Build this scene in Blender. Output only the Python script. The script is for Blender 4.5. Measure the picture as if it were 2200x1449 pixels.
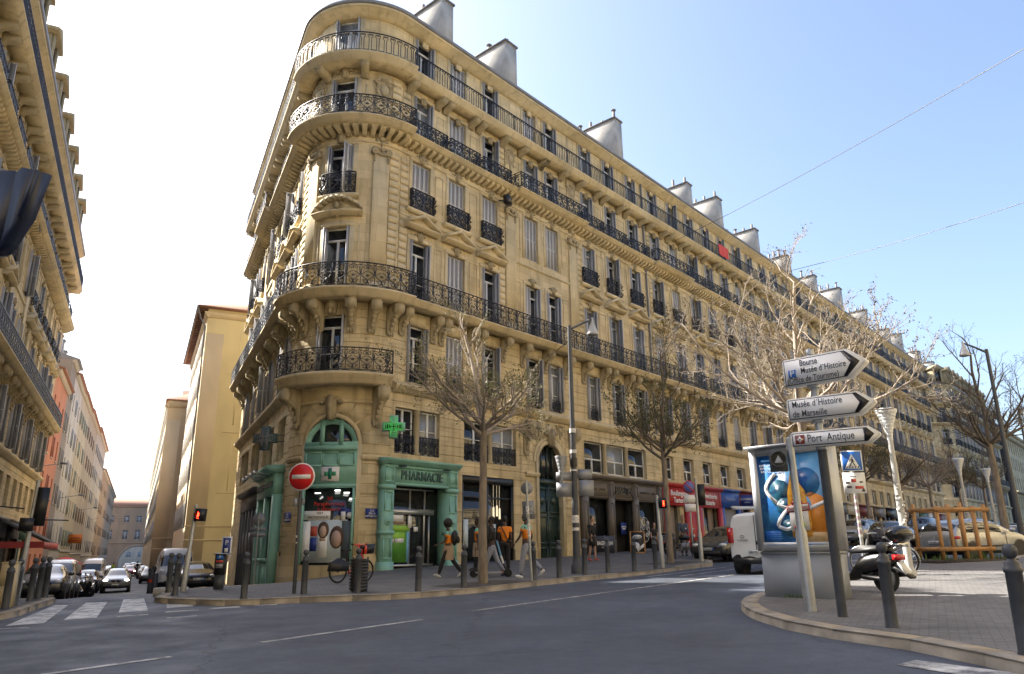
import bpy, bmesh, math, random
import numpy as np
from mathutils import Vector, Matrix
for o in list(bpy.data.objects): bpy.data.objects.remove(o)
S=bpy.context.scene
COL=S.collection
RAD=math.radians
# ---------------------------------------------------------------- camera
cd=bpy.data.cameras.new('camera'); cam=bpy.data.objects.new('camera',cd); COL.objects.link(cam)
cd.sensor_width=36; cd.lens=36*1590/2200; cd.clip_start=.1; cd.clip_end=9000
TH,RO=RAD(16.0),RAD(0.6)
f0=Vector((0,math.cos(TH),math.sin(TH))); u0=Vector((0,-math.sin(TH),math.cos(TH))); r0=Vector((1,0,0))
cr=math.cos(RO)*r0-math.sin(RO)*u0; cu=math.cos(RO)*u0+math.sin(RO)*r0
M=Matrix.Identity(4)
for i in range(3): M[i][0]=cr[i]; M[i][1]=cu[i]; M[i][2]=-f0[i]
M[2][3]=1.5
cam.matrix_world=M; S.camera=cam
# ---------------------------------------------------------------- light
SUN_AZ,SUN_EL=RAD(-65),RAD(40)     # azimuth from +Y, clockwise positive
w=bpy.data.worlds.new('World'); S.world=w; w.use_nodes=True
nt=w.node_tree; bg=nt.nodes['Background']
sky=nt.nodes.new('ShaderNodeTexSky'); sky.sky_type='NISHITA'; sky.sun_disc=False
sky.sun_elevation=SUN_EL; sky.sun_rotation=SUN_AZ; sky.air_density=.9; sky.dust_density=3.6; sky.ozone_density=1.6; sky.altitude=30
nt.links.new(sky.outputs[0],bg.inputs[0]); bg.inputs[1].default_value=.098
sd=bpy.data.lights.new('sun','SUN'); sd.energy=5; sd.angle=RAD(.53); sd.color=(1,.93,.82)
so=bpy.data.objects.new('sun',sd); COL.objects.link(so)
sdir=Vector((math.sin(SUN_AZ)*math.cos(SUN_EL),math.cos(SUN_AZ)*math.cos(SUN_EL),math.sin(SUN_EL)))
so.rotation_euler=sdir.to_track_quat('Z','Y').to_euler(); so.location=sdir*80
S.view_settings.view_transform='Standard'; S.view_settings.look='None'; S.view_settings.gamma=1
S.view_settings.exposure=2.0
S.render.engine='CYCLES'
S.cycles.max_bounces=6; S.cycles.diffuse_bounces=3; S.cycles.glossy_bounces=3; S.cycles.transparent_max_bounces=6
# ---------------------------------------------------------------- ground model
aL=RAD(-26.14); dL=np.array((math.sin(aL),math.cos(aL))); nL=np.array((-dL[1],dL[0]))
aR=RAD(40.94); dR=np.array((math.sin(aR),math.cos(aR))); nR=np.array((dR[1],-dR[0]))
def gz(x,y):
    x=np.asarray(x,float); y=np.asarray(y,float)
    al=x*dL[0]+y*dL[1]; n=x*nL[0]+y*nL[1]
    d=.055*np.clip(np.minimum(al,60)-26,0,None)+.016*np.clip(np.minimum(al,320)-60,0,None)
    t=np.clip((n+9)/4,0,1); t=t*t*(3-2*t)
    xc=np.clip(x,-150,150); yc=np.clip(y,-40,170)
    return -.01+.02*xc+.022*yc-t*d
def g1(x,y): return float(gz(x,y))
PV=.13    # pavement height above road
# ---------------------------------------------------------------- materials
MATS={}
def nodes(m): return m.node_tree.nodes,m.node_tree.links
def mat(name,col,rough=.7,metal=0,var=.0,scale=6.,bump=0.,bscale=60.,spec=.5,emit=None,estr=1.,coat=0.,coords='Object',detail=4,stretch=(1,1,1)):
    if name in MATS: return MATS[name]
    m=bpy.data.materials.new(name); m.use_nodes=True; N,L=nodes(m); b=N['Principled BSDF']
    b.inputs['Base Color'].default_value=(*col,1); b.inputs['Roughness'].default_value=rough; b.inputs['Metallic'].default_value=metal
    b.inputs['Specular IOR Level'].default_value=spec; b.inputs['Coat Weight'].default_value=coat; b.inputs['Coat Roughness'].default_value=.05
    if emit: b.inputs['Emission Color'].default_value=(*emit,1); b.inputs['Emission Strength'].default_value=estr
    if var or bump:
        tc=N.new('ShaderNodeTexCoord'); mp=N.new('ShaderNodeMapping'); mp.inputs['Scale'].default_value=stretch
        L.new(tc.outputs[coords],mp.inputs[0])
    if var:
        nz=N.new('ShaderNodeTexNoise'); nz.inputs['Scale'].default_value=scale; nz.inputs['Detail'].default_value=detail; L.new(mp.outputs[0],nz.inputs['Vector'])
        mr=N.new('ShaderNodeMapRange'); mr.inputs[1].default_value=.3; mr.inputs[2].default_value=.7; mr.inputs[3].default_value=1-var; mr.inputs[4].default_value=1+var
        L.new(nz.outputs[0],mr.inputs[0])
        mx=N.new('ShaderNodeVectorMath'); mx.operation='SCALE'; mx.inputs[0].default_value=col; L.new(mr.outputs[0],mx.inputs['Scale']); L.new(mx.outputs[0],b.inputs['Base Color'])
        mr2=N.new('ShaderNodeMapRange'); mr2.inputs[1].default_value=.3; mr2.inputs[2].default_value=.7; mr2.inputs[3].default_value=max(.02,rough-.1*(rough>.15)); mr2.inputs[4].default_value=min(1,rough+.1); L.new(nz.outputs[0],mr2.inputs[0]); L.new(mr2.outputs[0],b.inputs['Roughness'])
    if bump:
        n2=N.new('ShaderNodeTexNoise'); n2.inputs['Scale'].default_value=bscale; n2.inputs['Detail'].default_value=3; L.new(mp.outputs[0],n2.inputs['Vector'])
        bp=N.new('ShaderNodeBump'); bp.inputs['Strength'].default_value=bump; bp.inputs['Distance'].default_value=.02; L.new(n2.outputs[0],bp.inputs['Height']); L.new(bp.outputs[0],b.inputs['Normal'])
    MATS[name]=m; return m
def stone(name,col,joint=.86,bw=1.15,bh=.46,var=.13,stain=.35,tint=(1,1,1)):
    """ashlar: per-block tone, thin joints, soot streaks; uses the (u,z) UV of the facade builder"""
    if name in MATS: return MATS[name]
    m=bpy.data.materials.new(name); m.use_nodes=True; N,L=nodes(m); b=N['Principled BSDF']; b.inputs['Roughness'].default_value=.88; b.inputs['Specular IOR Level'].default_value=.25
    uv=N.new('ShaderNodeTexCoord')
    br=N.new('ShaderNodeTexBrick'); br.offset=.5; L.new(uv.outputs['UV'],br.inputs['Vector'])
    br.inputs['Scale'].default_value=1; br.inputs['Brick Width'].default_value=bw; br.inputs['Row Height'].default_value=bh; br.inputs['Mortar Size'].default_value=.007; br.inputs['Mortar Smooth'].default_value=.3; br.inputs['Bias'].default_value=0
    c=np.array(col)
    br.inputs['Color1'].default_value=(*(c*(1-var)),1); br.inputs['Color2'].default_value=(*np.minimum(c*(1+var)*np.array((1.0,1.0,1.02)),1),1); br.inputs['Mortar'].default_value=(*(c*joint*.8),1)
    tc=N.new('ShaderNodeTexCoord')
    nz=N.new('ShaderNodeTexNoise'); nz.inputs['Scale'].default_value=.55; nz.inputs['Detail'].default_value=6; nz.inputs['Roughness'].default_value=.65; L.new(tc.outputs['Object'],nz.inputs['Vector'])
    mp=N.new('ShaderNodeMapping'); mp.inputs['Scale'].default_value=(3.2,3.2,.22); L.new(tc.outputs['Object'],mp.inputs[0])
    n2=N.new('ShaderNodeTexNoise'); n2.inputs['Scale'].default_value=1; n2.inputs['Detail'].default_value=5; L.new(mp.outputs[0],n2.inputs['Vector'])
    r1=N.new('ShaderNodeMapRange'); r1.inputs[1].default_value=.32; r1.inputs[2].default_value=.68; r1.inputs[3].default_value=.80; r1.inputs[4].default_value=1.14; L.new(nz.outputs[0],r1.inputs[0])
    r2=N.new('ShaderNodeMapRange'); r2.inputs[1].default_value=.52; r2.inputs[2].default_value=.78; r2.inputs[3].default_value=1; r2.inputs[4].default_value=1-stain; L.new(n2.outputs[0],r2.inputs[0])
    mm=N.new('ShaderNodeMath'); mm.operation='MULTIPLY'; L.new(r1.outputs[0],mm.inputs[0]); L.new(r2.outputs[0],mm.inputs[1])
    mx=N.new('ShaderNodeVectorMath'); mx.operation='SCALE'; L.new(br.outputs['Color'],mx.inputs[0]); L.new(mm.outputs[0],mx.inputs['Scale'])
    # slow hue drift between ochre and grey
    n3=N.new('ShaderNodeTexNoise'); n3.inputs['Scale'].default_value=.23; n3.inputs['Detail'].default_value=3; L.new(tc.outputs['Object'],n3.inputs['Vector'])
    mc=N.new('ShaderNodeMix'); mc.data_type='RGBA'; mc.blend_type='MULTIPLY'; mc.inputs[0].default_value=.7
    cr_=N.new('ShaderNodeValToRGB'); cr_.color_ramp.elements[0].position=.35; cr_.color_ramp.elements[0].color=(1,.93,.82,1); cr_.color_ramp.elements[1].position=.66; cr_.color_ramp.elements[1].color=(.98,.99,1.06,1)
    L.new(n3.outputs[0],cr_.inputs[0]); L.new(mx.outputs[0],mc.inputs[6]); L.new(cr_.outputs[0],mc.inputs[7]); L.new(mc.outputs[2],b.inputs['Base Color'])
    n4=N.new('ShaderNodeTexNoise'); n4.inputs['Scale'].default_value=35; n4.inputs['Detail'].default_value=4; L.new(tc.outputs['Object'],n4.inputs['Vector'])
    ad=N.new('ShaderNodeMath'); ad.operation='MULTIPLY_ADD'; ad.inputs[1].default_value=.35; L.new(n4.outputs[0],ad.inputs[0]); 
    iv=N.new('ShaderNodeMath'); iv.operation='SUBTRACT'; iv.inputs[0].default_value=1; L.new(br.outputs['Fac'],iv.inputs[1]); L.new(iv.outputs[0],ad.inputs[2])
    bp=N.new('ShaderNodeBump'); bp.inputs['Strength'].default_value=.45; bp.inputs['Distance'].default_value=.012; L.new(ad.outputs[0],bp.inputs['Height']); L.new(bp.outputs[0],b.inputs['Normal'])
    MATS[name]=m; return m
def paving(name,col,bw=.2,bh=.12,rot=0.,mort=.55,var=.18,ms=.008):
    if name in MATS: return MATS[name]
    m=bpy.data.materials.new(name); m.use_nodes=True; N,L=nodes(m); b=N['Principled BSDF']; b.inputs['Roughness'].default_value=.8
    tc=N.new('ShaderNodeTexCoord'); mp=N.new('ShaderNodeMapping'); mp.inputs['Rotation'].default_value=(0,0,rot); L.new(tc.outputs['Object'],mp.inputs[0])
    br=N.new('ShaderNodeTexBrick'); L.new(mp.outputs[0],br.inputs['Vector']); br.inputs['Scale'].default_value=1; br.inputs['Brick Width'].default_value=bw; br.inputs['Row Height'].default_value=bh; br.inputs['Mortar Size'].default_value=ms; br.inputs['Mortar Smooth'].default_value=.2
    c=np.array(col); br.inputs['Color1'].default_value=(*(c*(1-var)),1); br.inputs['Color2'].default_value=(*(c*(1+var)),1); br.inputs['Mortar'].default_value=(*(c*mort),1)
    nz=N.new('ShaderNodeTexNoise'); nz.inputs['Scale'].default_value=.9; nz.inputs['Detail'].default_value=7; nz.inputs['Roughness'].default_value=.7; L.new(tc.outputs['Object'],nz.inputs['Vector'])
    r1=N.new('ShaderNodeMapRange'); r1.inputs[1].default_value=.3; r1.inputs[2].default_value=.7; r1.inputs[3].default_value=.68; r1.inputs[4].default_value=1.25; L.new(nz.outputs[0],r1.inputs[0])
    mx=N.new('ShaderNodeVectorMath'); mx.operation='SCALE'; L.new(br.outputs['Color'],mx.inputs[0]); L.new(r1.outputs[0],mx.inputs['Scale']); L.new(mx.outputs[0],b.inputs['Base Color'])
    iv=N.new('ShaderNodeMath'); iv.operation='SUBTRACT'; iv.inputs[0].default_value=1; L.new(br.outputs['Fac'],iv.inputs[1])
    bp=N.new('ShaderNodeBump'); bp.inputs['Strength'].default_value=.5; bp.inputs['Distance'].default_value=.01; L.new(iv.outputs[0],bp.inputs['Height']); L.new(bp.outputs[0],b.inputs['Normal'])
    MATS[name]=m; return m
def asphalt():
    m=bpy.data.materials.new('asphalt'); m.use_nodes=True; N,L=nodes(m); b=N['Principled BSDF']
    tc=N.new('ShaderNodeTexCoord')
    def nz(s,d=5,r=.6):
        n=N.new('ShaderNodeTexNoise'); n.inputs['Scale'].default_value=s; n.inputs['Detail'].default_value=d; n.inputs['Roughness'].default_value=r; L.new(tc.outputs['Object'],n.inputs['Vector']); return n
    def mr(n,a,bb,c,d):
        r=N.new('ShaderNodeMapRange'); r.inputs[1].default_value=a; r.inputs[2].default_value=bb; r.inputs[3].default_value=c; r.inputs[4].default_value=d; L.new(n.outputs[0],r.inputs[0]); return r
    a=mr(nz(.35,6),.3,.7,.72,1.3); c=mr(nz(70,3),.3,.75,.62,1.55); d=mr(nz(6,4),.35,.7,.88,1.1)
    v=N.new('ShaderNodeTexVoronoi'); v.feature='DISTANCE_TO_EDGE'; v.inputs['Scale'].default_value=.16
    nd=nz(1.2,4); va=N.new('ShaderNodeVectorMath'); va.operation='MULTIPLY_ADD'; va.inputs[1].default_value=(1.2,1.2,0); L.new(nd.outputs['Color'],va.inputs[0]); L.new(tc.outputs['Object'],va.inputs[2]); L.new(va.outputs[0],v.inputs['Vector'])
    cr_=mr(v,0,.006,.5,1)   # sparse cracks
    ms=[]
    p=a
    for q in (c,d,cr_):
        mm=N.new('ShaderNodeMath'); mm.operation='MULTIPLY'; L.new(p.outputs[0],mm.inputs[0]); L.new(q.outputs[0],mm.inputs[1]); p=mm
    mx=N.new('ShaderNodeVectorMath'); mx.operation='SCALE'; mx.inputs[0].default_value=(.054,.065,.087); L.new(p.outputs[0],mx.inputs['Scale']); L.new(mx.outputs[0],b.inputs['Base Color'])
    rr=mr(nz(1.1,4),.3,.7,.55,.82); L.new(rr.outputs[0],b.inputs['Roughness']); b.inputs['Specular IOR Level'].default_value=.45
    bn=nz(110,2); bp=N.new('ShaderNodeBump'); bp.inputs['Strength'].default_value=.55; bp.inputs['Distance'].default_value=.008; L.new(bn.outputs[0],bp.inputs['Height']); L.new(bp.outputs[0],b.inputs['Normal'])
    MATS['asphalt']=m; return m
def paint_worn(name='road_paint',col=(.62,.62,.60),thr=.42):
    """white road paint worn through to the asphalt"""
    if name in MATS: return MATS[name]
    m=bpy.data.materials.new(name); m.use_nodes=True; N,L=nodes(m); b=N['Principled BSDF']; b.inputs['Roughness'].default_value=.6
    tc=N.new('ShaderNodeTexCoord'); mp=N.new('ShaderNodeMapping'); mp.inputs['Scale'].default_value=(1,1,1); L.new(tc.outputs['Object'],mp.inputs[0])
    n=N.new('ShaderNodeTexNoise'); n.inputs['Scale'].default_value=3.2; n.inputs['Detail'].default_value=8; n.inputs['Roughness'].default_value=.75; L.new(mp.outputs[0],n.inputs['Vector'])
    r=N.new('ShaderNodeMapRange'); r.inputs[1].default_value=thr-.07; r.inputs[2].default_value=thr+.16; L.new(n.outputs[0],r.inputs[0])
    mc=N.new('ShaderNodeMix'); mc.data_type='RGBA'; mc.inputs[6].default_value=(.10,.10,.105,1); mc.inputs[7].default_value=(*col,1); L.new(r.outputs[0],mc.inputs[0]); L.new(mc.outputs[2],b.inputs['Base Color'])
    MATS[name]=m; return m
def glass(name,col=(.012,.014,.017),rough=.03,spec=.9):
    return mat(name,col,rough,0,spec=spec)
# ---------------------------------------------------------------- mesh builder
class MB:
    def __init__(s): s.v=[]; s.n=0; s.f=[]; s.uv=[]; s.has_uv=False; s.mi=[]; s.cur=0
    def add(s,V,F,UV=None,mi=None):
        V=np.asarray(V,float).reshape(-1,3); s.v.append(V)
        s.uv.append(np.asarray(UV,float).reshape(-1,2) if UV is not None else V[:,:2]*1.0)
        if UV is not None: s.has_uv=True
        k=s.cur if mi is None else mi
        for a in F: s.f.append((np.asarray(a,int)+s.n)); s.mi.append(k)
        s.n+=len(V); return s
    def addq(s,V,F4,UV=None,mi=None):
        """bulk: F4 is (N,4) or (N,3)"""
        V=np.asarray(V,float).reshape(-1,3); s.v.append(V)
        s.uv.append(np.asarray(UV,float).reshape(-1,2) if UV is not None else V[:,:2]*1.0)
        if UV is not None: s.has_uv=True
        s.f.append(np.asarray(F4,int)+s.n); s.mi.append(s.cur if mi is None else mi); s.n+=len(V); return s
    def box(s,c,size,rz=0,mi=None,taper=None):
        x,y,z=[a/2 for a in size]; t=taper if taper else 1
        V=np.array([[-x,-y,-z],[x,-y,-z],[x,y,-z],[-x,y,-z],[-x*t,-y*t,z],[x*t,-y*t,z],[x*t,y*t,z],[-x*t,y*t,z]])
        if rz: 
            ca,sa=math.cos(rz),math.sin(rz); V=np.c_[V[:,0]*ca-V[:,1]*sa,V[:,0]*sa+V[:,1]*ca,V[:,2]]
        return s.addq(V+np.array(c),[[3,2,1,0],[4,5,6,7],[0,1,5,4],[1,2,6,5],[2,3,7,6],[3,0,4,7]],mi=mi)
    def box6(s,x0,x1,y0,y1,z0,z1,mi=None): return s.box(((x0+x1)/2,(y0+y1)/2,(z0+z1)/2),(abs(x1-x0),abs(y1-y0),abs(z1-z0)),mi=mi)
    def tube(s,pts,r,n=6,mi=None,caps=True,closed=False):
        P=np.asarray(pts,float); k=len(P); r=np.broadcast_to(np.asarray(r,float),(k,))
        T=np.gradient(P,axis=0) if k>2 else np.repeat((P[1:]-P[:1]),2,0)
        if closed: T=np.roll(P,-1,0)-np.roll(P,1,0)
        T/=np.maximum(np.linalg.norm(T,axis=1,keepdims=True),1e-9)
        a=np.array([0,0,1.]) if abs(T[0][2])<.9 else np.array([1.,0,0])
        X=np.cross(T[0],a); X/=np.linalg.norm(X); V=[]
        for i in range(k):
            X=X-T[i]*(X@T[i]); X/=max(np.linalg.norm(X),1e-9); Y=np.cross(T[i],X)
            th=np.arange(n)*2*math.pi/n+math.pi/n
            V.append(P[i]+r[i]*(np.cos(th)[:,None]*X+np.sin(th)[:,None]*Y))
        V=np.concatenate(V); F=[]
        m=k if closed else k-1
        for i in range(m):
            for j in range(n):
                i2=(i+1)%k
                F.append([i*n+j,i*n+(j+1)%n,i2*n+(j+1)%n,i2*n+j])
        s.addq(V,F,mi=mi)
        if caps and not closed:
            s.add(V[:n],[list(range(n))[::-1]],mi=mi); s.add(V[-n:],[list(range(n))],mi=mi)
        return s
    def lathe(s,prof,c=(0,0,0),n=16,mi=None,axis='z'):
        k=len(prof); th=np.arange(n)*2*math.pi/n; V=[]
        for r,z in prof: V.append(np.c_[r*np.cos(th),r*np.sin(th),np.full(n,z)])
        V=np.concatenate(V)
        if axis=='y': V=V[:,[0,2,1]]*np.array([1,-1,1])
        if axis=='x': V=V[:,[2,0,1]]
        F=[[i*n+j,i*n+(j+1)%n,(i+1)*n+(j+1)%n,(i+1)*n+j] for i in range(k-1) for j in range(n)]
        s.addq(V+np.array(c),F,mi=mi)
        if prof[0][0]>1e-4: s.add(V[:n]+np.array(c),[list(range(n))[::-1]],mi=mi)
        if prof[-1][0]>1e-4: s.add(V[-n:]+np.array(c),[list(range(n))],mi=mi)
        return s
    def prism(s,poly,h0,h1,plane='xy',mi=None):
        """polygon extruded; plane 'xy' -> along z, 'xz' -> along y, 'yz' -> along x"""
        p=np.asarray(poly,float); n=len(p)
        def em(h):
            q=np.full(n,h)
            return np.c_[p[:,0],p[:,1],q] if plane=='xy' else (np.c_[p[:,0],q,p[:,1]] if plane=='xz' else np.c_[q,p[:,0],p[:,1]])
        V=np.concatenate([em(h0),em(h1)])
        s.add(V,[list(range(n))[::-1],list(range(n,2*n))]+[[i,(i+1)%n,n+(i+1)%n,n+i] for i in range(n)],mi=mi); return s
    def ball(s,c,r,n=10,m=7,mi=None):
        rr=np.broadcast_to(np.asarray(r,float),(3,)); V=[]; 
        for i in range(m+1):
            a=-math.pi/2+math.pi*i/m
            th=np.arange(n)*2*math.pi/n
            V.append(np.c_[math.cos(a)*np.cos(th)*rr[0],math.cos(a)*np.sin(th)*rr[1],np.full(n,math.sin(a)*rr[2])])
        V=np.concatenate(V)+np.array(c)
        return s.addq(V,[[i*n+j,i*n+(j+1)%n,(i+1)*n+(j+1)%n,(i+1)*n+j] for i in range(m) for j in range(n)],mi=mi)
    def merge(s,o,M4=None,mi=None):
        if o.n==0: return s
        V=np.concatenate(o.v)
        if M4 is not None:
            M4=np.array(M4); V=V@M4[:3,:3].T+M4[:3,3]
        s.v.append(V); s.uv.append(np.concatenate(o.uv)); 
        for a,k in zip(o.f,o.mi): s.f.append(a+s.n); s.mi.append(k if mi is None else mi)
        s.n+=len(V); s.has_uv|=o.has_uv; return s
    def mesh(s,name,mats,org=(0,0,0),smooth=False):
        me=bpy.data.meshes.new(name)
        if s.n==0: return me
        V=np.concatenate(s.v)-np.array(org,float)
        loops=[];sizes=[];mis=[]
        for a,k in zip(s.f,s.mi):
            if a.ndim==1: loops.append(a); sizes.append(np.array([len(a)])); mis.append(np.array([k]))
            else: loops.append(a.ravel()); sizes.append(np.full(len(a),a.shape[1])); mis.append(np.full(len(a),k))
        loops=np.concatenate(loops); sizes=np.concatenate(sizes); mis=np.concatenate(mis)
        me.vertices.add(len(V)); me.vertices.foreach_set('co',V.ravel().astype(np.float32))
        me.loops.add(len(loops)); me.loops.foreach_set('vertex_index',loops.astype(np.int32))
        me.polygons.add(len(sizes)); st=np.concatenate([[0],np.cumsum(sizes)[:-1]])
        me.polygons.foreach_set('loop_start',st.astype(np.int32)); me.polygons.foreach_set('loop_total',sizes.astype(np.int32))
        me.polygons.foreach_set('material_index',mis.astype(np.int32))
        if smooth: me.polygons.foreach_set('use_smooth',np.ones(len(sizes),bool))
        if s.has_uv:
            ul=me.uv_layers.new(name='UVMap'); UV=np.concatenate(s.uv)[loops]; ul.data.foreach_set('uv',UV.ravel().astype(np.float32))
        if not isinstance(mats,(list,tuple)): mats=[mats]
        for m in mats: me.materials.append(m)
        me.update(); me.validate()
        return me
def link(name,me,parent=None,loc=(0,0,0),rz=0,label=None):
    o=bpy.data.objects.new(name,me); COL.objects.link(o); o.location=loc; o.rotation_euler=(0,0,rz)
    if parent is not None: o.parent=parent
    if label: o['label']=label
    return o
def part(name,mb,mats,parent=None,org=(0,0,0),smooth=False,label=None):
    return link(name,mb.mesh(name,mats,org,smooth),parent,label=label)
def tag(o,label,cat,group=None,kind=None):
    if label: o['label']=label
    if cat: o['category']=cat
    if group: o['group']=group
    if kind: o['kind']=kind
    return o
def thing(name,label,cat,loc=(0,0,0),rz=0,group=None):
    o=link(name,None,None,loc,rz); o.empty_display_size=.2
    return tag(o,label,cat,group)
def structure(name,mb,mats,smooth=False):
    o=part(name,mb,mats,smooth=smooth); o['kind']='structure'; return o
def kids(o): return [c for c in bpy.data.objects if c.parent==o]
KC={}
def dup(root,loc,rz=0,label=None,group=None,recs=None):
    """copy of a thing with copies of its parts and sub-parts"""
    def cp(o,par):
        c=o.copy(); COL.objects.link(c)
        if par is not None: c.parent=par
        for k in recs[o]: cp(k,c)
        return c
    if recs is None:
        recs={}
        def rec(o):
            recs[o]=kids(o)
            for k in recs[o]: rec(k)
        rec(root)
    r=cp(root,None); r.location=loc; r.rotation_euler=(0,0,rz)
    if label: r['label']=label
    if group: r['group']=group
    return r
def recmap(root):
    recs={}
    def rec(o):
        recs[o]=kids(o)
        for k in recs[o]: rec(k)
    rec(root); return recs
TXT={}
def text_mb(s,size=1.,depth=.004,bold=0.,spacing=1.,shear=0.,align='CENTER'):
    """letters standing in the xz plane, facing -y"""
    key=(s,depth,bold,spacing,shear,align)
    if key not in TXT:
        cu=bpy.data.curves.new('lettering','FONT'); cu.body=s; cu.size=1; cu.extrude=max(depth/2/size,.0005); cu.offset=bold; cu.space_character=spacing; cu.shear=shear; cu.align_x=align; cu.align_y='CENTER'; cu.resolution_u=3
        o=bpy.data.objects.new('lettering',cu); COL.objects.link(o)
        dg=bpy.context.evaluated_depsgraph_get(); me=bpy.data.meshes.new_from_object(o.evaluated_get(dg))
        V=np.array([v.co[:] for v in me.vertices]).reshape(-1,3); F=[list(p.vertices) for p in me.polygons]
        bpy.data.objects.remove(o); bpy.data.curves.remove(cu); bpy.data.meshes.remove(me)
        TXT[key]=(V,F)
    V,F=TXT[key]
    mb=MB()
    if len(V): 
        W=np.c_[V[:,0]*size,-V[:,2]*size,V[:,1]*size]; mb.add(W,F)
    return mb
def rot4(loc,rz=0,sc=1):
    return Matrix.Translation(Vector(loc))@Matrix.Rotation(rz,4,'Z')@Matrix.Scale(sc,4)
# ================================================================ ground, pavements, kerbs, markings
def frange(a,b,s): return list(np.arange(a,b,s))
def rp(nr,t): return (nR*nr+dR*t)          # main-street frame
def lp(nl,al): return (nL*nl+dL*al)        # side-street frame
xs=np.array([-4000,-1500,-700,-400,-280]+frange(-200,-66,7)+frange(-66,42,1.2)+frange(42,160,7)+[160,300,700,1600,4000])
ys=np.array([-4000,-1200,-400,-120,-50,-25]+frange(-12,72,1.2)+frange(72,320,7)+[330,420,700,1600,4000])
X,Y=np.meshgrid(xs,ys); V=np.c_[X.ravel(),Y.ravel(),gz(X,Y).ravel()]
nx,ny=len(xs),len(ys); I=np.arange((ny-1)*nx).reshape(ny-1,nx)[:,:-1].ravel()
g=MB().addq(V,np.c_[I,I+1,I+1+nx,I+nx])
MA=asphalt()
structure('road',g,MA,True)
def clip_cell(poly,x0,x1,y0,y1):
    def cl(P,ax,v,keep_gt):
        out=[]
        for i in range(len(P)):
            a,b=P[i-1],P[i]; ia=(a[ax]>=v)==keep_gt or a[ax]==v; ib=(b[ax]>=v)==keep_gt or b[ax]==v
            if ia!=ib:
                t=(v-a[ax])/(b[ax]-a[ax]); out.append((a[0]+t*(b[0]-a[0]),a[1]+t*(b[1]-a[1])))
            if ib: out.append(b)
        return out
    P=cl(poly,0,x0,True)
    if len(P)>2: P=cl(P,0,x1,False)
    if len(P)>2: P=cl(P,1,y0,True)
    if len(P)>2: P=cl(P,1,y1,False)
    return P
def sheet(mb,poly,off,cell=1.2,mi=None):
    p=[tuple(map(float,q)) for q in poly]
    A=sum(p[i-1][0]*p[i][1]-p[i][0]*p[i-1][1] for i in range(len(p)))
    if A<0: p=p[::-1]
    ax=[q[0] for q in p]; ay=[q[1] for q in p]
    for i in range(int(math.floor(min(ax)/cell)),int(math.ceil(max(ax)/cell))):
        for j in range(int(math.floor(min(ay)/cell)),int(math.ceil(max(ay)/cell))):
            q=clip_cell(p,i*cell,(i+1)*cell,j*cell,(j+1)*cell)
            if len(q)<3: continue
            a=abs(sum(q[k-1][0]*q[k][1]-q[k][0]*q[k-1][1] for k in range(len(q))))
            if a<1e-5: continue
            q=np.array(q); mb.add(np.c_[q,gz(q[:,0],q[:,1])+off],[list(range(len(q)))],mi=mi)
def kerb(mb,line,w=.3,stone=1.05,top=PV+.004,drop=None):
    """stones laid along a polyline, pavement on the left-hand side"""
    L=[np.array(p,float) for p in line]
    for i in range(len(L)-1):
        a,b=L[i],L[i+1]; d=b-a; ln=np.linalg.norm(d); 
        if ln<.05: continue
        d=d/ln; nn=np.array((-d[1],d[0])); k=max(1,round(ln/stone))
        for j in range(k):
            p=a+d*(ln*j/k+(.004 if j else 0)); q=a+d*(ln*(j+1)/k-.004)
            t=top if drop is None else drop
            c=[p,q,q+nn*w,p+nn*w]; V=[(x,y,g1(x,y)-.1) for x,y in c]+[((x+nn[0]*.015*(m<2)),(y+nn[1]*.015*(m<2)),g1(x,y)+t+random.uniform(-.004,.004)) for m,(x,y) in enumerate(c)]
            mb.add(V,[[4,5,6,7],[0,1,5,4],[1,2,6,5],[2,3,7,6],[3,0,4,7]])
random.seed(4)
corner_k=[lp(-4.3,54.5),lp(-4.3,26.5),lp(-.9,25.6),(-9.45,20.5),(-8.8,19.85),(-6.93,18.75),(-6.1,18.75),(-5.2,18.95),(-3.93,18.95),(-3.0,18.98),(-2.3,19.25),(-0.92,20.25),(0.61,22.05),(1.89,23.4),(3.38,24.72)]
corner_d=[(3.38,24.72),(4.57,25.9),(5.75,27.4)]
corner_k2=[(5.75,27.4),(7.62,29.75),(8.1,31.6),rp(-16.3,31.2),rp(-16.3,140)]
pave=MB(); kb=MB()
sheet(pave,corner_k+corner_d[1:]+corner_k2[1:]+[rp(-27,140),rp(-27,30),(-6,34),lp(-7,38),lp(-7,54.5)],PV)
kerb(kb,corner_k); kerb(kb,corner_d,drop=.125); kerb(kb,corner_k2)
right_k=[(20,-9),(8,0.5),(5.6,4.6),(4.95,7.7),(4.9,8.4),(4.69,9.5),(4.22,10.55),(3.96,11.6),(3.9,12.8),(3.97,13.6),(4.16,14.5),(4.5,15.36),(5.0,16.2),(5.6,17.0),rp(-7.15,19.6),rp(-7.15,30.0),rp(-4.6,30.4),rp(-4.6,150)]
# kerb keeps the pavement on its left: walk it backwards
sheet(pave,right_k+[rp(22,150),rp(30,-25)],PV); kerb(kb,right_k[::-1])
left_k=[lp(4.6,330),lp(4.9,75),lp(4.9,26.8),lp(1.9,25.0),(-12.55,21.4),(-11.9,19.6),(-11.2,17.8),(-10.95,16.1),(-11.4,13),(-16,7),(-40,-12)]
sheet(pave,left_k+[lp(60,-8),lp(9,22),lp(9,330)],PV); kerb(kb,left_k[::-1])
structure('pavement',pave,paving('pavers',(.125,.122,.122),.22,.11,.5))
structure('kerb',kb,mat('kerb_stone',(.30,.265,.215),.85,var=.28,scale=3.,bump=.3,bscale=40))
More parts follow.
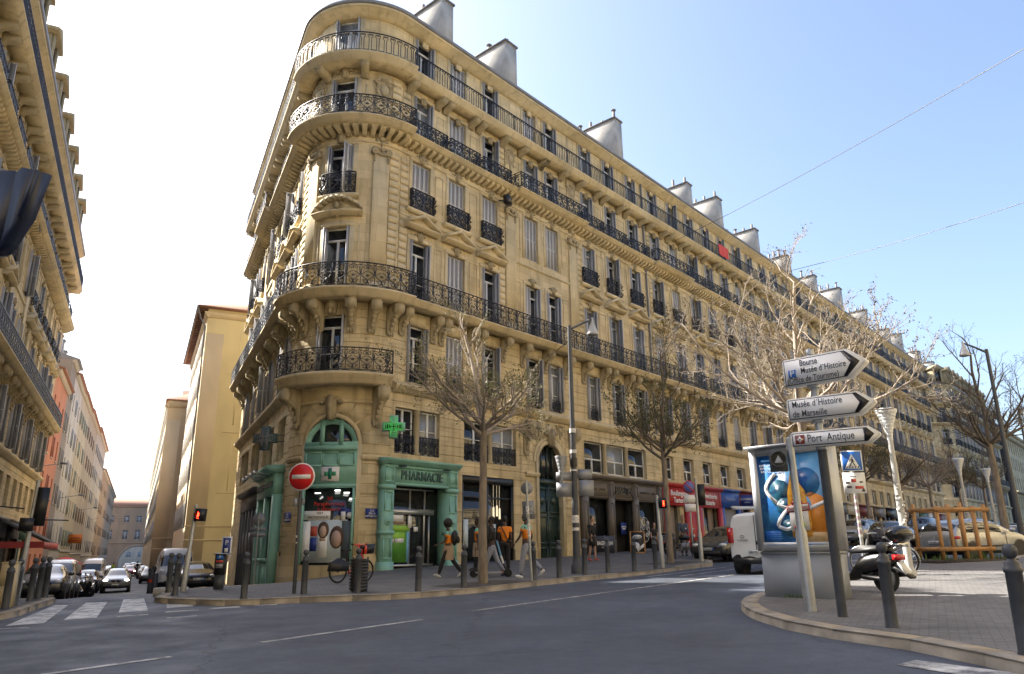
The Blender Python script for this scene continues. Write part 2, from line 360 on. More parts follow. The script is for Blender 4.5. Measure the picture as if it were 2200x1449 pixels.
# dark soil squares round the trees
soil=MB()
def quadat(mb,cx,cy,w,d,rz,off,mi=None):
    ca,sa=math.cos(rz),math.sin(rz)
    P=[(cx+ca*a-sa*b,cy+sa*a+ca*b) for a,b in ((-w/2,-d/2),(w/2,-d/2),(w/2,d/2),(-w/2,d/2))]
    V=[(x,y,g1(x,y)+off) for x,y in P]; mb.add(V,[[0,1,2,3]],mi=mi)
RZR=math.pi/2-aR          # rotation so that local +x runs along the main street
quadat(soil,-.85,21.75,2.6,1.6,RZR,PV+.008); quadat(soil,6.2,30.5,2.4,1.5,RZR,PV+.008)
structure('tree_pit',soil,mat('soil',(.05,.044,.038),.95,var=.4,scale=9,bump=.6,bscale=30))
# road paint
mk=MB(); OF=.007
for q in [[(-10.11,15.66),(-9.55,16.0),(-11.65,20.45),(-12.1,20.62)],[(-9.45,16.5),(-8.9,16.75),(-11.0,21.15),(-11.55,21.1)],[(-8.97,17.8),(-8.45,18.1),(-10.45,22.05),(-10.95,21.9)],[(-8.24,18.6),(-7.75,18.95),(-8.61,20.5),(-9.03,20.3)],
          [(-7.0,17.95),(-6.35,18.2),(-6.5,18.5),(-7.1,18.25)],[(-6.24,18.45),(-5.6,18.5),(-5.7,18.75),(-6.2,18.68)],[(-7.8,17.5),(-7.15,17.75),(-7.2,17.95),(-7.85,17.72)],[(-8.5,16.8),(-7.95,17.05),(-8.0,17.2),(-8.55,16.95)],[(-7.15,16.15),(-6.65,16.45),(-6.7,16.6),(-7.2,16.3)],[(-9.9,15.1),(-9.3,15.1),(-9.35,15.25),(-9.95,15.25)],
          [(4.08,8.6),(4.42,8.85),(5.2,7.6),(4.8,7.25)]]:
    sheet(mk,q,OF,3.)
def dash(a,b,w=.13):
    a,b=np.array(a),np.array(b); d=(b-a)/np.linalg.norm(b-a); n=np.array((-d[1],d[0]))*w/2
    k=max(1,int(np.linalg.norm(b-a)/2))
    for i in range(k):
        p=a+(b-a)*i/k; q=a+(b-a)*(i+1)/k; sheet(mk,[p-n,q-n,q+n,p+n],OF,4.)
dash((-3.84,12.05),(-1.69,14.46)); dash((-.87,15.68),(6.9,24.3)); dash((-5.75,9.75),(-4.69,10.88))
for k in range(3):
    p=np.array((3.2,24.2))+dR*1.0*k; dash(p+nR*(.4),p+nR*(3.4),.5) if k==9 else None
dash((4.2,24.6),(8.0,28.9),.12); dash((5.2,24.4),(8.8,28.4),.12)
dash(rp(-11.7,34),rp(-11.7,60)); dash(rp(-11.7,66),rp(-11.7,90))
structure('road_marking',mk,paint_worn(thr=.47))
# ================================================================ facade builder
class Path:
    """maps (u along the facade, o outwards, z) to the world; straight, or straight-arc-straight"""
    def __init__(s,z0=0.): s.z0=z0; s.arc=None
    @staticmethod
    def straight(p,d,n,z0=0.):
        q=Path(z0); q.p=np.array(p,float); q.d=np.array(d,float); q.n=np.array(n,float); return q
    @staticmethod
    def corner(V,d1,n1,d2,n2,R,z0=0.):
        """d1 points from the corner along the left wing, d2 along the right wing"""
        q=Path(z0); turn=math.acos(max(-1,min(1,float(n1@n2)))); t=R*math.tan(turn/2)
        q.arc=turn*R/2; q.R=R; q.T1=V+d1*t; q.T2=V+d2*t; q.d1,q.n1,q.d2,q.n2=d1,n1,d2,n2
        q.C=q.T2-n2*R; a1=math.atan2(n1[1],n1[0]); a2=math.atan2(n2[1],n2[0]); 
        while a2<a1: a2+=2*math.pi
        q.a1,q.a2=a1,a2; return q
    def map(s,u,o,z):
        u=np.asarray(u,float); o=np.broadcast_to(np.asarray(o,float),u.shape); z=np.broadcast_to(np.asarray(z,float),u.shape)+s.z0
        if s.arc is None:
            xy=s.p+u[...,None]*s.d+o[...,None]*s.n
        else:
            L=u<-s.arc; Rr=u>s.arc
            a=(s.a1+s.a2)/2+u/s.R; xy=s.C+np.stack([np.cos(a),np.sin(a)],-1)*(s.R+o[...,None])
            xl=s.T1+(-(u+s.arc))[...,None]*s.d1+o[...,None]*s.n1; xr=s.T2+(u-s.arc)[...,None]*s.d2+o[...,None]*s.n2
            xy=np.where(L[...,None],xl,np.where(Rr[...,None],xr,xy))
        return np.concatenate([xy,z[...,None]],-1)
    def frame(s,u):
        """origin on the wall line and z-rotation so that local x runs along +u and local -y points outwards"""
        p=s.map(np.array([u]),0,0)[0]; q=s.map(np.array([u]),1,0)[0]-p
        return p,math.atan2(q[1],q[0])+math.pi/2
    def cuts(s,u0,u1):
        c=[u0,u1]
        if s.arc is not None:
            for b in (-s.arc,s.arc):
                if u0<b<u1: c.append(b)
            a,b=max(u0,-s.arc),min(u1,s.arc)
            if b-a>.01: c+=list(np.linspace(a,b,max(2,int((b-a)/.2)+2)))
        return sorted(set(round(float(x),4) for x in c))
def fsweep(mb,P,u0,u1,prof,mi=None,caps=True):
    """sweep a closed (o,z) profile along the facade"""
    us=P.cuts(u0,u1); k=len(prof); pr=np.array(prof,float); V=[];UV=[]
    per=np.concatenate([[0],np.cumsum(np.hypot(*(np.diff(pr,axis=0).T)))])
    for u in us:
        V.append(P.map(np.full(k,u),pr[:,0],pr[:,1])); UV.append(np.c_[np.full(k,u),pr[:,1]+pr[:,0]*.5])
    V=np.concatenate(V); F=[[i*k+j,(i+1)*k+j,(i+1)*k+(j+1)%k,i*k+(j+1)%k] for i in range(len(us)-1) for j in range(k)]
    mb.addq(V,F,np.concatenate(UV),mi)
    if caps:
        mb.add(V[:k],[list(range(k))],np.concatenate(UV)[:k],mi); mb.add(V[-k:],[list(range(k))[::-1]],np.concatenate(UV)[-k:],mi)
    return mb
def fbox(mb,P,u0,u1,o0,o1,z0,z1,mi=None): return fsweep(mb,P,u0,u1,[(o0,z0),(o1,z0),(o1,z1),(o0,z1)],mi)
def wall(mb,P,u0,u1,rows,ops,depth=.32,mi=None):
    """rows: (z0,z1,o) bands; ops: (ua,ub,za,zb) openings with reveals"""
    zs=sorted(set([round(r[0],4) for r in rows]+[round(rows[-1][1],4)]+[round(z,4) for o in ops for z in o[2:4] if rows[0][0]<z<rows[-1][1]]))
    us=sorted(set(P.cuts(u0,u1)+[round(x,4) for o in ops for x in o[:2] if u0<x<u1]))
    def off(z):
        for a,b,o in rows:
            if a<=z<b: return o
        return rows[-1][2]
    nu,nz=len(us)-1,len(zs)-1
    oz=[off((zs[j]+zs[j+1])/2) for j in range(nz)]
    um=[(us[i]+us[i+1])/2 for i in range(nu)]; zm=[(zs[j]+zs[j+1])/2 for j in range(nz)]
    solid=np.ones((nu,nz),bool)
    for a,b,c,d in ops:
        for i in range(nu):
            if a<um[i]<b:
                for j in range(nz):
                    if c<zm[j]<d: solid[i,j]=False
    Q=[];UV=[]
    for i in range(nu):
        j=0
        while j<nz:
            if not solid[i,j]: j+=1; continue
            j2=j
            while j2+1<nz and solid[i,j2+1] and oz[j2+1]==oz[j]: j2+=1
            Q.append([(us[i],oz[j],zs[j]),(us[i+1],oz[j],zs[j]),(us[i+1],oz[j],zs[j2+1]),(us[i],oz[j],zs[j2+1])])
            if j2+1<nz and solid[i,j2+1] and oz[j2+1]!=oz[j]:
                Q.append([(us[i],oz[j],zs[j2+1]),(us[i+1],oz[j],zs[j2+1]),(us[i+1],oz[j2+1],zs[j2+1]),(us[i],oz[j2+1],zs[j2+1])])
            j=j2+1
    for a,b,c,d in ops:
        uu=[u for u in us if a-1e-4<=u<=b+1e-4]
        c_,d_=max(c,zs[0]),min(d,zs[-1])
        for k in range(len(uu)-1):
            x,y=uu[k],uu[k+1]
            Q.append([(x,0,d_),(y,0,d_),(y,-depth,d_),(x,-depth,d_)]); Q.append([(x,-depth,c_),(y,-depth,c_),(y,.0,c_),(x,.0,c_)])
        Q.append([(a,-depth,c_),(a,0,c_),(a,0,d_),(a,-depth,d_)]); Q.append([(b,0,c_),(b,-depth,c_),(b,-depth,d_),(b,0,d_)])
    q=np.array(Q,float).reshape(-1,3)
    mb.addq(P.map(q[:,0],q[:,1],q[:,2]),np.arange(len(q)).reshape(-1,4),np.c_[q[:,0]+q[:,1],q[:,2]],mi)
    return mb
def courses(z0,z1,h=.36,g=.035,d=-.04):
    n=max(1,round((z1-z0)/h)); s=(z1-z0)/n; R=[]
    for i in range(n):
        R.append((z0+i*s,z0+(i+1)*s-g,0.)); R.append((z0+(i+1)*s-g,z0+(i+1)*s,d))
    return R
# ---------------------------------------------------------------- ironwork
def spiral(cx,cz,r,a0,turns,n=9,shrink=.25):
    t=np.linspace(0,1,n); rr=r*(1-(1-shrink)*t); a=a0+turns*2*math.pi*t
    return list(zip(cx+rr*np.cos(a),cz+rr*np.sin(a)))
def panel_scroll(W=.6,H=1.0,q=9):
    """a lyre of two mirrored S-scrolls with a ring frieze under the rail"""
    h=H-.13; L=[]
    for sgn in (-1,1):
        X=lambda pts:[(W/2+sgn*x,z) for x,z in pts]
        L.append(X([(.02,.05),(.16,.09),(.25,.2),(.2,.33),(.08,.42),(.03,.52),(.09,.62),(.2,.7)]))
        L.append(X(spiral(.15,h-.12,.10,-.5,1.2,q))); L.append(X(spiral(.15,.22,.105,2.8,-1.25,q)))
        L.append(X(spiral(.22,.5,.06,0,1.1,max(5,q-3))))
        L.append(X([(.05,.45),(.02,.6),(.05,h-.05)]))
    L.append([(W/2,.04),(W/2,h)])
    L.append([(W/2+.045*math.cos(a),h+.065+.045*math.sin(a)) for a in np.linspace(0,2*math.pi,7)])
    L.append([(.045*math.cos(a),h+.065+.045*math.sin(a)) for a in np.linspace(0,2*math.pi,7)])
    return L,[.03,.09,h,H]
def panel_bars(W=.36,H=1.0,q=7):
    L=[]
    for sgn in (-1,1):
        X=lambda pts:[(W/2+sgn*x,z) for x,z in pts]
        L.append(X([(.09,.06),(.09,.72),(.05,.8),(.04,.9)])); L.append(X(spiral(.10,.89,.055,3.1,-1.1,q)))
    L.append([(W/2-.09,.06),(W/2+.09,.06)])
    return L,[.03,H]
_pc={}
def panel_mesh(style,W,H,r,lod):
    k=(style,round(W,3),H,r,lod)
    if k in _pc: return _pc[k]
    L,rails=(panel_scroll(W,H,9 if lod==0 else 6) if style=='scroll' else panel_bars(W,H,7 if lod==0 else 4))
    V=[];F=[];n=0
    for pl in L:
        p=np.array(pl,float)
        t=np.gradient(p,axis=0) if len(p)>2 else np.repeat(p[1:]-p[:1],2,0); t/=np.maximum(np.linalg.norm(t,axis=1,keepdims=True),1e-9); nn=np.c_[-t[:,1],t[:,0]]
        for a,b in ((1,1),(-1,1),(-1,-1),(1,-1)): pass
        ring=[np.c_[p[:,0]+nn[:,0]*r*a,np.full(len(p),r*b),p[:,1]+nn[:,1]*r*a] for a,b in ((1,1),(-1,1),(-1,-1),(1,-1))]
        v=np.stack(ring,1).reshape(-1,3); V.append(v)
        for i in range(len(p)-1):
            for j in range(4): F.append([n+i*4+j,n+i*4+(j+1)%4,n+(i+1)*4+(j+1)%4,n+(i+1)*4+j])
        n+=len(v)
    _pc[k]=(np.concatenate(V),np.array(F),rails); return _pc[k]
def railing(mb,P,u0,u1,o,z,H=1.0,style='scroll',r=.013,lod=0,returns=(0,0),W0=None):
    """a balustrade along the facade at offset o; returns = lengths of the side pieces back to the wall"""
    W0=W0 or (.6 if style=='scroll' else .36)
    n=max(1,round((u1-u0)/W0)); W=(u1-u0)/n
    V,F,rails=panel_mesh(style,W,H,r,lod)
    k=len(V); allV=np.concatenate([V+np.array((u0+i*W,0,0)) for i in range(n)])
    allF=np.concatenate([F+i*k for i in range(n)])
    mb.addq(P.map(allV[:,0],allV[:,1]+o,allV[:,2]+z),allF)
    for i,h in enumerate(rails):
        t=.03 if h==H else .014
        fbox(mb,P,u0-.02,u1+.02,o-t,o+t,z+h-t*.8,z+h+t*.5)
    m=max(1,round((u1-u0)/2.4))
    for i in range(m+1):
        uu=u0+(u1-u0)*i/m; fbox(mb,P,uu-.018,uu+.018,o-.018,o+.018,z,z+H)
    for uu,ln in ((u0,returns[0]),(u1,returns[1])):
        if ln:
            Vr,Fr,_=panel_mesh(style,ln,H,r,lod)
            mb.addq(P.map(np.full(len(Vr),uu)+Vr[:,1],o-Vr[:,0],Vr[:,2]+z),Fr)
            for h in rails: fbox(mb,P,uu-.015,uu+.015,o-ln,o,z+h-.015,z+h+.015)
    return mb
# ---------------------------------------------------------------- facade materials
M_ST=stone('ochre_stone',(.53,.445,.275),stain=.45)
M_STL=stone('ochre_trim_stone',(.54,.46,.295),bw=1.6,bh=.9,var=.07)
M_IRON=mat('dark_iron',(.018,.021,.032),.45,.3)
M_WHITE=mat('white_paint',(.62,.62,.60),.5,var=.06,scale=3)
M_SHUT=mat('grey_shutter',(.33,.335,.36),.55,var=.10,scale=2.5)
M_SHUTL=mat('light_grey_shutter',(.50,.50,.51),.55,var=.08,scale=2.5)
M_GL=glass('dark_window_glass'); M_GLC=glass('curtained_window_glass',(.22,.235,.25),.06)
M_ZINC=mat('zinc_roof',(.20,.205,.225),.5,.2,var=.15,scale=1.5)
M_RENDER=mat('chimney_render',(.40,.38,.345),.9,var=.25,scale=.9,bump=.2,bscale=20)
M_PIPE=mat('grey_downpipe',(.16,.165,.175),.5,.2,var=.15,scale=3)
M_DARK=mat('dark_interior',(.012,.011,.010),.8)
M_TERRA=mat('chimney_pot',(.16,.15,.15),.8)
def louvre_mat():
    m=mat('louvred_shutter',(.36,.36,.375),.6); N,L=nodes(m); b=N['Principled BSDF']
    tc=N.new('ShaderNodeTexCoord'); wv=N.new('ShaderNodeTexWave'); wv.bands_direction='Z'; wv.inputs['Scale'].default_value=6.; L.new(tc.outputs['Object'],wv.inputs['Vector'])
    cr_=N.new('ShaderNodeValToRGB'); cr_.color_ramp.elements[0].color=(.22,.22,.235,1); cr_.color_ramp.elements[1].color=(.42,.42,.43,1); L.new(wv.outputs[0],cr_.inputs[0]); L.new(cr_.outputs[0],b.inputs['Base Color'])
    bp=N.new('ShaderNodeBump'); bp.inputs['Distance'].default_value=.03; L.new(wv.outputs[0],bp.inputs['Height']); L.new(bp.outputs[0],b.inputs['Normal']); return m
M_LOUV=louvre_mat()
# ---------------------------------------------------------------- window kit: shared meshes, local x across, -y outwards, z up from the sill
_wk={}
def kit(key,fn,mats,smooth=False):
    if key not in _wk: _wk[key]=fn().mesh(key if isinstance(key,str) else key[0],mats,(0,0,0),smooth)
    return _wk[key]
def frame_mb(w,h,lights=1,bars=(.36,),trans=.76):
    m=MB(); y=.27; t=.07
    m.box6(-w/2,-w/2+t,y-.05,y+.03,0,h); m.box6(w/2-t,w/2,y-.05,y+.03,0,h); m.box6(-w/2+t,w/2-t,y-.05,y+.03,h-t,h); m.box6(-w/2+t,w/2-t,y-.05,y+.03,0,t*1.3)
    m.box6(-.055,.055,y-.06,y+.02,t*1.3,h*trans if trans else h-t)
    if trans: m.box6(-w/2+t,w/2-t,y-.065,y+.02,h*trans,h*trans+.1)
    for b in bars: m.box6(-w/2+t,-.055,y-.035,y+.01,h*b,h*b+.035); m.box6(.055,w/2-t,y-.035,y+.01,h*b,h*b+.035)
    return m
def pane_mb(w,h):
    m=MB(); m.box6(-w/2+.02,w/2-.02,.275,.285,.03,h-.02); return m
def leaf_mb(w,h):
    """one louvred shutter leaf: stiles proud, slats recessed; spans x 0..w, thickness in y"""
    m=MB(); t=.05
    m.cur=0; m.box6(0,t,-.018,.018,0,h); m.box6(w-t,w,-.018,.018,0,h)
    for z in (0,h*.5-.03,h-.06): m.box6(t,w-t,-.018,.018,z,z+.06)
    m.cur=1; m.box6(t,w-t,-.009,.009,.06,h-.06); return m
def open_sh_mb(w,h,sgn,n=2):
    """leaves folded against the reveal, standing out past the wall"""
    m=MB(); m.box6(sgn*(w/2-.045),sgn*(w/2-.012),-.17,.23,.03,h-.03); m.box6(sgn*(w/2-.085),sgn*(w/2-.055),-.02,.22,.03,h-.03)
    m.cur=1; m.box6(sgn*(w/2-.047),sgn*(w/2-.0455),-.14,-.02,.1,h-.1); return m
def swung_sh_mb(w,h,sgn,ang):
    """a leaf pair swung part open"""
    l=MB(); l.merge(leaf_mb(w*.25,h)); l.merge(leaf_mb(w*.25,h),rot4((w*.25,0,0),-.5))
    m=MB(); m.merge(l,Matrix.Translation((-w/2+.03,.1,0))@Matrix.Rotation(-ang,4,'Z'))
    if sgn>0: m2=MB(); m2.merge(m,Matrix.Scale(-1,4,(1,0,0))); return m2
    return m
def closed_sh_mb(w,h,sgn):
    m=MB(); k=w/4-.004
    for i in range(2):
        x=(-w/2+.01+i*(k)) if sgn<0 else (i*k+.004); m.merge(leaf_mb(k-.006,h-.03),rot4((x,.12,.015)))
    return m
def window(B,P,u,z,w,h,kind='open',trans=.76,bars=(.36,),curtain=False,base=None,sub=True):
    """a window and its panes and shutters under building B"""
    p,rz=P.frame(u); loc=np.array((p[0],p[1],z+P.z0))-np.array(B.location)
    wk=('window',round(w,2),round(h,2),trans,bars)
    o=link('window',kit(wk,lambda:frame_mb(w,h,1,bars,trans),M_WHITE),B,loc,rz)
    link('pane',kit(('pane',round(w,2),round(h,2),curtain),lambda:pane_mb(w,h),M_GLC if curtain else M_GL),o)
    if kind=='open':
        for s in (-1,1): link('shutter',kit(('shutter','o',round(w,2),round(h,2),s),lambda:open_sh_mb(w,h,s),[M_SHUT,M_LOUV]),o)
    elif kind=='closed':
        for s in (-1,1): link('shutter',kit(('shutter','c',round(w,2),round(h,2),s),lambda:closed_sh_mb(w,h,s),[M_SHUTL,M_LOUV]),o)
    elif kind=='half':
        link('shutter',kit(('shutter','c',round(w,2),round(h,2),-1),lambda:closed_sh_mb(w,h,-1),[M_SHUTL,M_LOUV]),o)
        link('shutter',kit(('shutter','o',round(w,2),round(h,2),1),lambda:open_sh_mb(w,h,1),[M_SHUT,M_LOUV]),o)
    elif kind=='swung':
        link('shutter',kit(('shutter','s',round(w,2),round(h,2)),lambda:swung_sh_mb(w,h,1,.9),[M_SHUTL,M_LOUV]),o)
        link('shutter',kit(('shutter','o',round(w,2),round(h,2),-1),lambda:open_sh_mb(w,h,-1),[M_SHUT,M_LOUV]),o)
    return o
# ---------------------------------------------------------------- carved stone kit (local x across, -y outwards, z up)
def console_mb(w=.34,h=.75,d=.7):
    """an S bracket: scroll under the slab, leaf and drops below"""
    m=MB()
    pr=[(0,0),(-.07,.02),(-.10,h*.25),(-.16,h*.45),(-d*.62,h*.58),(-d,h*.70),(-d*1.02,h*.86),(-d*.92,h),(0,h)]
    m.prism(pr,-w/2,w/2,'yz')
    for s in (-1,1):
        m.lathe([(.001,-.04),(.13,-.04),(.13,.03),(.07,.05),(.001,.05)],(s*(w/2+.0),-d*.78,h*.80),10,axis='x')
    for s in (-.3,0,.3): m.ball((s*w,-.09,.0),(.055,.05,.06),7,5)
    for k in range(4): m.ball((0,-.14-.1*k*d-.02*k,h*(.2+.13*k)),(.10,.05,.07),8,5)
    return m
def bracket_mb(w=.36,h=.5,d=.62):
    m=MB(); m.prism([(0,0),(-.12,.03),(-.2,h*.35),(-d*.75,h*.45),(-d,h*.62),(-d,h),(0,h)],-w/2,w/2,'yz')
    m.box6(-w/2-.03,w/2+.03,-d-.03,0,h-.09,h-.002); return m
def keystone_mb(w=.42,h=.62,d=.16):
    m=MB(); V=[]
    m.prism([(-w*.36,0),(w*.36,0),(w/2,h),(-w/2,h)],-d,0,'xz'); m.prism([(-w*.16,-.05),(w*.16,-.05),(w*.25,h+.04),(-w*.25,h+.04)],-d-.07,0,'xz')
    random.seed(5)
    for k in range(9):
        a=random.uniform(-1,1); m.ball((a*w*.9,-d*.6,h*(.75+.35*random.random()*(1-abs(a)))),(.09,.08,.07),7,5)
    m.ball((0,-d-.06,h*.55),(.08,.07,.12),8,6); return m
def volute_cap_mb(w=.95):
    """pilaster capital: two volutes, a swag between and pendants"""
    m=MB(); m.box6(-w/2,w/2,-.20,0,.34,.46)
    for s in (-1,1):
        m.lathe([(.001,-.02),(.17,-.02),(.17,.0),(.145,.02),(.12,.0),(.09,.03),(.06,.0),(.04,.05),(.001,.06)],(s*(w/2-.10),-.22,.22),14,axis='y')
        m.lathe([(.17,-.2),(.17,0)],(s*(w/2-.10),-.20,.22),14,axis='y')
        for k in range(3): m.ball((s*(w/2-.12),-.14,-.02-.11*k),(.07-.012*k,.07,.075),7,5)
    for k in range(7):
        a=(k-3)/3; m.ball((a*w*.32,-.17,.20-.10*(1-a*a)),(.075,.07,.07),7,5)
    m.ball((0,-.2,.34),(.12,.09,.12),8,6); return m
def cartouche_mb(s=1.):
    m=MB(); m.ball((0,-.12,.0),(.22,.13,.32),12,8)
    for k in range(18):
        a=2*math.pi*k/18; m.ball((.34*math.cos(a),-.08,.44*math.sin(a)+.02),(.1,.1,.1),7,5)
    for sg in (-1,1):
        m.tube([(sg*x,-.1,z) for x,z in spiral(.36,.40,.15,0,1.2,10)],.05,6); m.tube([(sg*x,-.1,z) for x,z in spiral(.3,-.42,.13,0,-1.2,10)],.045,6)
    for k in range(4): m.ball((0,-.1,-.55-.13*k),(.12-.02*k,.09,.09),7,5)
    m.box6(-.2,.2,-.2,0,.5,.62); return m
def mask_mb():
    m=MB(); m.prism([(-.2,-.3),(.2,-.3),(.26,.35),(-.26,.35)],-.14,0,'xz'); m.ball((0,-.2,.05),(.15,.14,.21),10,8); m.ball((0,-.33,.02),(.035,.04,.07),6,5)
    for s in (-1,1): m.ball((s*.06,-.31,.09),(.03,.02,.015),6,4); m.ball((s*.15,-.16,.08),(.07,.1,.22),7,6)
    m.ball((0,-.24,-.2),(.1,.09,.14),8,6); m.ball((0,-.2,.27),(.17,.12,.09),8,5); return m
def carve(name,fn,B,P,u,z,sc=(1,1,1),mats=None):
    p,rz=P.frame(u); me=kit((name,fn),fn,mats or M_STL,True)
    o=link(name,me,B,np.array((p[0],p[1],z+P.z0))-np.array(B.location),rz); o.scale=sc; return o
def pediment(mb,P,u,z,w,kind='tri',d=.42):
    """hood over a window: entablature strip and triangular or curved gable"""
    a,b=u-w/2,u+w/2
    fsweep(mb,P,a,b,[(0,z),(d*.55,z),(d*.8,z+.1),(d,z+.14),(d,z+.2),(0,z+.2)])
    n=10; 
    if kind=='tri': pts=[(a,z+.2),(u,z+.72),(b,z+.2)]; inn=[(a+.42,z+.26),(u,z+.55),(b-.42,z+.26)]
    elif kind=='seg':
        pts=[(a+(b-a)*i/n,z+.2+.62*math.sin(math.pi*i/n)**.8) for i in range(n+1)]; inn=[(a+.3+(b-a-.6)*i/n,z+.26+.42*math.sin(math.pi*i/n)**.8) for i in range(n+1)]
    else: return
    P2=np.array(pts); k=len(pts)
    for i in range(k-1):
        (x0,z0),(x1,z1)=pts[i],pts[i+1]
        q=np.array([(x0,d,z0),(x1,d,z1),(x1,d,z1+.15),(x0,d,z0+.15),(x0,0,z0),(x1,0,z1),(x1,0,z1+.15),(x0,0,z0+.15)])
        mb.addq(P.map(q[:,0],q[:,1],q[:,2]),[[0,1,2,3],[3,2,6,7],[1,0,4,5],[2,1,5,6],[0,3,7,4]],np.c_[q[:,0],q[:,2]])
    q=np.array([(x,.10,zz) for x,zz in [(a,z+.19)]+pts[1:-1]+[(b,z+.19)]]); mb.add(P.map(q[:,0],q[:,1],q[:,2]),[list(range(len(q)))],np.c_[q[:,0],q[:,2]])
    i2=[(x,zz) for x,zz in inn]
    fr=np.array([(x,.16,zz) for x,zz in i2]); mb.add(P.map(fr[:,0],fr[:,1],fr[:,2]),[list(range(len(fr)))],np.c_[fr[:,0],fr[:,2]])
def surround(mb,P,u,z0,z1,w,t=.2,o=.05):
    """raised stone frame round an opening"""
    fbox(mb,P,u-w/2-t,u-w/2-.01,0,o,z0,z1+.01); fbox(mb,P,u+w/2+.01,u+w/2+t,0,o,z0,z1+.01); fbox(mb,P,u-w/2-t,u+w/2+t,0,o+.003,z1+.01,z1+t+.02)
# ================================================================ the Haussmann buildings
LV=[(8.9,11.65,.78),(12.62,15.92,.80),(17.52,20.15,.78),(21.17,23.82,.78),(24.62,27.3,.78)]
def arch_fill(mb,P,uc,r,zs,zt,depth=.32,n=14):
    """closes a rectangular opening to a round head"""
    a=np.linspace(math.pi,0,n+1); x=uc+r*np.cos(a); z=zs+r*np.sin(a); Q=[]
    for i in range(n):
        Q.append([(x[i],0,z[i]),(x[i+1],0,z[i+1]),(x[i+1],0,zt),(x[i],0,zt)])
        Q.append([(x[i],-depth,z[i]),(x[i+1],-depth,z[i+1]),(x[i+1],0,z[i+1]),(x[i],0,z[i])])
    q=np.array(Q,float).reshape(-1,3); mb.addq(P.map(q[:,0],q[:,1],q[:,2]),np.arange(len(q)).reshape(-1,4),np.c_[q[:,0],q[:,2]])
def arch_ring(mb,P,uc,r0,r1,zs,o,a0=math.pi,a1=0.,n=14,ob=0.,mi=None):
    a=np.linspace(a0,a1,n+1); V=[];F=[]
    for i,t in enumerate(a):
        for rr,oo in ((r0,ob),(r0,o),(r1,o),(r1,ob)): V.append((uc+rr*math.cos(t),oo,zs+rr*math.sin(t)))
    for i in range(n):
        for j in range(4): F.append([i*4+j,i*4+(j+1)%4,(i+1)*4+(j+1)%4,(i+1)*4+j])
    q=np.array(V); mb.addq(P.map(q[:,0],q[:,1],q[:,2]),F,np.c_[q[:,0],q[:,2]],mi)
    m=P.map(q[:,0],q[:,1],q[:,2]); mb.add(m[:4],[[0,1,2,3]],q[:4,[0,2]],mi); mb.add(m[-4:],[[3,2,1,0]],q[-4:,[0,2]],mi)
def voussoirs(mb,P,uc,r0,r1,zs,o,n=9):
    for k in range(n):
        a=math.pi*(1-k/n)-.025; b=math.pi*(1-(k+1)/n)+.025
        arch_ring(mb,P,uc,r0,r1+(.12 if k%2 else 0),zs,o,a,b,2)
CORN=[(-.3,27.32),(.18,27.34),(.22,27.42),(.46,27.5),(.5,27.58),(.62,27.62),(.64,27.72),(-.3,27.74)]
GUT=[(.28,27.74),(.70,27.745),(.74,27.88),(.55,27.9),(-.5,28.02),(-.5,27.745)]
STR1=[(-.3,8.3),(.10,8.32),(.14,8.42),(.26,8.48),(.32,8.6),(.34,8.68),(.22,8.72),(.08,8.82),(-.3,8.83)]
def SLAB(z0,z1,d): h=z1-z0; return [(-.2,z0),(d*.80,z0),(d*.80,z0+h*.08),(d*.87,z0+h*.14),(d*.87,z0+h*.44),(d*.92,z0+h*.5),(d*.92,z0+h*.62),(d*.985,z0+h*.70),(d,z0+h*.94),(d*.97,z1),(-.2,z1)]
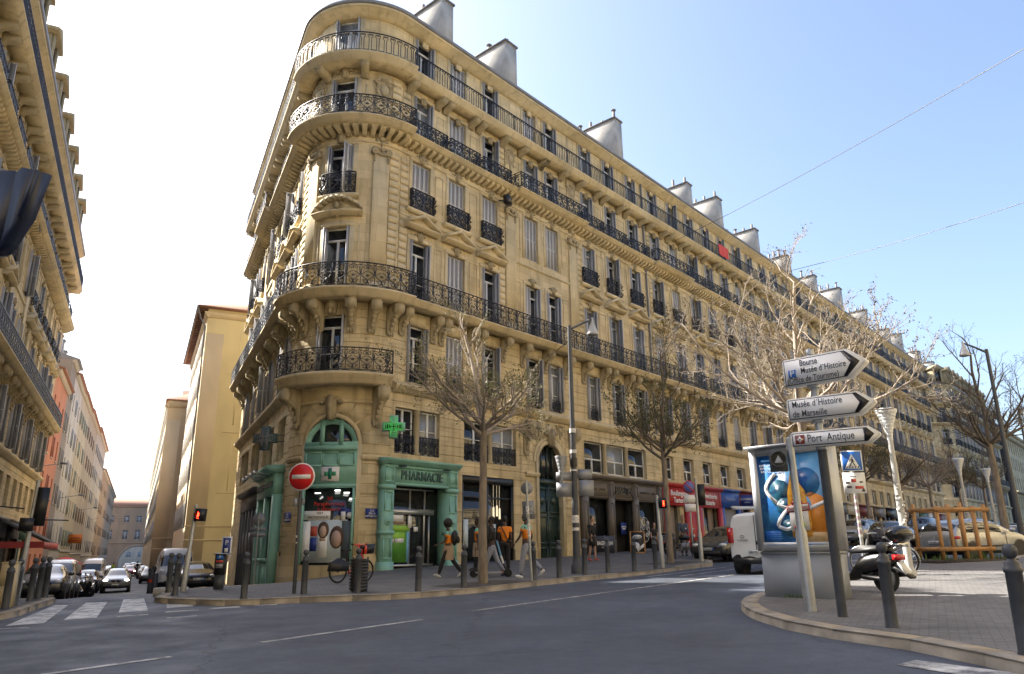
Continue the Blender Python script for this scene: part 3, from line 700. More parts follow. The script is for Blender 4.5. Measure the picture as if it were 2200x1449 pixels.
def haussmann(B,P,ua,ub,wins,seed=0,pav=(),boxes=None,lod=0,ends=(1,1),L2=True,kinds=None,mezz=(),ground=(),quoin=(),bay=None,capitals=True,zbase=-3.,dormers=False,ground_wall=True,name2='balcony'):
    """one straight (or corner) stretch of facade with six storeys above the shops; parts go under B"""
    rnd=random.Random(seed); org=tuple(B.location); W=MB(); T=MB(); G=MB()
    ops=[]
    for u in wins:
        for z0,z1,_ in LV: ops.append((u-.61,u+.61,z0,z1))
    ops+=list(mezz)+list(ground)
    if bay: ops+=bay
    rows=[(zbase,1.5,.05)]+courses(1.5,7.95,.43)+[(7.95,8.88,0.)]+courses(8.88,12.3,.38)+[(12.3,27.7,0.)]
    if not ground_wall: rows=[r for r in rows if r[0]>=7.9]
    wall(W,P,ua,ub,rows,ops)
    fsweep(T,P,ua,ub,STR1); fsweep(T,P,ua,ub,[(-.2,16.98),(.07,17.0),(.09,17.12),(-.2,17.14)])
    fsweep(T,P,ua,ub,[(-.2,20.3),(.08,20.32),(.1,20.4),(-.2,20.42)])
    # balconies: second floor, fourth-floor ledge on modillions, fifth floor
    def balc(ua,ub,z0,z1,d,style,H,name,ret=(0,0),rz=True,mod=False):
        m=MB(); fsweep(m,P,ua,ub,SLAB(z0,z1,d))
        if mod:
            fsweep(m,P,ua,ub,[(-.1,z0-.1),(.12,z0-.1),(.2,z0),(-.1,z0)])
            n=int((ub-ua)/.40)
            for i in range(n):
                u=ua+(i+.5)*(ub-ua)/n; fsweep(m,P,u-.1,u+.1,[(.0,z0-.30),(.12,z0-.27),(d*.62,z0-.14),(d*.66,z0-.001),(.0,z0-.001)])
        o=part(name,m,M_STL,B,org)
        if style:
            r=MB(); railing(r,P,ua+.04,ub-.04,d-.08,z1,H,style,.0115 if lod==0 else .015,lod,returns=ret)
            part('railing',r,M_IRON,o,org)
        return o
    if L2: balc(ua,ub,12.3,12.62,.98,'scroll',1.1,'balcony')
    balc(ua,ub,20.93,21.17,.80,None,0,'ledge',mod=True)
    balc(ua,ub,24.24,24.6,.93,'bars',1.0,'balcony')
    for (a,b,ext) in (boxes or []):
        if ext:      # projecting ledge with a long cage
            m=MB(); fsweep(m,P,a,b,SLAB(20.95,21.19,1.05)); o=part('balcony',m,M_STL,B,org)
            r=MB(); railing(r,P,a+.05,b-.05,.97,21.19,.95,'scroll',.0145,lod,returns=(.9,.9)); part('railing',r,M_IRON,o,org)
        else:
            r=MB(); railing(r,P,a,b,.62,21.17,.92,'scroll',.0145,lod,returns=(.6,.6)); part('railing',r,M_IRON,B,org)
    fsweep(T,P,ua,ub,CORN); 
    Z=MB(); fsweep(Z,P,ua,ub,GUT); fsweep(Z,P,ua,ub,[(-.45,28.0),(-.45,27.6),(-2.6,27.6),(-2.6,28.95)]); part('roof',Z,M_ZINC,B,org)
    # windows, surrounds, sills, hoods, carved keystones
    for k,u in enumerate(wins):
        pv=any(a<u<b for a,b in pav)
        for j,(z0,z1,tr) in enumerate(LV):
            kd=(kinds or {}).get((k,j)) or rnd.choice(['open','open','closed','closed','half','swung','swung'] if j in (1,2,3) else ['open','open','closed','half','swung'])
            window(B,P,u,z0+.01,1.2,z1-z0-.02,kd,tr,curtain=rnd.random()<.42)
            if j: surround(T,P,u,z0,z1,1.2,.19,.05)
            else:
                fsweep(T,P,u-.5,u+.5,[(0,z1+.02),(.04,z1+.02),(.05,z1+.6),(0,z1+.6)])
        # hood over the second floor
        if not pv:
            m=MB(); pediment(m,P,u,16.42,2.15,'tri' if (seed%2==0 or k%4!=1) else 'seg'); part('pediment',m,M_STL,B,org)
        # third-floor sill and guard
        if not pv:
            fsweep(T,P,u-1.0,u+1.0,[(0,17.3),(.1,17.3),(.22,17.38),(.24,17.5),(0,17.51)])
            r=MB(); railing(r,P,u-.74,u+.74,.2,17.52,1.02,'scroll',.016,lod,returns=(.18,.18),W0=.5); part('railing',r,M_IRON,B,org)
        r=MB(); railing(r,P,u-.6,u+.6,-.02,8.92,.5,'scroll',.013,1,W0=.4); part('railing',r,M_IRON,B,org)
        if lod<2:
            for j,zz in ((1,15.98),(2,20.2),(3,23.55)): carve('keystone',keystone_mb,B,P,u,zz-.02,(.9,.7,.55 if j==3 else .62))
        fbox(T,P,u-.2,u+.2,0,.09,27.0,27.33)
    # brackets under the balconies
    ws=sorted(wins)
    if lod<2:
        for u in ws:
            for s in (-.98,.98):
                if ua+.1<u+s<ub-.1:
                    carve('bracket',bracket_mb,B,P,u+s,23.74,(1,1.1,1))
                    if L2: carve('console',console_mb,B,P,u+s,11.05,(1,1,1.62))
        for a,b in zip(ws[:-1],ws[1:]):      # sunk panels between windows: raised border strips
            c=(a+b)/2; hw=(b-a)/2-.98
            if hw>.2 and hw<1.1:
                for z0,z1 in ((17.9,19.9),(21.6,23.4),(13.0,15.9)):
                    for x in (c-hw,c+hw-.05): fbox(T,P,x,x+.05,0,.03,z0,z1)
                    fbox(T,P,c-hw,c+hw,0,.032,z1,z1+.05)
                fbox(T,P,c-.03,c+.03,-.01,.012,24.6,27.3)
    for a,b in pav:
        for x0 in (a,b-.85):
            fbox(T,P,x0,x0+.85,0,.11,12.62,20.2); fbox(T,P,x0-.06,x0+.91,0,.16,12.62,13.3); fbox(T,P,x0,x0+.85,0,.09,21.17,24.2)
            if capitals: carve('capital',volute_cap_mb,B,P,x0+.42,19.62); carve('cartouche',cartouche_mb,B,P,x0+.42,23.3,(.95,.9,.85))
            if capitals and lod==0: carve('cartouche',cartouche_mb,B,P,x0+.42,20.62,(.8,.7,.4))
    for q in quoin:
        z=12.7
        while z<24.0:
            if not 20.2<z+.3<21.2: fbox(T,P,q-.24,q+.24,0,.05,z,z+.33)
            z+=.37
    part('wall',W,M_ST,B,org); part('moulding',T,M_STL,B,org)
def chimney(B,P,u,o,w=1.15,dpt=5.5,z0=27.6,z1=33.0,n=6,seed=0):
    """tall rendered stack standing across the roof with a row of pots"""
    p,rz=P.frame(u); loc=np.array((p[0],p[1],P.z0))-np.array(B.location); rnd=random.Random(seed)
    m=MB(); m.prism([(-w/2*1.12,z0),(w/2*1.12,z0),(w/2,z1),(-w/2,z1)],-o,-o+dpt,'xz'); 
    m.cur=1; m.box6(-w/2-.08,w/2+.08,-o-.08,-o+dpt+.08,z1,z1+.12)
    c=link('chimney',m.mesh('chimney',[M_RENDER,M_TERRA]),B,loc,rz)
    for k in range(n):
        h=rnd.uniform(.45,.9); q=MB(); x,y=rnd.uniform(-.12,.12),-o+.4+k*(dpt-.8)/(n-1)
        q.lathe([(.13,0),(.11,h),(.085,h)],(x,y,z1+.12),8)
        if rnd.random()<.3: q.lathe([(.02,h+.05),(.2,h+.1),(.2,h+.14),(.02,h+.2)],(x,y,z1+.12),8); q.tube([(x,y,z1+.1+h),(x,y,z1+.25+h)],.05,5)
        link('chimney_pot',q.mesh('chimney_pot',M_TERRA),c)
def core_block(B,poly,z0,z1,name='light_blocking_core'):  # unseen solid added inside the shell, stops sunlight leaking through the openings
    m=MB(); m.prism(poly,z0,z1); return part(name,m,M_DARK,B,tuple(B.location))
V0=np.array([-8.153,29.211])
PC=Path.corner(V0,dL,nL,dR,nR,2.8); UA=PC.arc
pw=lambda u,o: tuple(PC.map(np.array([float(u)]),o,0)[0][:2])
# ---- corner building
BC=thing('corner_building','ochre stone corner apartment block with rounded end, iron balconies and green pharmacy at its foot','building',(*pw(0,0),.3))
RW=[4.15,6.65,9.2,12.75,14.7,18.45,21.2,24.05]; LW=[-4.4,-6.9,-9.4,-12.2,-14.0,-16.9,-19.3,-21.6]
KR={(0,0):'open',(0,1):'open',(1,1):'closed',(2,1):'open',(0,2):'closed',(1,2):'closed',(2,2):'closed',(3,1):'half',(4,1):'open',(3,2):'closed',(4,2):'closed',(5,2):'half',(0,3):'open',(1,3):'closed',(2,3):'swung',(3,3):'open',(4,3):'open',(5,3):'open',(6,3):'open',(7,3):'open',(0,4):'open',(1,4):'closed',(2,4):'open',(3,4):'closed',(4,4):'open',(5,4):'open',(6,4):'open',(7,4):'open',(5,1):'open',(6,1):'swung',(7,1):'open',(6,2):'swung',(7,2):'open',(5,0):'open',(6,0):'open',(7,0):'open',(1,0):'closed'}
MZ_R=[(3.0,5.72,5.62,7.68),(7.35,11.22,5.62,7.62)]+[(17.3,24.2,5.75,7.6)]
GR_R=[(2.62,6.25,.2,4.3),(7.25,11.0,.4,4.95),(12.97,15.03,.2,7.03),(16.9,25.2,.3,4.3)]
haussmann(BC,PC,UA,25.62,RW,2,pav=[(10.45,17.2)],boxes=[(3.1,5.35,0),(5.6,7.8,0),(8.1,10.35,0),(10.75,17.3,1),(17.45,19.6,0),(20.0,22.3,0),(22.9,25.3,0)],kinds=KR,mezz=MZ_R,ground=GR_R,quoin=(3.05,10.15,17.5))
MZ_L=[(-6.1,-4.0,5.62,7.6),(-10.9,-7.4,5.62,7.6),(-15.6,-12.2,5.62,7.6),(-20.8,-17,5.62,7.6)]
haussmann(BC,PC,-23.2,-UA,LW,3,pav=[(-15.4,-10.9)],boxes=[(-5.4,-3.4,0),(-7.9,-5.9,0),(-10.4,-8.4,0),(-15.2,-11.0,1),(-17.9,-15.9,0),(-20.3,-18.3,0),(-22.6,-20.6,0)],mezz=MZ_L,ground=[(-8.2,-3.6,.2,4.2),(-16,-9.2,-.5,4.2)],lod=1,quoin=(-3.05,))
# ---- rounded end
def bay():
    org=tuple(BC.location); W=MB(); T=MB(); uc=-.18
    ops=[(uc-.6,uc+.6,z0,z1) for z0,z1,_ in LV]+[(-1.05,1.25,.95,7.05)]
    rows=[(-3,1.3,.10)]+courses(1.3,7.6,.43)+[(7.6,8.88,0.)]+courses(8.88,12.3,.38)+[(12.3,27.7,0.)]
    wall(W,PC,-UA,UA,rows,ops); arch_fill(W,PC,.1,1.15,5.88,7.06)
    arch_ring(T,PC,.1,1.15,1.33,5.88,.07); voussoirs(T,PC,.1,1.36,2.0,5.88,.035,9)
    for s in (-1,1): fbox(T,PC,.1+s*1.24-.09,.1+s*1.24+.09,0,.07,.95,5.88)
    for s in (-1,1): fsweep(T,PC,.1+s*1.95-.62,.1+s*1.95+.62,[(0,5.2),(.06,5.2),(.14,5.3),(.16,5.42),(0,5.44)])
    fsweep(T,PC,-2.4,2.4,[(-.1,7.62),(.06,7.64),(.1,7.74),(-.1,7.78)])
    fsweep(T,PC,-UA,UA,CORN); Z=MB(); fsweep(Z,PC,-UA,UA,GUT); fsweep(Z,PC,-UA,UA,[(-.45,28.0),(-.45,27.6),(-2.6,27.6),(-2.6,28.95)]); part('roof',Z,M_ZINC,BC,org)
    for z0,z1,tr in LV[1:]: surround(T,PC,uc,z0,z1,1.2,.22,.06)
    fsweep(T,PC,-UA,UA,[(-.2,20.3),(.08,20.32),(.1,20.4),(-.2,20.42)])
    def balc(a,b,z0,z1,d,style,H,ret,mod=False):
        m=MB(); fsweep(m,PC,a,b,SLAB(z0,z1,d))
        if mod:
            n=int((b-a)/.34)
            for i in range(n):
                u=a+(i+.5)*(b-a)/n; fsweep(m,PC,u-.1,u+.1,[(0,z0-.34),(.14,z0-.3),(d*.6,z0-.16),(d*.66,z0-.001),(0,z0-.001)])
        o=part('balcony',m,M_STL,BC,org); r=MB(); railing(r,PC,a+.03,b-.03,d-.08,z1,H,style,.0115,0,returns=ret,W0=.46 if style=='scroll' else .27); part('railing',r,M_IRON,o,org)
    balc(-2.25,2.25,8.36,8.85,1.0,'scroll',1.05,(.9,.9)); balc(-UA-.1,UA+.3,12.24,12.64,1.15,'scroll',1.12,(0,0)); balc(-UA-.1,UA+.1,20.93,21.26,1.12,'scroll',1.0,(.5,.5),True); balc(-UA-.1,UA+.1,24.3,24.72,1.08,'bars',1.03,(0,0))
    # curved hood, guard and sill in the middle
    m=MB(); pediment(m,PC,uc,16.42,2.3,'seg'); part('pediment',m,M_STL,BC,org); carve('cartouche',cartouche_mb,BC,PC,uc,16.95,(.6,1.2,.6))
    fsweep(T,PC,uc-.95,uc+.95,[(0,17.3),(.1,17.3),(.26,17.38),(.28,17.52),(0,17.53)])
    r=MB(); railing(r,PC,uc-.78,uc+.78,.24,17.53,1.08,'scroll',.0145,0,returns=(.2,.2),W0=.5); part('railing',r,M_IRON,BC,org)
    for j,kd in enumerate(['open','swung','swung','open','open']):
        z0,z1,tr=LV[j]; window(BC,PC,uc,z0+.01,1.2,z1-z0-.02,kd if j!=1 else 'open',tr,curtain=j==4)
    for zz in (20.22,23.85): carve('keystone',keystone_mb,BC,PC,uc,zz,(1.1,1,.75))
    for s in (-1,1):
        a=s*1.72; fbox(T,PC,a-.36,a+.36,0,.13,12.64,20.1); fbox(T,PC,a-.42,a+.42,0,.18,12.64,13.25); fbox(T,PC,a-.34,a+.34,0,.1,21.2,24.2)
        carve('capital',volute_cap_mb,BC,PC,a,19.6,(.95,1,1)); carve('cartouche',cartouche_mb,BC,PC,a,23.25,(1,1,1)); carve('cartouche',cartouche_mb,BC,PC,a,20.6,(.75,.7,.4))
        carve('console',console_mb,BC,PC,.1+s*1.9,6.75,(1.25,1.25,2.15)); 
        for q in (.72,1.62,2.5): carve('console',console_mb,BC,PC,s*q,10.9,(1.15,1.25,1.8))
        carve('bracket',bracket_mb,BC,PC,uc+s*.95,23.78,(1.05,1.3,1.05))
        z=12.7
        while z<23.9:
            if not 20.1<z+.3<21.2: fbox(T,PC,s*2.42-.24,s*2.42+.24,0,.06,z,z+.33)
            z+=.37
    carve('mask',mask_mb,BC,PC,-.15,11.98,(.95,1,1)); carve('keystone',keystone_mb,BC,PC,.1,6.95,(1.2,1.6,1.5))
    for zz in (13.0,21.6):
        for x in (-1.2,.84): fbox(T,PC,x,x+.05,0,.03,zz,zz+(3 if zz<20 else 1.9))
    part('wall',W,M_ST,BC,org); part('moulding',T,M_STL,BC,org)
bay()
cc=PC.C; arcp=[tuple(cc+np.array((math.cos(a),math.sin(a)))*2.2) for a in np.linspace(PC.a1,PC.a2,8)]
core_block(BC,[pw(-23.1,-.5),pw(-3,-.5)]+arcp+[pw(3,-.5),pw(25.5,-.5),pw(25.5,-11),pw(13,-12),pw(-20,-10),pw(-23.1,-10)],-2,28.85)
W2=MB(); fbox(W2,PC,-23.35,-23.2,-10,.0,-3,27.6); part('wall',W2,M_ST,BC,tuple(BC.location),label='plain end wall facing the side alley')
for k,(u,o) in enumerate(((6.9,-1.2),(12.55,-1.2),(25.0,-1.2))): chimney(BC,PC,u,o,.95+.12*(k%2),5.0+.5*k,27.6,32.4+.3*k,6+k%2,k)
dp=MB(); dp.tube([tuple(PC.map(np.array([25.55]),.1,z)[0]) for z in (27.4,20.9,12.7,8.8)],.065,8); part('downpipe',dp,M_PIPE,BC,tuple(BC.location))
# ---- two longer neighbours down the street
def neighbour(name,label,ua,ub,first,step,n,seed,lod,ch=()):
    B=thing(name,label,'building',(*pw(ua,0),1.0)); w=[first+step*i for i in range(n)]
    bx=[]; i=0
    while i<n:
        if i%7==0 and i+1<n: bx.append((w[i]-1.25,w[i+1]+1.25,1)); i+=2
        else: bx.append((w[i]-1.15,w[i]+1.15,0)); i+=1
    mz=[(u-.75,u+.75,5.9,7.5) for u in w]
    haussmann(B,PC,ua+.002,ub,w,seed,pav=[(w[n//2-1]-1.6,w[n//2]+1.6)] if lod<2 else [],boxes=bx,lod=lod,mezz=mz,ground=[(u-1.15,u+1.15,1.0,4.9) for u in w],quoin=(ua+.6,),L2=True)
    core_block(B,[pw(ua+.1,-.5),pw(ub-.05,-.5),pw(ub-.05,-11),pw(ua+.1,-11)],-1,28.8)
    for k,u in enumerate(ch): chimney(B,PC,float(u),-1.3,.85+.2*(k%2),4.2+1.1*((k*7)%3)/2,27.6,32.0+.8*((k*5)%3)/2,4+k%4,seed+k)
    return B
BB=neighbour('apartment_building','ochre stone block beside the corner block, red and blue shops at its foot',25.62,66.0,27.05,2.87,14,5,1,(36.3,42.2,50.5,58.8))
BD=neighbour('apartment_building','farther ochre stone block, last before the cross street with the curved house',66.0,108.,67.6,2.9,14,8,1,(67,76,86.5,97,104))
# ================================================================ left side of the side street
PL=Path.straight(lp(7.6,0),dL,-nL,-1.4)
BLf=thing('apartment_building','ochre stone block on the left edge with dormers along its eave and heavy scrolled brackets','building',(*lp(7.6,46),-1.2))
haussmann(BLf,PL,21.5,70,[22.7+2.95*i for i in range(16)],6,pav=[(44.4,50.6)],boxes=[(22.7+2.95*i-1.1,22.7+2.95*i+1.1,0) for i in range(16)],lod=1,mezz=[(22.7+2.95*i-.8,22.7+2.95*i+.8,5.7,7.6) for i in range(16)],ground=[(22.7+2.95*i-1.15,22.7+2.95*i+1.15,.6,4.6) for i in range(16)])
core_block(BLf,[lp(8.1,21.6),lp(8.1,69.9),lp(19,69.9),lp(19,21.6)],-4,27.4)
ew=MB(); ew.prism([lp(7.6,69.95),lp(7.6,70.1),lp(18,70.1),lp(18,69.95)],-4,26.2); part('end_wall',ew,M_ST,BLf,tuple(BLf.location))
for i in range(10):      # dormers on the eave
    u=24.2+4.55*i; p,rz=PL.frame(u); loc=np.array((p[0],p[1],PL.z0+27.85))-np.array(BLf.location)
    def dm():
        m=MB(); m.box6(-.95,.95,-.35,2.2,0,2.3); m.prism([(-1.25,2.3),(1.25,2.3),(1.3,2.5),(.0,3.2),(-1.3,2.5)],-.65,2.4,'xz'); m.box6(-.85,-.55,-.5,-.35,.0,2.3); m.box6(.55,.85,-.5,-.35,0,2.3); return m
    d=link('dormer',kit('dormer',dm,M_STL),BLf,loc,rz)
    link('pane',kit('dormer_pane',lambda:MB().box6(-.5,.5,-.38,-.355,.15,2.1),M_GL),d)
# its nearer part runs on past the left edge of the view and throws the long shadow over the crossing
BLn=thing('apartment_building','ochre stone block continuing the left row towards the viewer','building',(*lp(7.6,14),0))
W=MB(); wl=[(8.5+2.95*i) for i in range(5)]; wall(W,PL,7,21.5,[(-3,1.5,.05)]+courses(1.5,12.3,.43)+[(12.3,27.7,0)],[(u-.6,u+.6,a,b) for u in wl for a,b,_ in LV]); part('wall',W,M_ST,BLn,tuple(BLn.location))
T=MB(); fsweep(T,PL,7,21.5,STR1); fsweep(T,PL,7,21.5,SLAB(12.3,12.62,.95)); fsweep(T,PL,7,21.5,SLAB(20.93,21.17,.8)); fsweep(T,PL,7,21.5,SLAB(24.24,24.6,.9)); fsweep(T,PL,7,21.5,CORN); part('moulding',T,M_STL,BLn,tuple(BLn.location))
core_block(BLn,[lp(7.95,7.1),lp(7.95,21.4),lp(19,21.4),lp(19,7.1)],-4,27.8)
# ---- plainer houses farther along, each its own
M_TILE=mat('terracotta_tiles',(.34,.17,.11),.85,var=.3,scale=14,bump=.4,bscale=12)
def plaster(name,col,var=.14): return mat(name,col,.92,var=var,scale=.7,bump=.15,bscale=12,detail=7,stretch=(1,1,.45))
def flat_shutters(w,h):
    return [MB().merge(leaf_mb(.5*w,h),rot4((s*(w/2+.25*w+.03)-.25*w,-.04,0))) for s in (-1,1)]
def house(name,label,P,ua,ub,zt,zb,col,floors,nb,sh,roof='tile',group=None,wnd=(.95,1.75),deep=9,closed=.3,seed=1,chim=1,shop=True,cat='house',g0=3.6):
    B=thing(name,label,cat,(*P.map(np.array([(ua+ub)/2]),0,0)[0][:2],zb),0,group); org=tuple(B.location); rnd=random.Random(seed); mw=plaster(col[0],col[1])
    z0=zb-P.z0; zt=zt-P.z0; fh=(zt-z0-g0-.6)/floors; us=[ua+(ub-ua)*(i+.5)/nb for i in range(nb)]; ops=[]; 
    for f in range(floors):
        zz=z0+g0+f*fh+.55; hh=min(wnd[1],fh*.66)*(1 if f<floors-1 else .85)
        for u in us: ops.append((u-wnd[0]/2,u+wnd[0]/2,zz,zz+hh))
    gops=[(u-wnd[0]*.75,u+wnd[0]*.75,z0+.1,z0+2.7) for u in us] if shop else []
    W=MB(); wall(W,P,ua,ub,[(z0-2,zt,0)],ops+gops,.25); 
    q=np.array([(ua,0,z0-2),(ua,-deep,z0-2),(ua,-deep,zt),(ua,0,zt)]); W.add(P.map(q[:,0],q[:,1],q[:,2]),[[0,1,2,3]],q[:,[1,2]])
    q=np.array([(ub,0,z0-2),(ub,-deep,z0-2),(ub,-deep,zt),(ub,0,zt)]); W.add(P.map(q[:,0],q[:,1],q[:,2]),[[3,2,1,0]],q[:,[1,2]])
    part('wall',W,mw,B,org)
    T=MB(); fsweep(T,P,ua,ub,[(-.1,zt-.3),(.12,zt-.28),(.3,zt-.1),(.34,zt),(-.1,zt)]); fsweep(T,P,ua,ub,[(-.1,z0+g0-.1),(.1,z0+g0-.08),(.1,z0+g0+.06),(-.1,z0+g0+.08)])
    for u,_,a,b in [( (o[0]+o[1])/2,0,o[2],o[3]) for o in ops]: fbox(T,P,u-wnd[0]/2-.1,u+wnd[0]/2+.1,0,.08,a-.12,a-.01)
    part('moulding',T,mat('pale_trim',(.50,.46,.39),.85,var=.1,scale=2),B,org)
    R=MB(); fsweep(R,P,ua-.05,ub+.05,[(.55,zt+.0),(.6,zt+.1),(-deep/2,zt+deep*.17),(-deep-.3,zt+.1),(-deep-.3,zt)]); part('roof',R,M_TILE if roof=='tile' else M_ZINC,B,org)
    ms=mat('shutter_'+sh[0],sh[1],.6,var=.12,scale=3)
    for a,b,c,d in ops:
        o=window(B,P,(a+b)/2,c,b-a,d-c,'none',None,(.5,),curtain=rnd.random()<.4)
        k=('flat_shutter',sh[0],round(b-a,2),round(d-c,2))
        if rnd.random()<closed: [link('shutter',kit(k+('c',s),lambda:closed_sh_mb(b-a,d-c,s),[ms,ms]),o) for s in (-1,1)]
        else: [link('shutter',kit(k+(s,),lambda:flat_shutters(b-a,d-c)[(s+1)//2],[ms,ms]),o) for s in (-1,1)]
    for a,b,c,d in gops:
        p,rz=P.frame((a+b)/2); D=MB(); D.box6(-(b-a)/2,(b-a)/2,.18,.24,0,d-c); link('shop_door',D.mesh('shop_door',rnd.choice([M_GL,M_DARK,mat('dark_door',(.05,.035,.03),.5)])),B,np.array((p[0],p[1],c+P.z0))-np.array(org),rz)
    for k in range(chim): chimney(B,P,ua+.5+(ub-ua-1)*k/max(1,chim),-1.2,.8,2.4,zt-.2,zt+2.3,4,seed+k)
    return B
GL='row houses along the left of the side street'
house('town_house','terracotta orange painted house right after the stone block on the left',PL,70.1,81,16.3,-1.2,('orange_plaster',(.50,.215,.13)),4,3,('rust',(.34,.10,.06)),group=GL,seed=2,closed=.6,chim=0)
house('town_house','narrow grey brown house with tall chimneys rising above the orange house',PL,81,86,19.6,-1.4,('grey_brown_plaster',(.27,.235,.20)),5,2,('dull_grey',(.25,.25,.26)),roof='zinc',group=GL,seed=3,chim=2)
house('town_house','white house with pale grey shutters beside the narrow grey brown one',PL,86,97,19.2,-1.6,('white_plaster',(.52,.49,.44)),5,3,('blue_grey',(.30,.33,.38)),group=GL,seed=4,chim=1)
house('town_house','cream house with green shutters in the middle of the left row',PL,97,111,19.4,-1.8,('cream_plaster',(.48,.41,.29)),5,4,('sage_green',(.21,.27,.22)),group=GL,seed=5,chim=2)
house('town_house','beige house with brown shutters after the green shuttered one',PL,111,133,19.8,-2.1,('beige_plaster',(.40,.33,.24)),5,5,('brown',(.18,.12,.08)),group=GL,seed=6,chim=1)
house('town_house','far pale house with narrow windows near the end of the left row',PL,133,165,20.6,-2.4,('pale_plaster',(.43,.38,.31)),5,7,('dull_grey',(.25,.25,.26)),group=GL,seed=7,chim=2)
house('stone_block','low brown stone block with close set pilasters near the archway','building' and PL,165,250,17.2,-3.0,('brown_stone',(.30,.21,.13)),4,16,('brown',(.18,.12,.08)),group=None,seed=8,chim=0,cat='building')
# ---- archway across the end of the side street
PA=Path.straight(lp(13,262),-nL,-dL,-3.6)
BA=thing('archway_building','old stone building bridging the far end of the side street over a round arch','building',(*lp(2,262),-3.6)); org=tuple(BA.location)
W=MB(); aw=[(u-.75,u+.75,z0,z1) for u in (9.2,12.6,16.0,19.0,5.0) for z0,z1 in ((9.1,12.0),(14.2,16.2))]
wall(W,PA,-14,32,[(-1,19.2,0)],[(8.3,17.9,-1,7.1)]+aw,1.2); arch_fill(W,PA,13.1,4.8,2.25,7.1,1.2); part('wall',W,plaster('archway_stone',(.33,.25,.175)),BA,org)
T=MB(); arch_ring(T,PA,13.1,4.8,5.5,2.25,.12); fsweep(T,PA,-14,32,[(-.1,7.9),(.2,7.95),(.25,8.2),(-.1,8.25)]); fsweep(T,PA,-14,32,[(-.1,18.6),(.3,18.8),(.6,19.1),(.6,19.25),(-.1,19.3)]); part('moulding',T,mat('archway_trim',(.36,.28,.2),.9,var=.15,scale=2),BA,org)
R=MB(); fsweep(R,PA,-14,32,[(.7,19.25),(.7,19.4),(-6,22),(-12,19.3)]); part('roof',R,M_TILE,BA,org)
for a,b,c,d in aw: window(BA,PA,(a+b)/2,c,b-a,d-c,'none',.7,(.4,),curtain=True)
q=[lp(13+14,263.3),lp(4.8,263.3),lp(4.8,273),lp(27,273)]; core_block(BA,q,-5,15.6); core_block(BA,[lp(-4.9,263.3),lp(-19,263.3),lp(-19,273),lp(-4.9,273)],-5,15.6); core_block(BA,[lp(4.8,263.3),lp(-4.9,263.3),lp(-4.9,273),lp(4.8,273)],3.8,15.6)
# ---- building glimpsed through the arch
PF=Path.straight(lp(12,330),-nL,-dL,-4)
house('town_house','pale house glimpsed through the far stone archway',PF,0,26,14,-4,('pale_plaster',(.43,.38,.31)),3,7,('blue_grey',(.30,.33,.38)),seed=9,chim=0,shop=False)
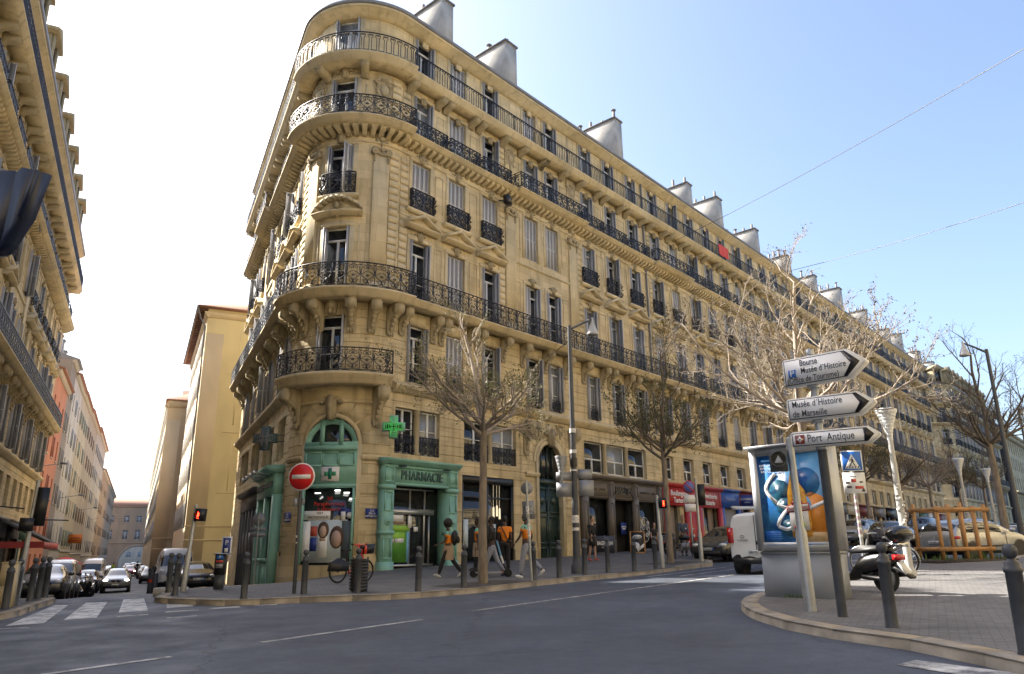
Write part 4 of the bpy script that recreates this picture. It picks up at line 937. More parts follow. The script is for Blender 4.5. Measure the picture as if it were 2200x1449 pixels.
# ================================================================ right side of the side street, past the corner block
def gable_house(name,label,nl,al0,al1,zt,zb,wcol,pcol,eave,seed=1,flank=13):
    """rendered block whose blind flank faces the viewer and whose windowed front faces the side street"""
    B=thing(name,label,'building',(*lp(nl-3,al0),zb)); org=tuple(B.location)
    Pf=Path.straight(lp(nl,al0),-nL,-dL,0)         # flank: u to the right
    Ps=Path.straight(lp(nl,al1),-dL,nL,0)          # street front: u towards the viewer
    W=MB(); wall(W,Pf,0,flank,[(zb-2,zt,0)],[],.2); fr=MB(); n=max(3,int((al1-al0)/3)); ops=[]; fl=5; fh=(zt-zb-4.2)/fl
    for i in range(n):
        for f in range(fl): ops.append(((al1-al0)*(i+.5)/n-.5,(al1-al0)*(i+.5)/n+.5,zb+4.2+f*fh+.5,zb+4.2+f*fh+.5+min(1.9,fh*.62)))
    wall(fr,Ps,0,al1-al0,[(zb-2,zt,0)],ops,.22); part('flank_wall',W,wcol,B,org); part('front_wall',fr,pcol,B,org)
    T=MB()
    for z in (zb+3.6,zb+4.6): fsweep(T,Pf,-.02,flank,[(-.05,z),(.05,z+.01),(.08,z+.14),(-.05,z+.16)])
    fsweep(T,Pf,0,1.35,[(-.1,zb+.2),(.05,zb+.2),(.05,zt-2),(-.1,zt-2)])
    for z in (zt-5.2,zt-9.8,zt-14.4):
        if z>zb+6: fsweep(T,Pf,1.9,flank,[(-.05,z),(.03,z),(.03,z+.07),(-.05,z+.08)])
    fsweep(T,Pf,-.25,flank,[(-.1,zt-.75),(.06,zt-.72),(.2,zt-.4),(.22,zt-.3),(-.1,zt-.28)]); fsweep(T,Ps,0,al1-al0+.22,[(-.1,zt-.75),(.06,zt-.72),(.2,zt-.4),(.22,zt-.3),(-.1,zt-.28)])
    part('moulding',T,pcol,B,org)
    for a,b,c,d in ops:
        o=window(B,Ps,(a+b)/2,c,b-a,d-c,'none',None,(.5,)); k=('flat_shutter','white',round(b-a,2),round(d-c,2)); [link('shutter',kit(k+(s,),lambda:flat_shutters(b-a,d-c)[(s+1)//2],[M_WHITE,M_WHITE]),o) for s in (-1,1)]
    core_block(B,[lp(nl-.4,al0+.3),lp(nl-.4,al1),lp(nl-flank,al1),lp(nl-flank,al0+.3)],zb-2,zt-.05)
    R=MB(); ov=eave; z=zt
    pts=[lp(nl+ov,al0-ov*.5),lp(nl-flank-1,al0-ov*.5),lp(nl-flank-1,al1+.6),lp(nl+ov,al1+.6)]
    q=[(*p,z) for p in pts]+[(*p,z+.16) for p in pts]+[(*lp(nl-flank*.5,al0+4),z+2.4),(*lp(nl-flank*.5,al1-2),z+2.4)]
    R.add(q,[[3,2,1,0],[0,1,5,4],[1,2,6,5],[2,3,7,6],[3,0,4,7],[4,5,8],[5,6,9,8],[6,7,9],[7,4,8,9]]); part('roof',R,M_TILE,B,org)
    if eave>.5:
        rf=MB(); k=0
        while al0+k*.55<al1: 
            a=lp(nl,al0+k*.55); b=lp(nl+ov-.08,al0+k*.55); rf.tube([(*a,z-.09),(*b,z-.09)],.055,4); k+=1
        part('rafter',rf,mat('dark_rafter',(.10,.055,.04),.8),B,org)
        G=MB(); G.tube([(*lp(nl+ov+.05,al0-ov*.5),z+.05),(*lp(nl+ov+.05,al1+.6),z+.05)],.08,8); G.tube([(*lp(nl+ov+.05,al0-ov*.4),z),(*lp(nl+.5,al0-.1),z-.9),(*lp(nl+.12,al0-.1),z-1.5),(*lp(nl+.12,al0-.1),zb+4.5)],.06,8); part('downpipe',G,M_PIPE,B,org)
    return B,Pf,Ps
YW=plaster('yellow_plaster',(.60,.51,.30),.10); YP=plaster('peach_plaster',(.58,.47,.31),.10); CW=plaster('sand_plaster',(.62,.51,.34),.1)
BY,Pf,Ps=gable_house('yellow_building','yellow rendered block with deep rafter eaves behind the corner block','' or -3.0,61,81,20.2,-1.3,YW,YP,.75)
org=tuple(BY.location); D=MB(); D.cur=0; us=(4.9,6.5); fbox(D,Pf,4.6,6.9,-.1,.03,-1.3,1.0); arch_ring(D,Pf,5.75,.0,1.15,1.0,.03); D.cur=1
for x in (5.2,5.75,6.3): fbox(D,Pf,x-.03,x+.03,0,.06,-1.2,1.9)
for z in (-.5,.2,.9): fbox(D,Pf,4.65,6.85,0,.06,z,z+.05)
part('arched_door',D,[M_GL,mat('grey_door_bar',(.3,.3,.3),.6)],BY,org)
for z0,z1 in ((6.0,9.6),(11.0,14.4),(15.6,18.6)):
    m=MB(); 
    for a,b in ((2.6,2.68),(8.0,8.08)): fbox(m,Pf,a,b,0,.025,z0,z1)
    arch_ring(m,Pf,5.34,2.66,2.74,z1-.9,.025,math.pi*.8,math.pi*.2,10); part('blind_panel',m,YW,BY,org)
BCr,_,_=gable_house('cream_building','tall pale cream block behind the yellow one, brick stack on its roof','' or -1.25,84,200,16.8,-1.8,CW,CW,.25,flank=9)
ck=MB(); 
for k,(w_,h_) in enumerate(((4.5,1.0),(3.4,1.9),(2.2,2.7))): p=lp(-4.2-k*.4,92+k); ck.box((p[0],p[1],17.4+h_/2+.4),(w_,1.5,h_),rz=-aL*0)
part('brick_stack',ck,mat('old_brick',(.20,.12,.09),.9,var=.3,scale=8),BCr,tuple(BCr.location))
# ================================================================ curved building beyond the cross street
VD=pw(121,0); PD=Path.corner(np.array(VD),-nR,-dR,dR,nR,4.5)
BE=thing('corner_building','far curved corner block with mansard dormers beyond the cross street','building',(*VD,3)); 
wD=[-PD.arc-6,-PD.arc-3,-2.6,0.4,3.2]+[PD.arc+2.2+3*i for i in range(13)]
haussmann(BE,PD,-PD.arc-9,PD.arc+42,wD,9,lod=1,boxes=[(u-1.1,u+1.1,0) for u in wD],mezz=[(u-.7,u+.7,5.9,7.5) for u in wD],ground=[(u-1,u+1,3,5) for u in wD],capitals=False)
core_block(BE,[tuple(PD.map(np.array([float(u)]),-.5,0)[0][:2]) for u in np.linspace(-PD.arc-8.5,PD.arc+41.5,40)]+[tuple(PD.map(np.array([PD.arc+41.5]),-12,0)[0][:2])],0,28.6)
R=MB(); fsweep(R,PD,-PD.arc-9,PD.arc+42,[(-.3,28),(-1.3,31.2),(-1.6,31.4),(-3.6,32.2),(-4.2,28)]); part('mansard_roof',R,M_ZINC,BE,tuple(BE.location))
for i in range(12):
    u=-3+3.4*i; p,rz=PD.frame(u); loc=np.array((p[0],p[1],28.0))-np.array(BE.location); d=link('dormer',_wk['dormer'],BE,loc,rz); link('pane',_wk['dormer_pane'],d)
for k,u in enumerate((-3,3,14,26,38)): chimney(BE,PD,u,-3.5,1.2,5,29,34.5,5,30+k)
BE2=thing('apartment_building','last hazy stone block far up the main street','building',(*pw(185,0),4))
W=MB(); wall(W,PC,176,260,courses(2.5,12.3,.5)+[(12.3,26,0)],[(178+3.2*i-.6,178+3.2*i+.6,a,b) for i in range(25) for a,b,_ in LV[:4]]); part('wall',W,M_ST,BE2,tuple(BE2.location)); core_block(BE2,[pw(176,-.35),pw(260,-.35),pw(260,-12),pw(176,-12)],2,26)
T=MB(); fsweep(T,PC,176,260,SLAB(12.3,12.6,.9)); fsweep(T,PC,176,260,SLAB(24.2,24.5,.9)); fsweep(T,PC,176,260,[(-.1,25.5),(.5,25.8),(.6,26.1),(-.1,26.1)]); part('moulding',T,M_STL,BE2,tuple(BE2.location))
# ================================================================ the row across the main street, at the viewer's back: sunlit, it lights and mirrors in the shaded front
PO=Path.straight(rp(9.5,-40),dR,-nR,0.4)
BO=thing('apartment_building','sunlit ochre stone row across the main street at the back of the viewer','building',(*rp(9.5,30),.8))
W=MB(); uo=[2+3*i for i in range(53)]; wall(W,PO,0,160,[(-3,4.8,0)]+courses(4.8,12.3,.5)+[(12.3,26,0)],[(u-.6,u+.6,a,b) for u in uo for a,b,_ in LV]+[(u-1.1,u+1.1,.6,4.4) for u in uo],.25); part('wall',W,M_ST,BO,tuple(BO.location))
T=MB(); fsweep(T,PO,0,160,STR1); fsweep(T,PO,0,160,SLAB(12.3,12.62,.9)); fsweep(T,PO,0,160,SLAB(20.93,21.17,.7)); fsweep(T,PO,0,160,SLAB(24.24,24.6,.8)); fsweep(T,PO,0,160,[(-.2,26),(.5,26.2),(.6,26.5),(-.2,26.5)]); part('moulding',T,M_STL,BO,tuple(BO.location))
core_block(BO,[rp(9.8,-40),rp(9.8,120),rp(20,120),rp(20,-40)],-3,26)
# ================================================================ shop fronts, doors and mezzanine windows
TEAL=mat('teal_paint',(.20,.41,.335),.5,var=.10,scale=2.2,bump=.08,bscale=30); TEALD=mat('dark_teal_letter',(.02,.09,.085),.4); ALU=mat('aluminium',(.45,.46,.47),.35,.7); 
M_SHOPGL=mat('shop_glass',(.02,.022,.024),.02,spec=.85); BLK=mat('black_paint',(.012,.012,.013),.4); WHITEP=mat('white_sign',(.72,.72,.72),.5); REDP=mat('sign_red',(.55,.025,.02),.4); NAVY=mat('navy_enamel',(.02,.04,.22),.4)
TAUPE=mat('taupe_paint',(.115,.095,.075),.5,var=.1,scale=2); GREY=mat('mid_grey',(.2,.2,.21),.5); GREEN=mat('poster_green',(.09,.30,.04),.5); LIMEP=mat('poster_lime',(.28,.55,.06),.5); SKYP=mat('poster_blue',(.16,.38,.62),.5); SKIN_PR=mat('poster_skin',(.50,.35,.28),.6); PALE=mat('poster_pale',(.50,.58,.62),.6); DKG=mat('bottle_green_paint',(.016,.034,.030),.35,var=.15,scale=3)
def at(B,P,u,z,name,mb,mats,smooth=False,label=None,parent=None):
    p,rz=P.frame(u)
    if parent is None: return link(name,mb.mesh(name,mats,(0,0,0),smooth),B,np.array((p[0],p[1],z+P.z0))-np.array(B.location),rz,label)
    return link(name,mb.mesh(name,mats,(0,0,0),smooth),parent,(0,0,0),0,label)
def panelled(m,x0,x1,y,z0,z1,d=.03,b=.07,mi=None):
    """raised border on a face at depth y"""
    for a,b_,c,e in ((x0,x1,z0,z0+b),(x0,x1,z1-b,z1),(x0,x0+b,z0+b,z1-b),(x1-b,x1,z0+b,z1-b)): m.box6(a,b_,y-d,y,c,e,mi)
# ---- green pharmacy, main-street front; local zero at u=4.4, z=0
F=MB(); 
for s in (-1,1):
    x0,x1=(-2.2,-1.6) if s<0 else (1.6,2.2)
    F.box6(x0,x1,-.34,.0,.3,4.2); F.box6(x0-.04,x1+.04,-.40,0,.3,1.05); F.box6(x0-.04,x1+.04,-.40,0,2.15,2.3); F.box6(x0-.04,x1+.04,-.41,0,4.02,4.2)
    panelled(F,x0+.06,x1-.06,-.34,1.15,2.05); panelled(F,x0+.06,x1-.06,-.34,3.1,3.95); panelled(F,x0+.06,x1-.06,-.36,4.3,5.0)
    F.lathe([(.2,0),(.2,.03),(.15,.05),(.09,.03),(.09,.07),(.001,.08)],((x0+x1)/2,-.34,2.7),14,axis='y'); F.box6(x0,x1,-.36,0,4.2,5.06)
    F.box6(x1 if s<0 else x0-.001,x1+.03 if s<0 else x0+.03,-.3,.55,.4,4.2)
F.box6(-1.6,1.6,-.30,0,4.2,5.06); F.box6(-1.6,1.6,-.36,-.30,4.2,4.32); F.box6(-1.6,1.6,-.36,-.30,4.94,5.06)
F.prism([(0,5.06),(-.40,5.06),(-.46,5.14),(-.58,5.22),(-.62,5.32),(0,5.36)],-2.28,2.28,'yz')
FR=at(BC,PC,4.4,0,'pharmacy_front',F,TEAL)
at(BC,PC,0,0,'lettering',text_mb('PHARMACIE',.44,.06,.008,1.06),TEALD,parent=FR); bpy.data.objects[-1] if 0 else None
kids(FR)[0].location=(0,-.345,4.63); kids(FR)[0].scale=(1,1,1.3)
L=MB()
for x in (-1.35,1.3): L.box6(x-.16,x+.16,-.66,-.46,4.98,5.03); L.tube([(x,-.3,5.0),(x,-.56,5.03)],.02,5)
at(BC,PC,0,0,'spotlight',L,BLK,parent=FR)
D=MB(); D.box6(-1.6,1.6,.36,.40,.9,4.18); G=at(BC,PC,0,0,'shop_window',D,M_SHOPGL,parent=FR)
A=MB()
for x in (-1.57,-.12,.75,1.05): A.box6(x-.035,x+.035,.30,.38,.9,4.15 if x<.8 else 3.0)
A.box6(-1.6,1.3,.26,.38,3.02,3.26); A.box6(-1.6,1.3,.30,.38,4.08,4.15); A.box6(-1.6,1.3,.28,.4,.82,.92); A.box6(.85,1.0,.27,.37,3.1,3.2); at(BC,PC,0,0,'door_frame',A,ALU,parent=FR)
Q=MB(); Q.cur=0; Q.box6(-1.53,-.28,.30,.35,1.0,2.55); Q.cur=1; Q.box6(-1.55,-.14,.29,.345,2.3,2.55); Q.box6(-1.5,-.4,.295,.34,1.9,2.25); Q.cur=2; Q.box6(-.27,-.13,.30,.35,1.0,2.3); Q.cur=3; Q.box6(-1.3,-.5,.29,.35,2.72,3.0); Q.box6(-.25,-.05,.25,.3,2.45,2.95); Q.box6(.1,.35,.27,.3,2.3,2.5); Q.cur=4; Q.box6(-1.3,-.45,.285,.35,2.62,2.72); Q.lathe([(.16,0),(.16,.02),(.001,.02)],(-1.15,.29,1.9),12,axis='y'); Q.cur=3; Q.lathe([(.11,0),(.11,.03),(.001,.03)],(-1.15,.285,1.9),12,axis='y'); Q.box6(-.95,-.45,.28,.3,1.82,2.0)
at(BC,PC,0,0,'window_poster',Q,[GREEN,LIMEP,SKYP,WHITEP,mat('cardboard',(.30,.22,.14),.8)],parent=FR)
s1=MB(); s1.box6(-2.25,2.25,-.42,.6,-.3,.72); at(BC,PC,4.4,0,'doorstep',s1,M_STL)
# ---- pharmacy window in the rounded end: fan light, panel, glass with posters
p,rz=PC.frame(.1); F=MB(); zb=0
F.box6(-1.15,1.15,.12,.25,4.15,5.7); F.box6(-1.15,1.15,.02,.25,5.62,5.82); F.box6(-1.15,1.15,.05,.25,4.05,4.2); 
for x in (-1.1,-.36,.36): F.cur=0; panelled(F,x,x+.72,.12,4.95,5.58)
for x in (-1.12,1.04): F.box6(x,x+.08,.05,.25,1.0,4.1)
for x in (-.42,.42): F.box6(x-.09,x+.09,.08,.25,5.82,6.95)
V=[];n=14
for i in range(n+1):
    a=math.pi-math.pi*i/n
    for r in (1.15,.93): V.append((r*math.cos(a),.1,5.82+r*math.sin(a))); V.append((r*math.cos(a),.25,5.82+r*math.sin(a)))
Fq=[]
for i in range(n):
    b=i*4; Fq+=[[b,b+4,b+6,b+2],[b+2,b+6,b+7,b+3]]
F.addq(V,Fq); F.box6(-1.15,1.15,.08,.25,5.8,5.98)
FB=at(BC,PC,.1,0,'pharmacy_window',F,TEAL)
D=MB(); D.box6(-1.15,1.15,.24,.28,1.0,4.1); D.prism([(1.12*math.cos(a),5.85+1.12*math.sin(a)) for a in np.linspace(0,math.pi,13)],.2,.26,'xz'); at(BC,PC,0,0,'pane',D,M_SHOPGL,parent=FB)
Q=MB(); Q.cur=0; Q.box6(-.34,.42,.04,.1,4.32,4.92); at(BC,PC,0,0,'cross_plaque',Q,WHITEP,parent=FB)
Q=MB(); Q.cur=0; Q.box6(-.03,.12,.01,.05,4.4,4.86); Q.cur=1; Q.box6(-.2,-.03,.012,.05,4.55,4.72); Q.box6(.12,.3,.012,.05,4.55,4.72); at(BC,PC,0,0,'green_cross',Q,[mat('cross_green',(.01,.16,.11),.4),mat('cross_green_light',(.04,.30,.13),.4)],parent=FB)
Q=MB(); M_=[WHITEP,SKIN_PR,PALE,mat('poster_coral',(.45,.08,.05),.6),NAVY,mat('poster_hair',(.10,.055,.04),.7),mat('poster_slate',(.10,.13,.15),.6)]
y0,y1=.205,.235
Q.cur=2; Q.box6(-.85,.85,y0,y1,1.05,2.75); Q.cur=0; Q.box6(-1.05,.1,y0-.01,y1,2.75,3.12); Q.box6(-1.08,-.72,y0-.012,y1,1.1,2.7); Q.box6(-.36,.02,y0-.011,y1,1.25,2.3)
Q.cur=3; Q.box6(-.7,-.42,y0-.013,y1,2.1,2.5); Q.cur=4; Q.box6(-.7,-.42,y0-.013,y1,1.5,2.05); Q.box6(.45,1.05,y0-.011,y1,2.95,3.2); Q.cur=0; Q.box6(.55,.75,y0-.014,y1,2.72,3.08); Q.lathe([(.13,0),(.13,.02),(.001,.02)],(.93,y0-.012,2.92),12,axis='y')
Q.cur=6; Q.box6(.62,1.08,y0-.008,y1,1.2,2.7); Q.cur=5; Q.prism([(.42+.30*math.cos(a),2.05+.46*math.sin(a)) for a in np.linspace(0,2*math.pi,16)[:-1]],y0-.016,y1,'xz'); Q.prism([(-.16+.24*math.cos(a),2.35+.34*math.sin(a)) for a in np.linspace(0,2*math.pi,16)[:-1]],y0-.016,y1,'xz')
Q.cur=1; Q.prism([(.40+.22*math.cos(a),1.98+.34*math.sin(a)) for a in np.linspace(0,2*math.pi,16)[:-1]],y0-.02,y1,'xz'); Q.prism([(-.17+.15*math.cos(a),2.28+.24*math.sin(a)) for a in np.linspace(0,2*math.pi,16)[:-1]],y0-.02,y1,'xz'); Q.box6(-.3,-.05,y0-.014,y1,1.9,2.1)
at(BC,PC,0,0,'window_poster',Q,M_,parent=FB)
for i,(s,z,sz,mm,x) in enumerate((('Ici',3.62,.24,REDP,.05),('Parapharmacie',3.40,.23,REDP,.05),('à découvrir',3.18,.22,REDP,.05),('TEST',3.02,.14,BLK,-.35),('ANTIGENIQUE',2.86,.135,BLK,-.42))):
    o=at(BC,PC,0,0,'lettering',text_mb(s,sz,.01,.004),mm,parent=FB); o.location=(x,.19,z)
Lm=MB()
for x,z in ((-.5,3.85),(.35,3.95),(.75,3.85),(1.0,3.6)): Lm.box6(x-.12,x+.12,.215,.236,z-.018,z+.018)
at(BC,PC,0,0,'ceiling_lamp',Lm,mat('lit_lamp',(.9,.9,.85),.5,emit=(1,.97,.9),estr=1.6),parent=FB)
# ---- pharmacy, side-street front
F=MB(); F.box6(-2.6,2.6,-.42,0,3.95,4.9); F.prism([(0,4.9),(-.5,4.9),(-.75,5.05),(-.8,5.2),(0,5.25)],-2.7,2.7,'yz'); 
for x in (-2.6,-.25,2.1): F.box6(x,x+.5,-.4,0,-.6,3.95)
F.box6(-2.1,2.1,-.36,0,-.6,1.1); F.box6(-2.1,2.1,-.44,0,1.08,1.2)
for x in (-2.0,-1.1,.35,1.2): panelled(F,x,x+.8,-.36,-.2,.98,.03,.06)
FL=at(BC,PC,-5.9,0,'pharmacy_front',F,TEAL,label='green side street front of the pharmacy with grey lettering')
D=MB(); D.box6(-2.1,2.1,-.2,-.16,1.2,3.95); at(BC,PC,0,0,'shop_window',D,M_SHOPGL,parent=FL)
for s,x in (('PHARMACIE',-1.25),('PARAPHARMACIE',1.25)):
    o=at(BC,PC,0,0,'lettering',text_mb(s,.42 if x<0 else .3,.05,.012),mat('slate_letter',(.10,.13,.15),.5),parent=FL); o.location=(x,-.45,4.42)
L=MB()
for x in (-2.0,-.7,.7,2.0): L.tube([(x,-.4,4.8),(x,-1.15,4.95)],.018,5); L.ball((x,-1.2,4.9),(.1,.1,.1),8,6)
at(BC,PC,0,0,'spotlight',L,ALU,parent=FL)
F=MB(); F.box6(-3.6,3.6,-.3,0,3.7,4.5); F.prism([(0,4.5),(-.45,4.5),(-.6,4.7),(0,4.75)],-3.7,3.7,'yz'); 
for x in (-3.6,-2.5,-1.2,0.1,1.4,2.7,3.4): F.box6(x,x+.18,-.28,0,-1,3.7)
F.box6(-3.6,3.6,-.22,0,1.4,2.5)
FG=at(BC,PC,-12.6,0,'shop_front',F,mat('slate_shop_paint',(.10,.10,.105),.6,var=.15,scale=2),label='dark grey boarded shop front on the side street'); D=MB(); D.box6(-3.6,3.6,-.12,-.08,-1,3.7); at(BC,PC,0,0,'shop_window',D,M_SHOPGL,parent=FG)
# ---- dark restaurant bay, carriage door
F=MB(); 
for x in (-1.87,-.12,1.75): F.box6(x,x+.14,.05,.2,.4,4.95)
F.box6(-1.87,1.87,.02,.2,4.6,4.95); F.box6(-1.87,1.87,.05,.2,.4,.95); F.box6(-1.87,1.87,.08,.16,3.9,3.98)
FS=at(BC,PC,9.12,0,'restaurant_front',F,BLK); D=MB(); D.box6(-1.85,1.85,.22,.26,.4,4.9); at(BC,PC,0,0,'shop_window',D,M_SHOPGL,parent=FS)
Q=MB(); 
for x,z in ((-.3,3.5),(-.1,3.62),(.5,3.5),(.75,3.58),(.95,3.45)): Q.lathe([(.05,z-.5),(.045,z),(.01,z+.04)],(x,.16,0),7); Q.tube([(x,.17,z),(x,.17,4.6)],.006,4)
at(BC,PC,0,0,'pendant_lamp',Q,mat('lamp_glass',(.55,.5,.4),.2,emit=(1,.8,.5),estr=.25),parent=FS)
Q=MB(); Q.box6(-1.6,-1.25,.19,.215,1.6,2.9); Q.box6(.3,.7,.19,.215,2.3,2.7); at(BC,PC,0,0,'window_poster',Q,PALE,parent=FS)
F=MB(); F.box6(-1.03,1.03,.2,.3,.3,5.0); F.box6(-1.03,1.03,.14,.3,4.85,5.15)
for x in (-.95,.06):
    for z0,z1 in ((.6,1.6),(1.75,3.2),(3.35,4.7)): panelled(F,x,x+.89,.2,z0,z1,.05,.09)
    F.lathe([(.22,0),(.2,.05),(.1,.06),(.001,.1)],(x+.45,.19,4.0),12,axis='y')
F.box6(-.04,.04,.12,.3,.3,4.85)
for x in (-.5,0,.5): F.box6(x-.04,x+.04,.16,.3,5.15,6.95)
FD=at(BC,PC,14.0,0,'carriage_door',F,DKG); D=MB(); D.prism([(-1.03,5.1),(1.03,5.1)]+[(1.03*math.cos(a),6.0+1.03*math.sin(a)) for a in np.linspace(0,math.pi,13)],.24,.28,'xz'); at(BC,PC,0,0,'pane',D,M_SHOPGL,parent=FD)
T=MB(); arch_fill(T,PC,14.0,1.03,6.0,7.05); arch_ring(T,PC,14.0,1.03,1.22,6.0,.10); arch_ring(T,PC,14.0,1.22,1.42,6.0,.06); voussoirs(T,PC,14.0,1.44,2.0,6.0,.03,11)
for s in (-1,1): fbox(T,PC,14+s*1.13-.1,14+s*1.13+.1,0,.1,.4,6.0); fsweep(T,PC,14+s*1.55-.55,14+s*1.55+.55,[(0,5.15),(.08,5.17),(.16,5.3),(.16,5.4),(0,5.42)])
part('door_surround',T,M_STL,BC,tuple(BC.location)); carve('keystone',keystone_mb,BC,PC,14.0,6.95,(1.25,1.6,1.35))
for s in (-1,1): carve('console',console_mb,BC,PC,14+s*2.0,6.35,(1.15,.9,2.3)); carve('cartouche',cartouche_mb,BC,PC,14+s*.95,7.9,(.7,.6,.5))
# ---- taupe bagel shop
F=MB(); F.box6(-4.4,4.4,-.24,0,4.28,5.35); F.prism([(0,5.35),(-.36,5.35),(-.5,5.5),(-.52,5.62),(0,5.66)],-4.5,4.5,'yz')
for x in (-4.4,-1.75,.95,3.85): F.box6(x,x+.5,-.32,0,.5,5.35); panelled(F,x+.06,x+.44,-.32,1.9,4.1); panelled(F,x+.06,x+.44,-.32,4.4,5.2)
for a,b in ((-3.85,-1.8),(-1.2,.9),(1.5,3.8)): panelled(F,a,b,-.24,4.36,5.28,.03,.05)
F.box6(-3.9,-1.75,-.2,.1,.5,1.55); F.box6(1.45,3.85,-.2,.1,.5,1.45)
FB2=at(BC,PC,21.05,0,'bagel_shop_front',F,TAUPE)
o=at(BC,PC,0,0,'lettering',text_mb('BAGELSTEIN',.46,.07,.02,.90),BLK,parent=FB2); o.location=(-.15,-.26,4.82); o.scale=(.78,1,1.5)
for s,x in (('BAGEL · RÖSTI',-2.85),('SANDWICH · CAFÉ',2.65)):
    o=at(BC,PC,0,0,'lettering',text_mb(s,.17,.03,.003,1.3),mat('faded_letter',(.06,.05,.04),.6),parent=FB2); o.location=(x,-.26,4.82)
D=MB(); D.box6(-3.9,-1.75,.1,.14,1.5,4.3); D.box6(1.45,3.85,.1,.14,1.4,4.3); at(BC,PC,0,0,'shop_window',D,M_SHOPGL,parent=FB2)
D=MB(); D.box6(-1.25,.95,.6,.64,.5,4.28); D.box6(-1.3,-1.25,-.1,.6,.5,4.28); D.box6(.95,1.0,-.1,.6,.5,4.28); at(BC,PC,0,0,'doorway',D,M_DARK,parent=FB2)
Q=MB(); 
for sgn in (-1,1):
    for k,(x,z,r) in enumerate(((.25,2.7,.2),(.45,2.4,.16),(.2,2.25,.18),(.35,3.0,.15))): Q.tube([(2.65+sgn*xx,.08,zz) for xx,zz in spiral(x,z,r,0,1.3,10)],.018,4)
Q.tube([(2.65+.75*math.cos(a)*.7,.08,2.6+.75*math.sin(a)) for a in np.linspace(0,2*math.pi,24)],.014,4); at(BC,PC,0,0,'window_emblem',Q,WHITEP,parent=FB2)
Q=MB(); Q.box6(.1,.7,.2,.24,2.3,3.0); o=at(BC,PC,0,0,'menu_board',Q,NAVY,parent=FB2); o2=at(BC,PC,0,0,'lettering',text_mb('ALWAYS\nOPEN',.13,.01),WHITEP,parent=FB2); o2.location=(.4,.19,2.68)
# ---- red bakery and blue shop at the foot of the next block
RED=mat('bakery_red',(.36,.022,.022),.45,var=.08,scale=2); BLUE=mat('shop_blue',(.02,.075,.34),.45,var=.08,scale=2); SH=mat('roller_shutter',(.20,.20,.20),.6,var=.05); 
F=MB(); F.box6(-4.2,4.2,-.22,0,4.2,5.4); F.prism([(0,5.4),(-.3,5.4),(-.42,5.55),(-.44,5.66),(0,5.7)],-4.3,4.3,'yz')
for x in (-4.2,-1.2,.55,3.7): F.box6(x,x+.5,-.28,0,.6,4.2)
for a,b in ((-3.9,-.3),(.3,3.9)): panelled(F,a,b,-.22,4.25,5.35,.025,.05)
F.box6(-.55,.55,-.15,.05,.6,4.2)
FR2=at(BB,PC,29.95,0,'bakery_front',F,RED)
for s,x,z in (('Boulangerie',-2.1,5.02),('Tarterie',-2.1,4.56),('Sandwicherie',2.1,5.02),('Pâtisserie',2.1,4.56)):
    o=at(BB,PC,0,0,'lettering',text_mb(s,.5,.03,.006),WHITEP,parent=FR2); o.location=(x,-.25,z)
D=MB(); D.box6(-3.7,-1.2,.2,.24,.6,4.2); D.box6(1.05,3.7,.2,.24,.6,4.2); at(BB,PC,0,0,'shop_window',D,M_SHOPGL,parent=FR2)
D=MB(); D.box6(-3.2,-2.3,.16,.2,.6,4.2); D.box6(2.6,3.4,.16,.2,.6,4.2); at(BB,PC,0,0,'timber_panel',D,mat('taupe_panel',(.20,.15,.11),.6),parent=FR2)
F=MB(); F.box6(-1.5,1.5,-.24,0,4.3,5.5); F.prism([(0,5.5),(-.34,5.5),(-.4,5.68),(0,5.7)],-1.55,1.55,'yz'); 
for x in (-1.5,1.2): F.box6(x,x+.3,-.26,0,.7,4.3)
FB3=at(BB,PC,35.7,0,'blue_shop_front',F,BLUE); D=MB(); D.box6(-1.2,1.2,.0,.05,.7,4.3); at(BB,PC,0,0,'roller_shutter',D,SH,parent=FB3)
o=at(BB,PC,0,0,'lettering',text_mb('PHARMACIE'[:0]+'CHAUSSURES',.26,.02),mat('pale_blue_letter',(.25,.35,.6),.5),parent=FB3); o.location=(0,-.27,4.95)
rnd=random.Random(12)
pal=[TAUPE,mat('cream_shop_paint',(.42,.38,.30),.6),BLK,mat('burgundy_paint',(.12,.02,.025),.5),mat('grey_shop_paint',(.22,.225,.23),.6),mat('forest_paint',(.03,.08,.05),.5),WHITEP]
def plain_front(B,P,u,w,zg,ztop):
    F=MB(); F.box6(-w/2,w/2,-.2,0,ztop-1.0,ztop); F.prism([(0,ztop),(-.3,ztop),(-.34,ztop+.15),(0,ztop+.18)],-w/2,w/2,'yz')
    for x in (-w/2,w/2-.3): F.box6(x,x+.3,-.22,0,zg,ztop-1)
    F.box6(-w/2+.3,w/2-.3,-.08,.05,zg,zg+.6); F.box6(-.03,.03,.02,.1,zg+.6,ztop-1)
    o=at(B,P,u,0,'shop_front',F,rnd.choice(pal)); D=MB(); D.box6(-w/2+.3,w/2-.3,.12,.16,zg,ztop-1); link('shop_window',D.mesh('shop_window',M_SHOPGL),o)
    return o
for B,us,zg in ((BB,[39.4,43.7,48,52.3,56.6,60.9,64.2],1.6),(BD,[69,74,79,84,89,94,99,104],2.6)):
    for u in us: plain_front(B,PC,u,3.9,zg+(u-50)*.012,5.55)
for i in range(16):
    u=22.7+2.95*i
    if i%2==0 and u>28: plain_front(BLf,PL,u+1.47,5.2,.4-(u-26)*.03,4.9)
for u in [PD.arc+3+5*i for i in range(6)]: plain_front(BE,PD,u,4.2,3.6,5.6)
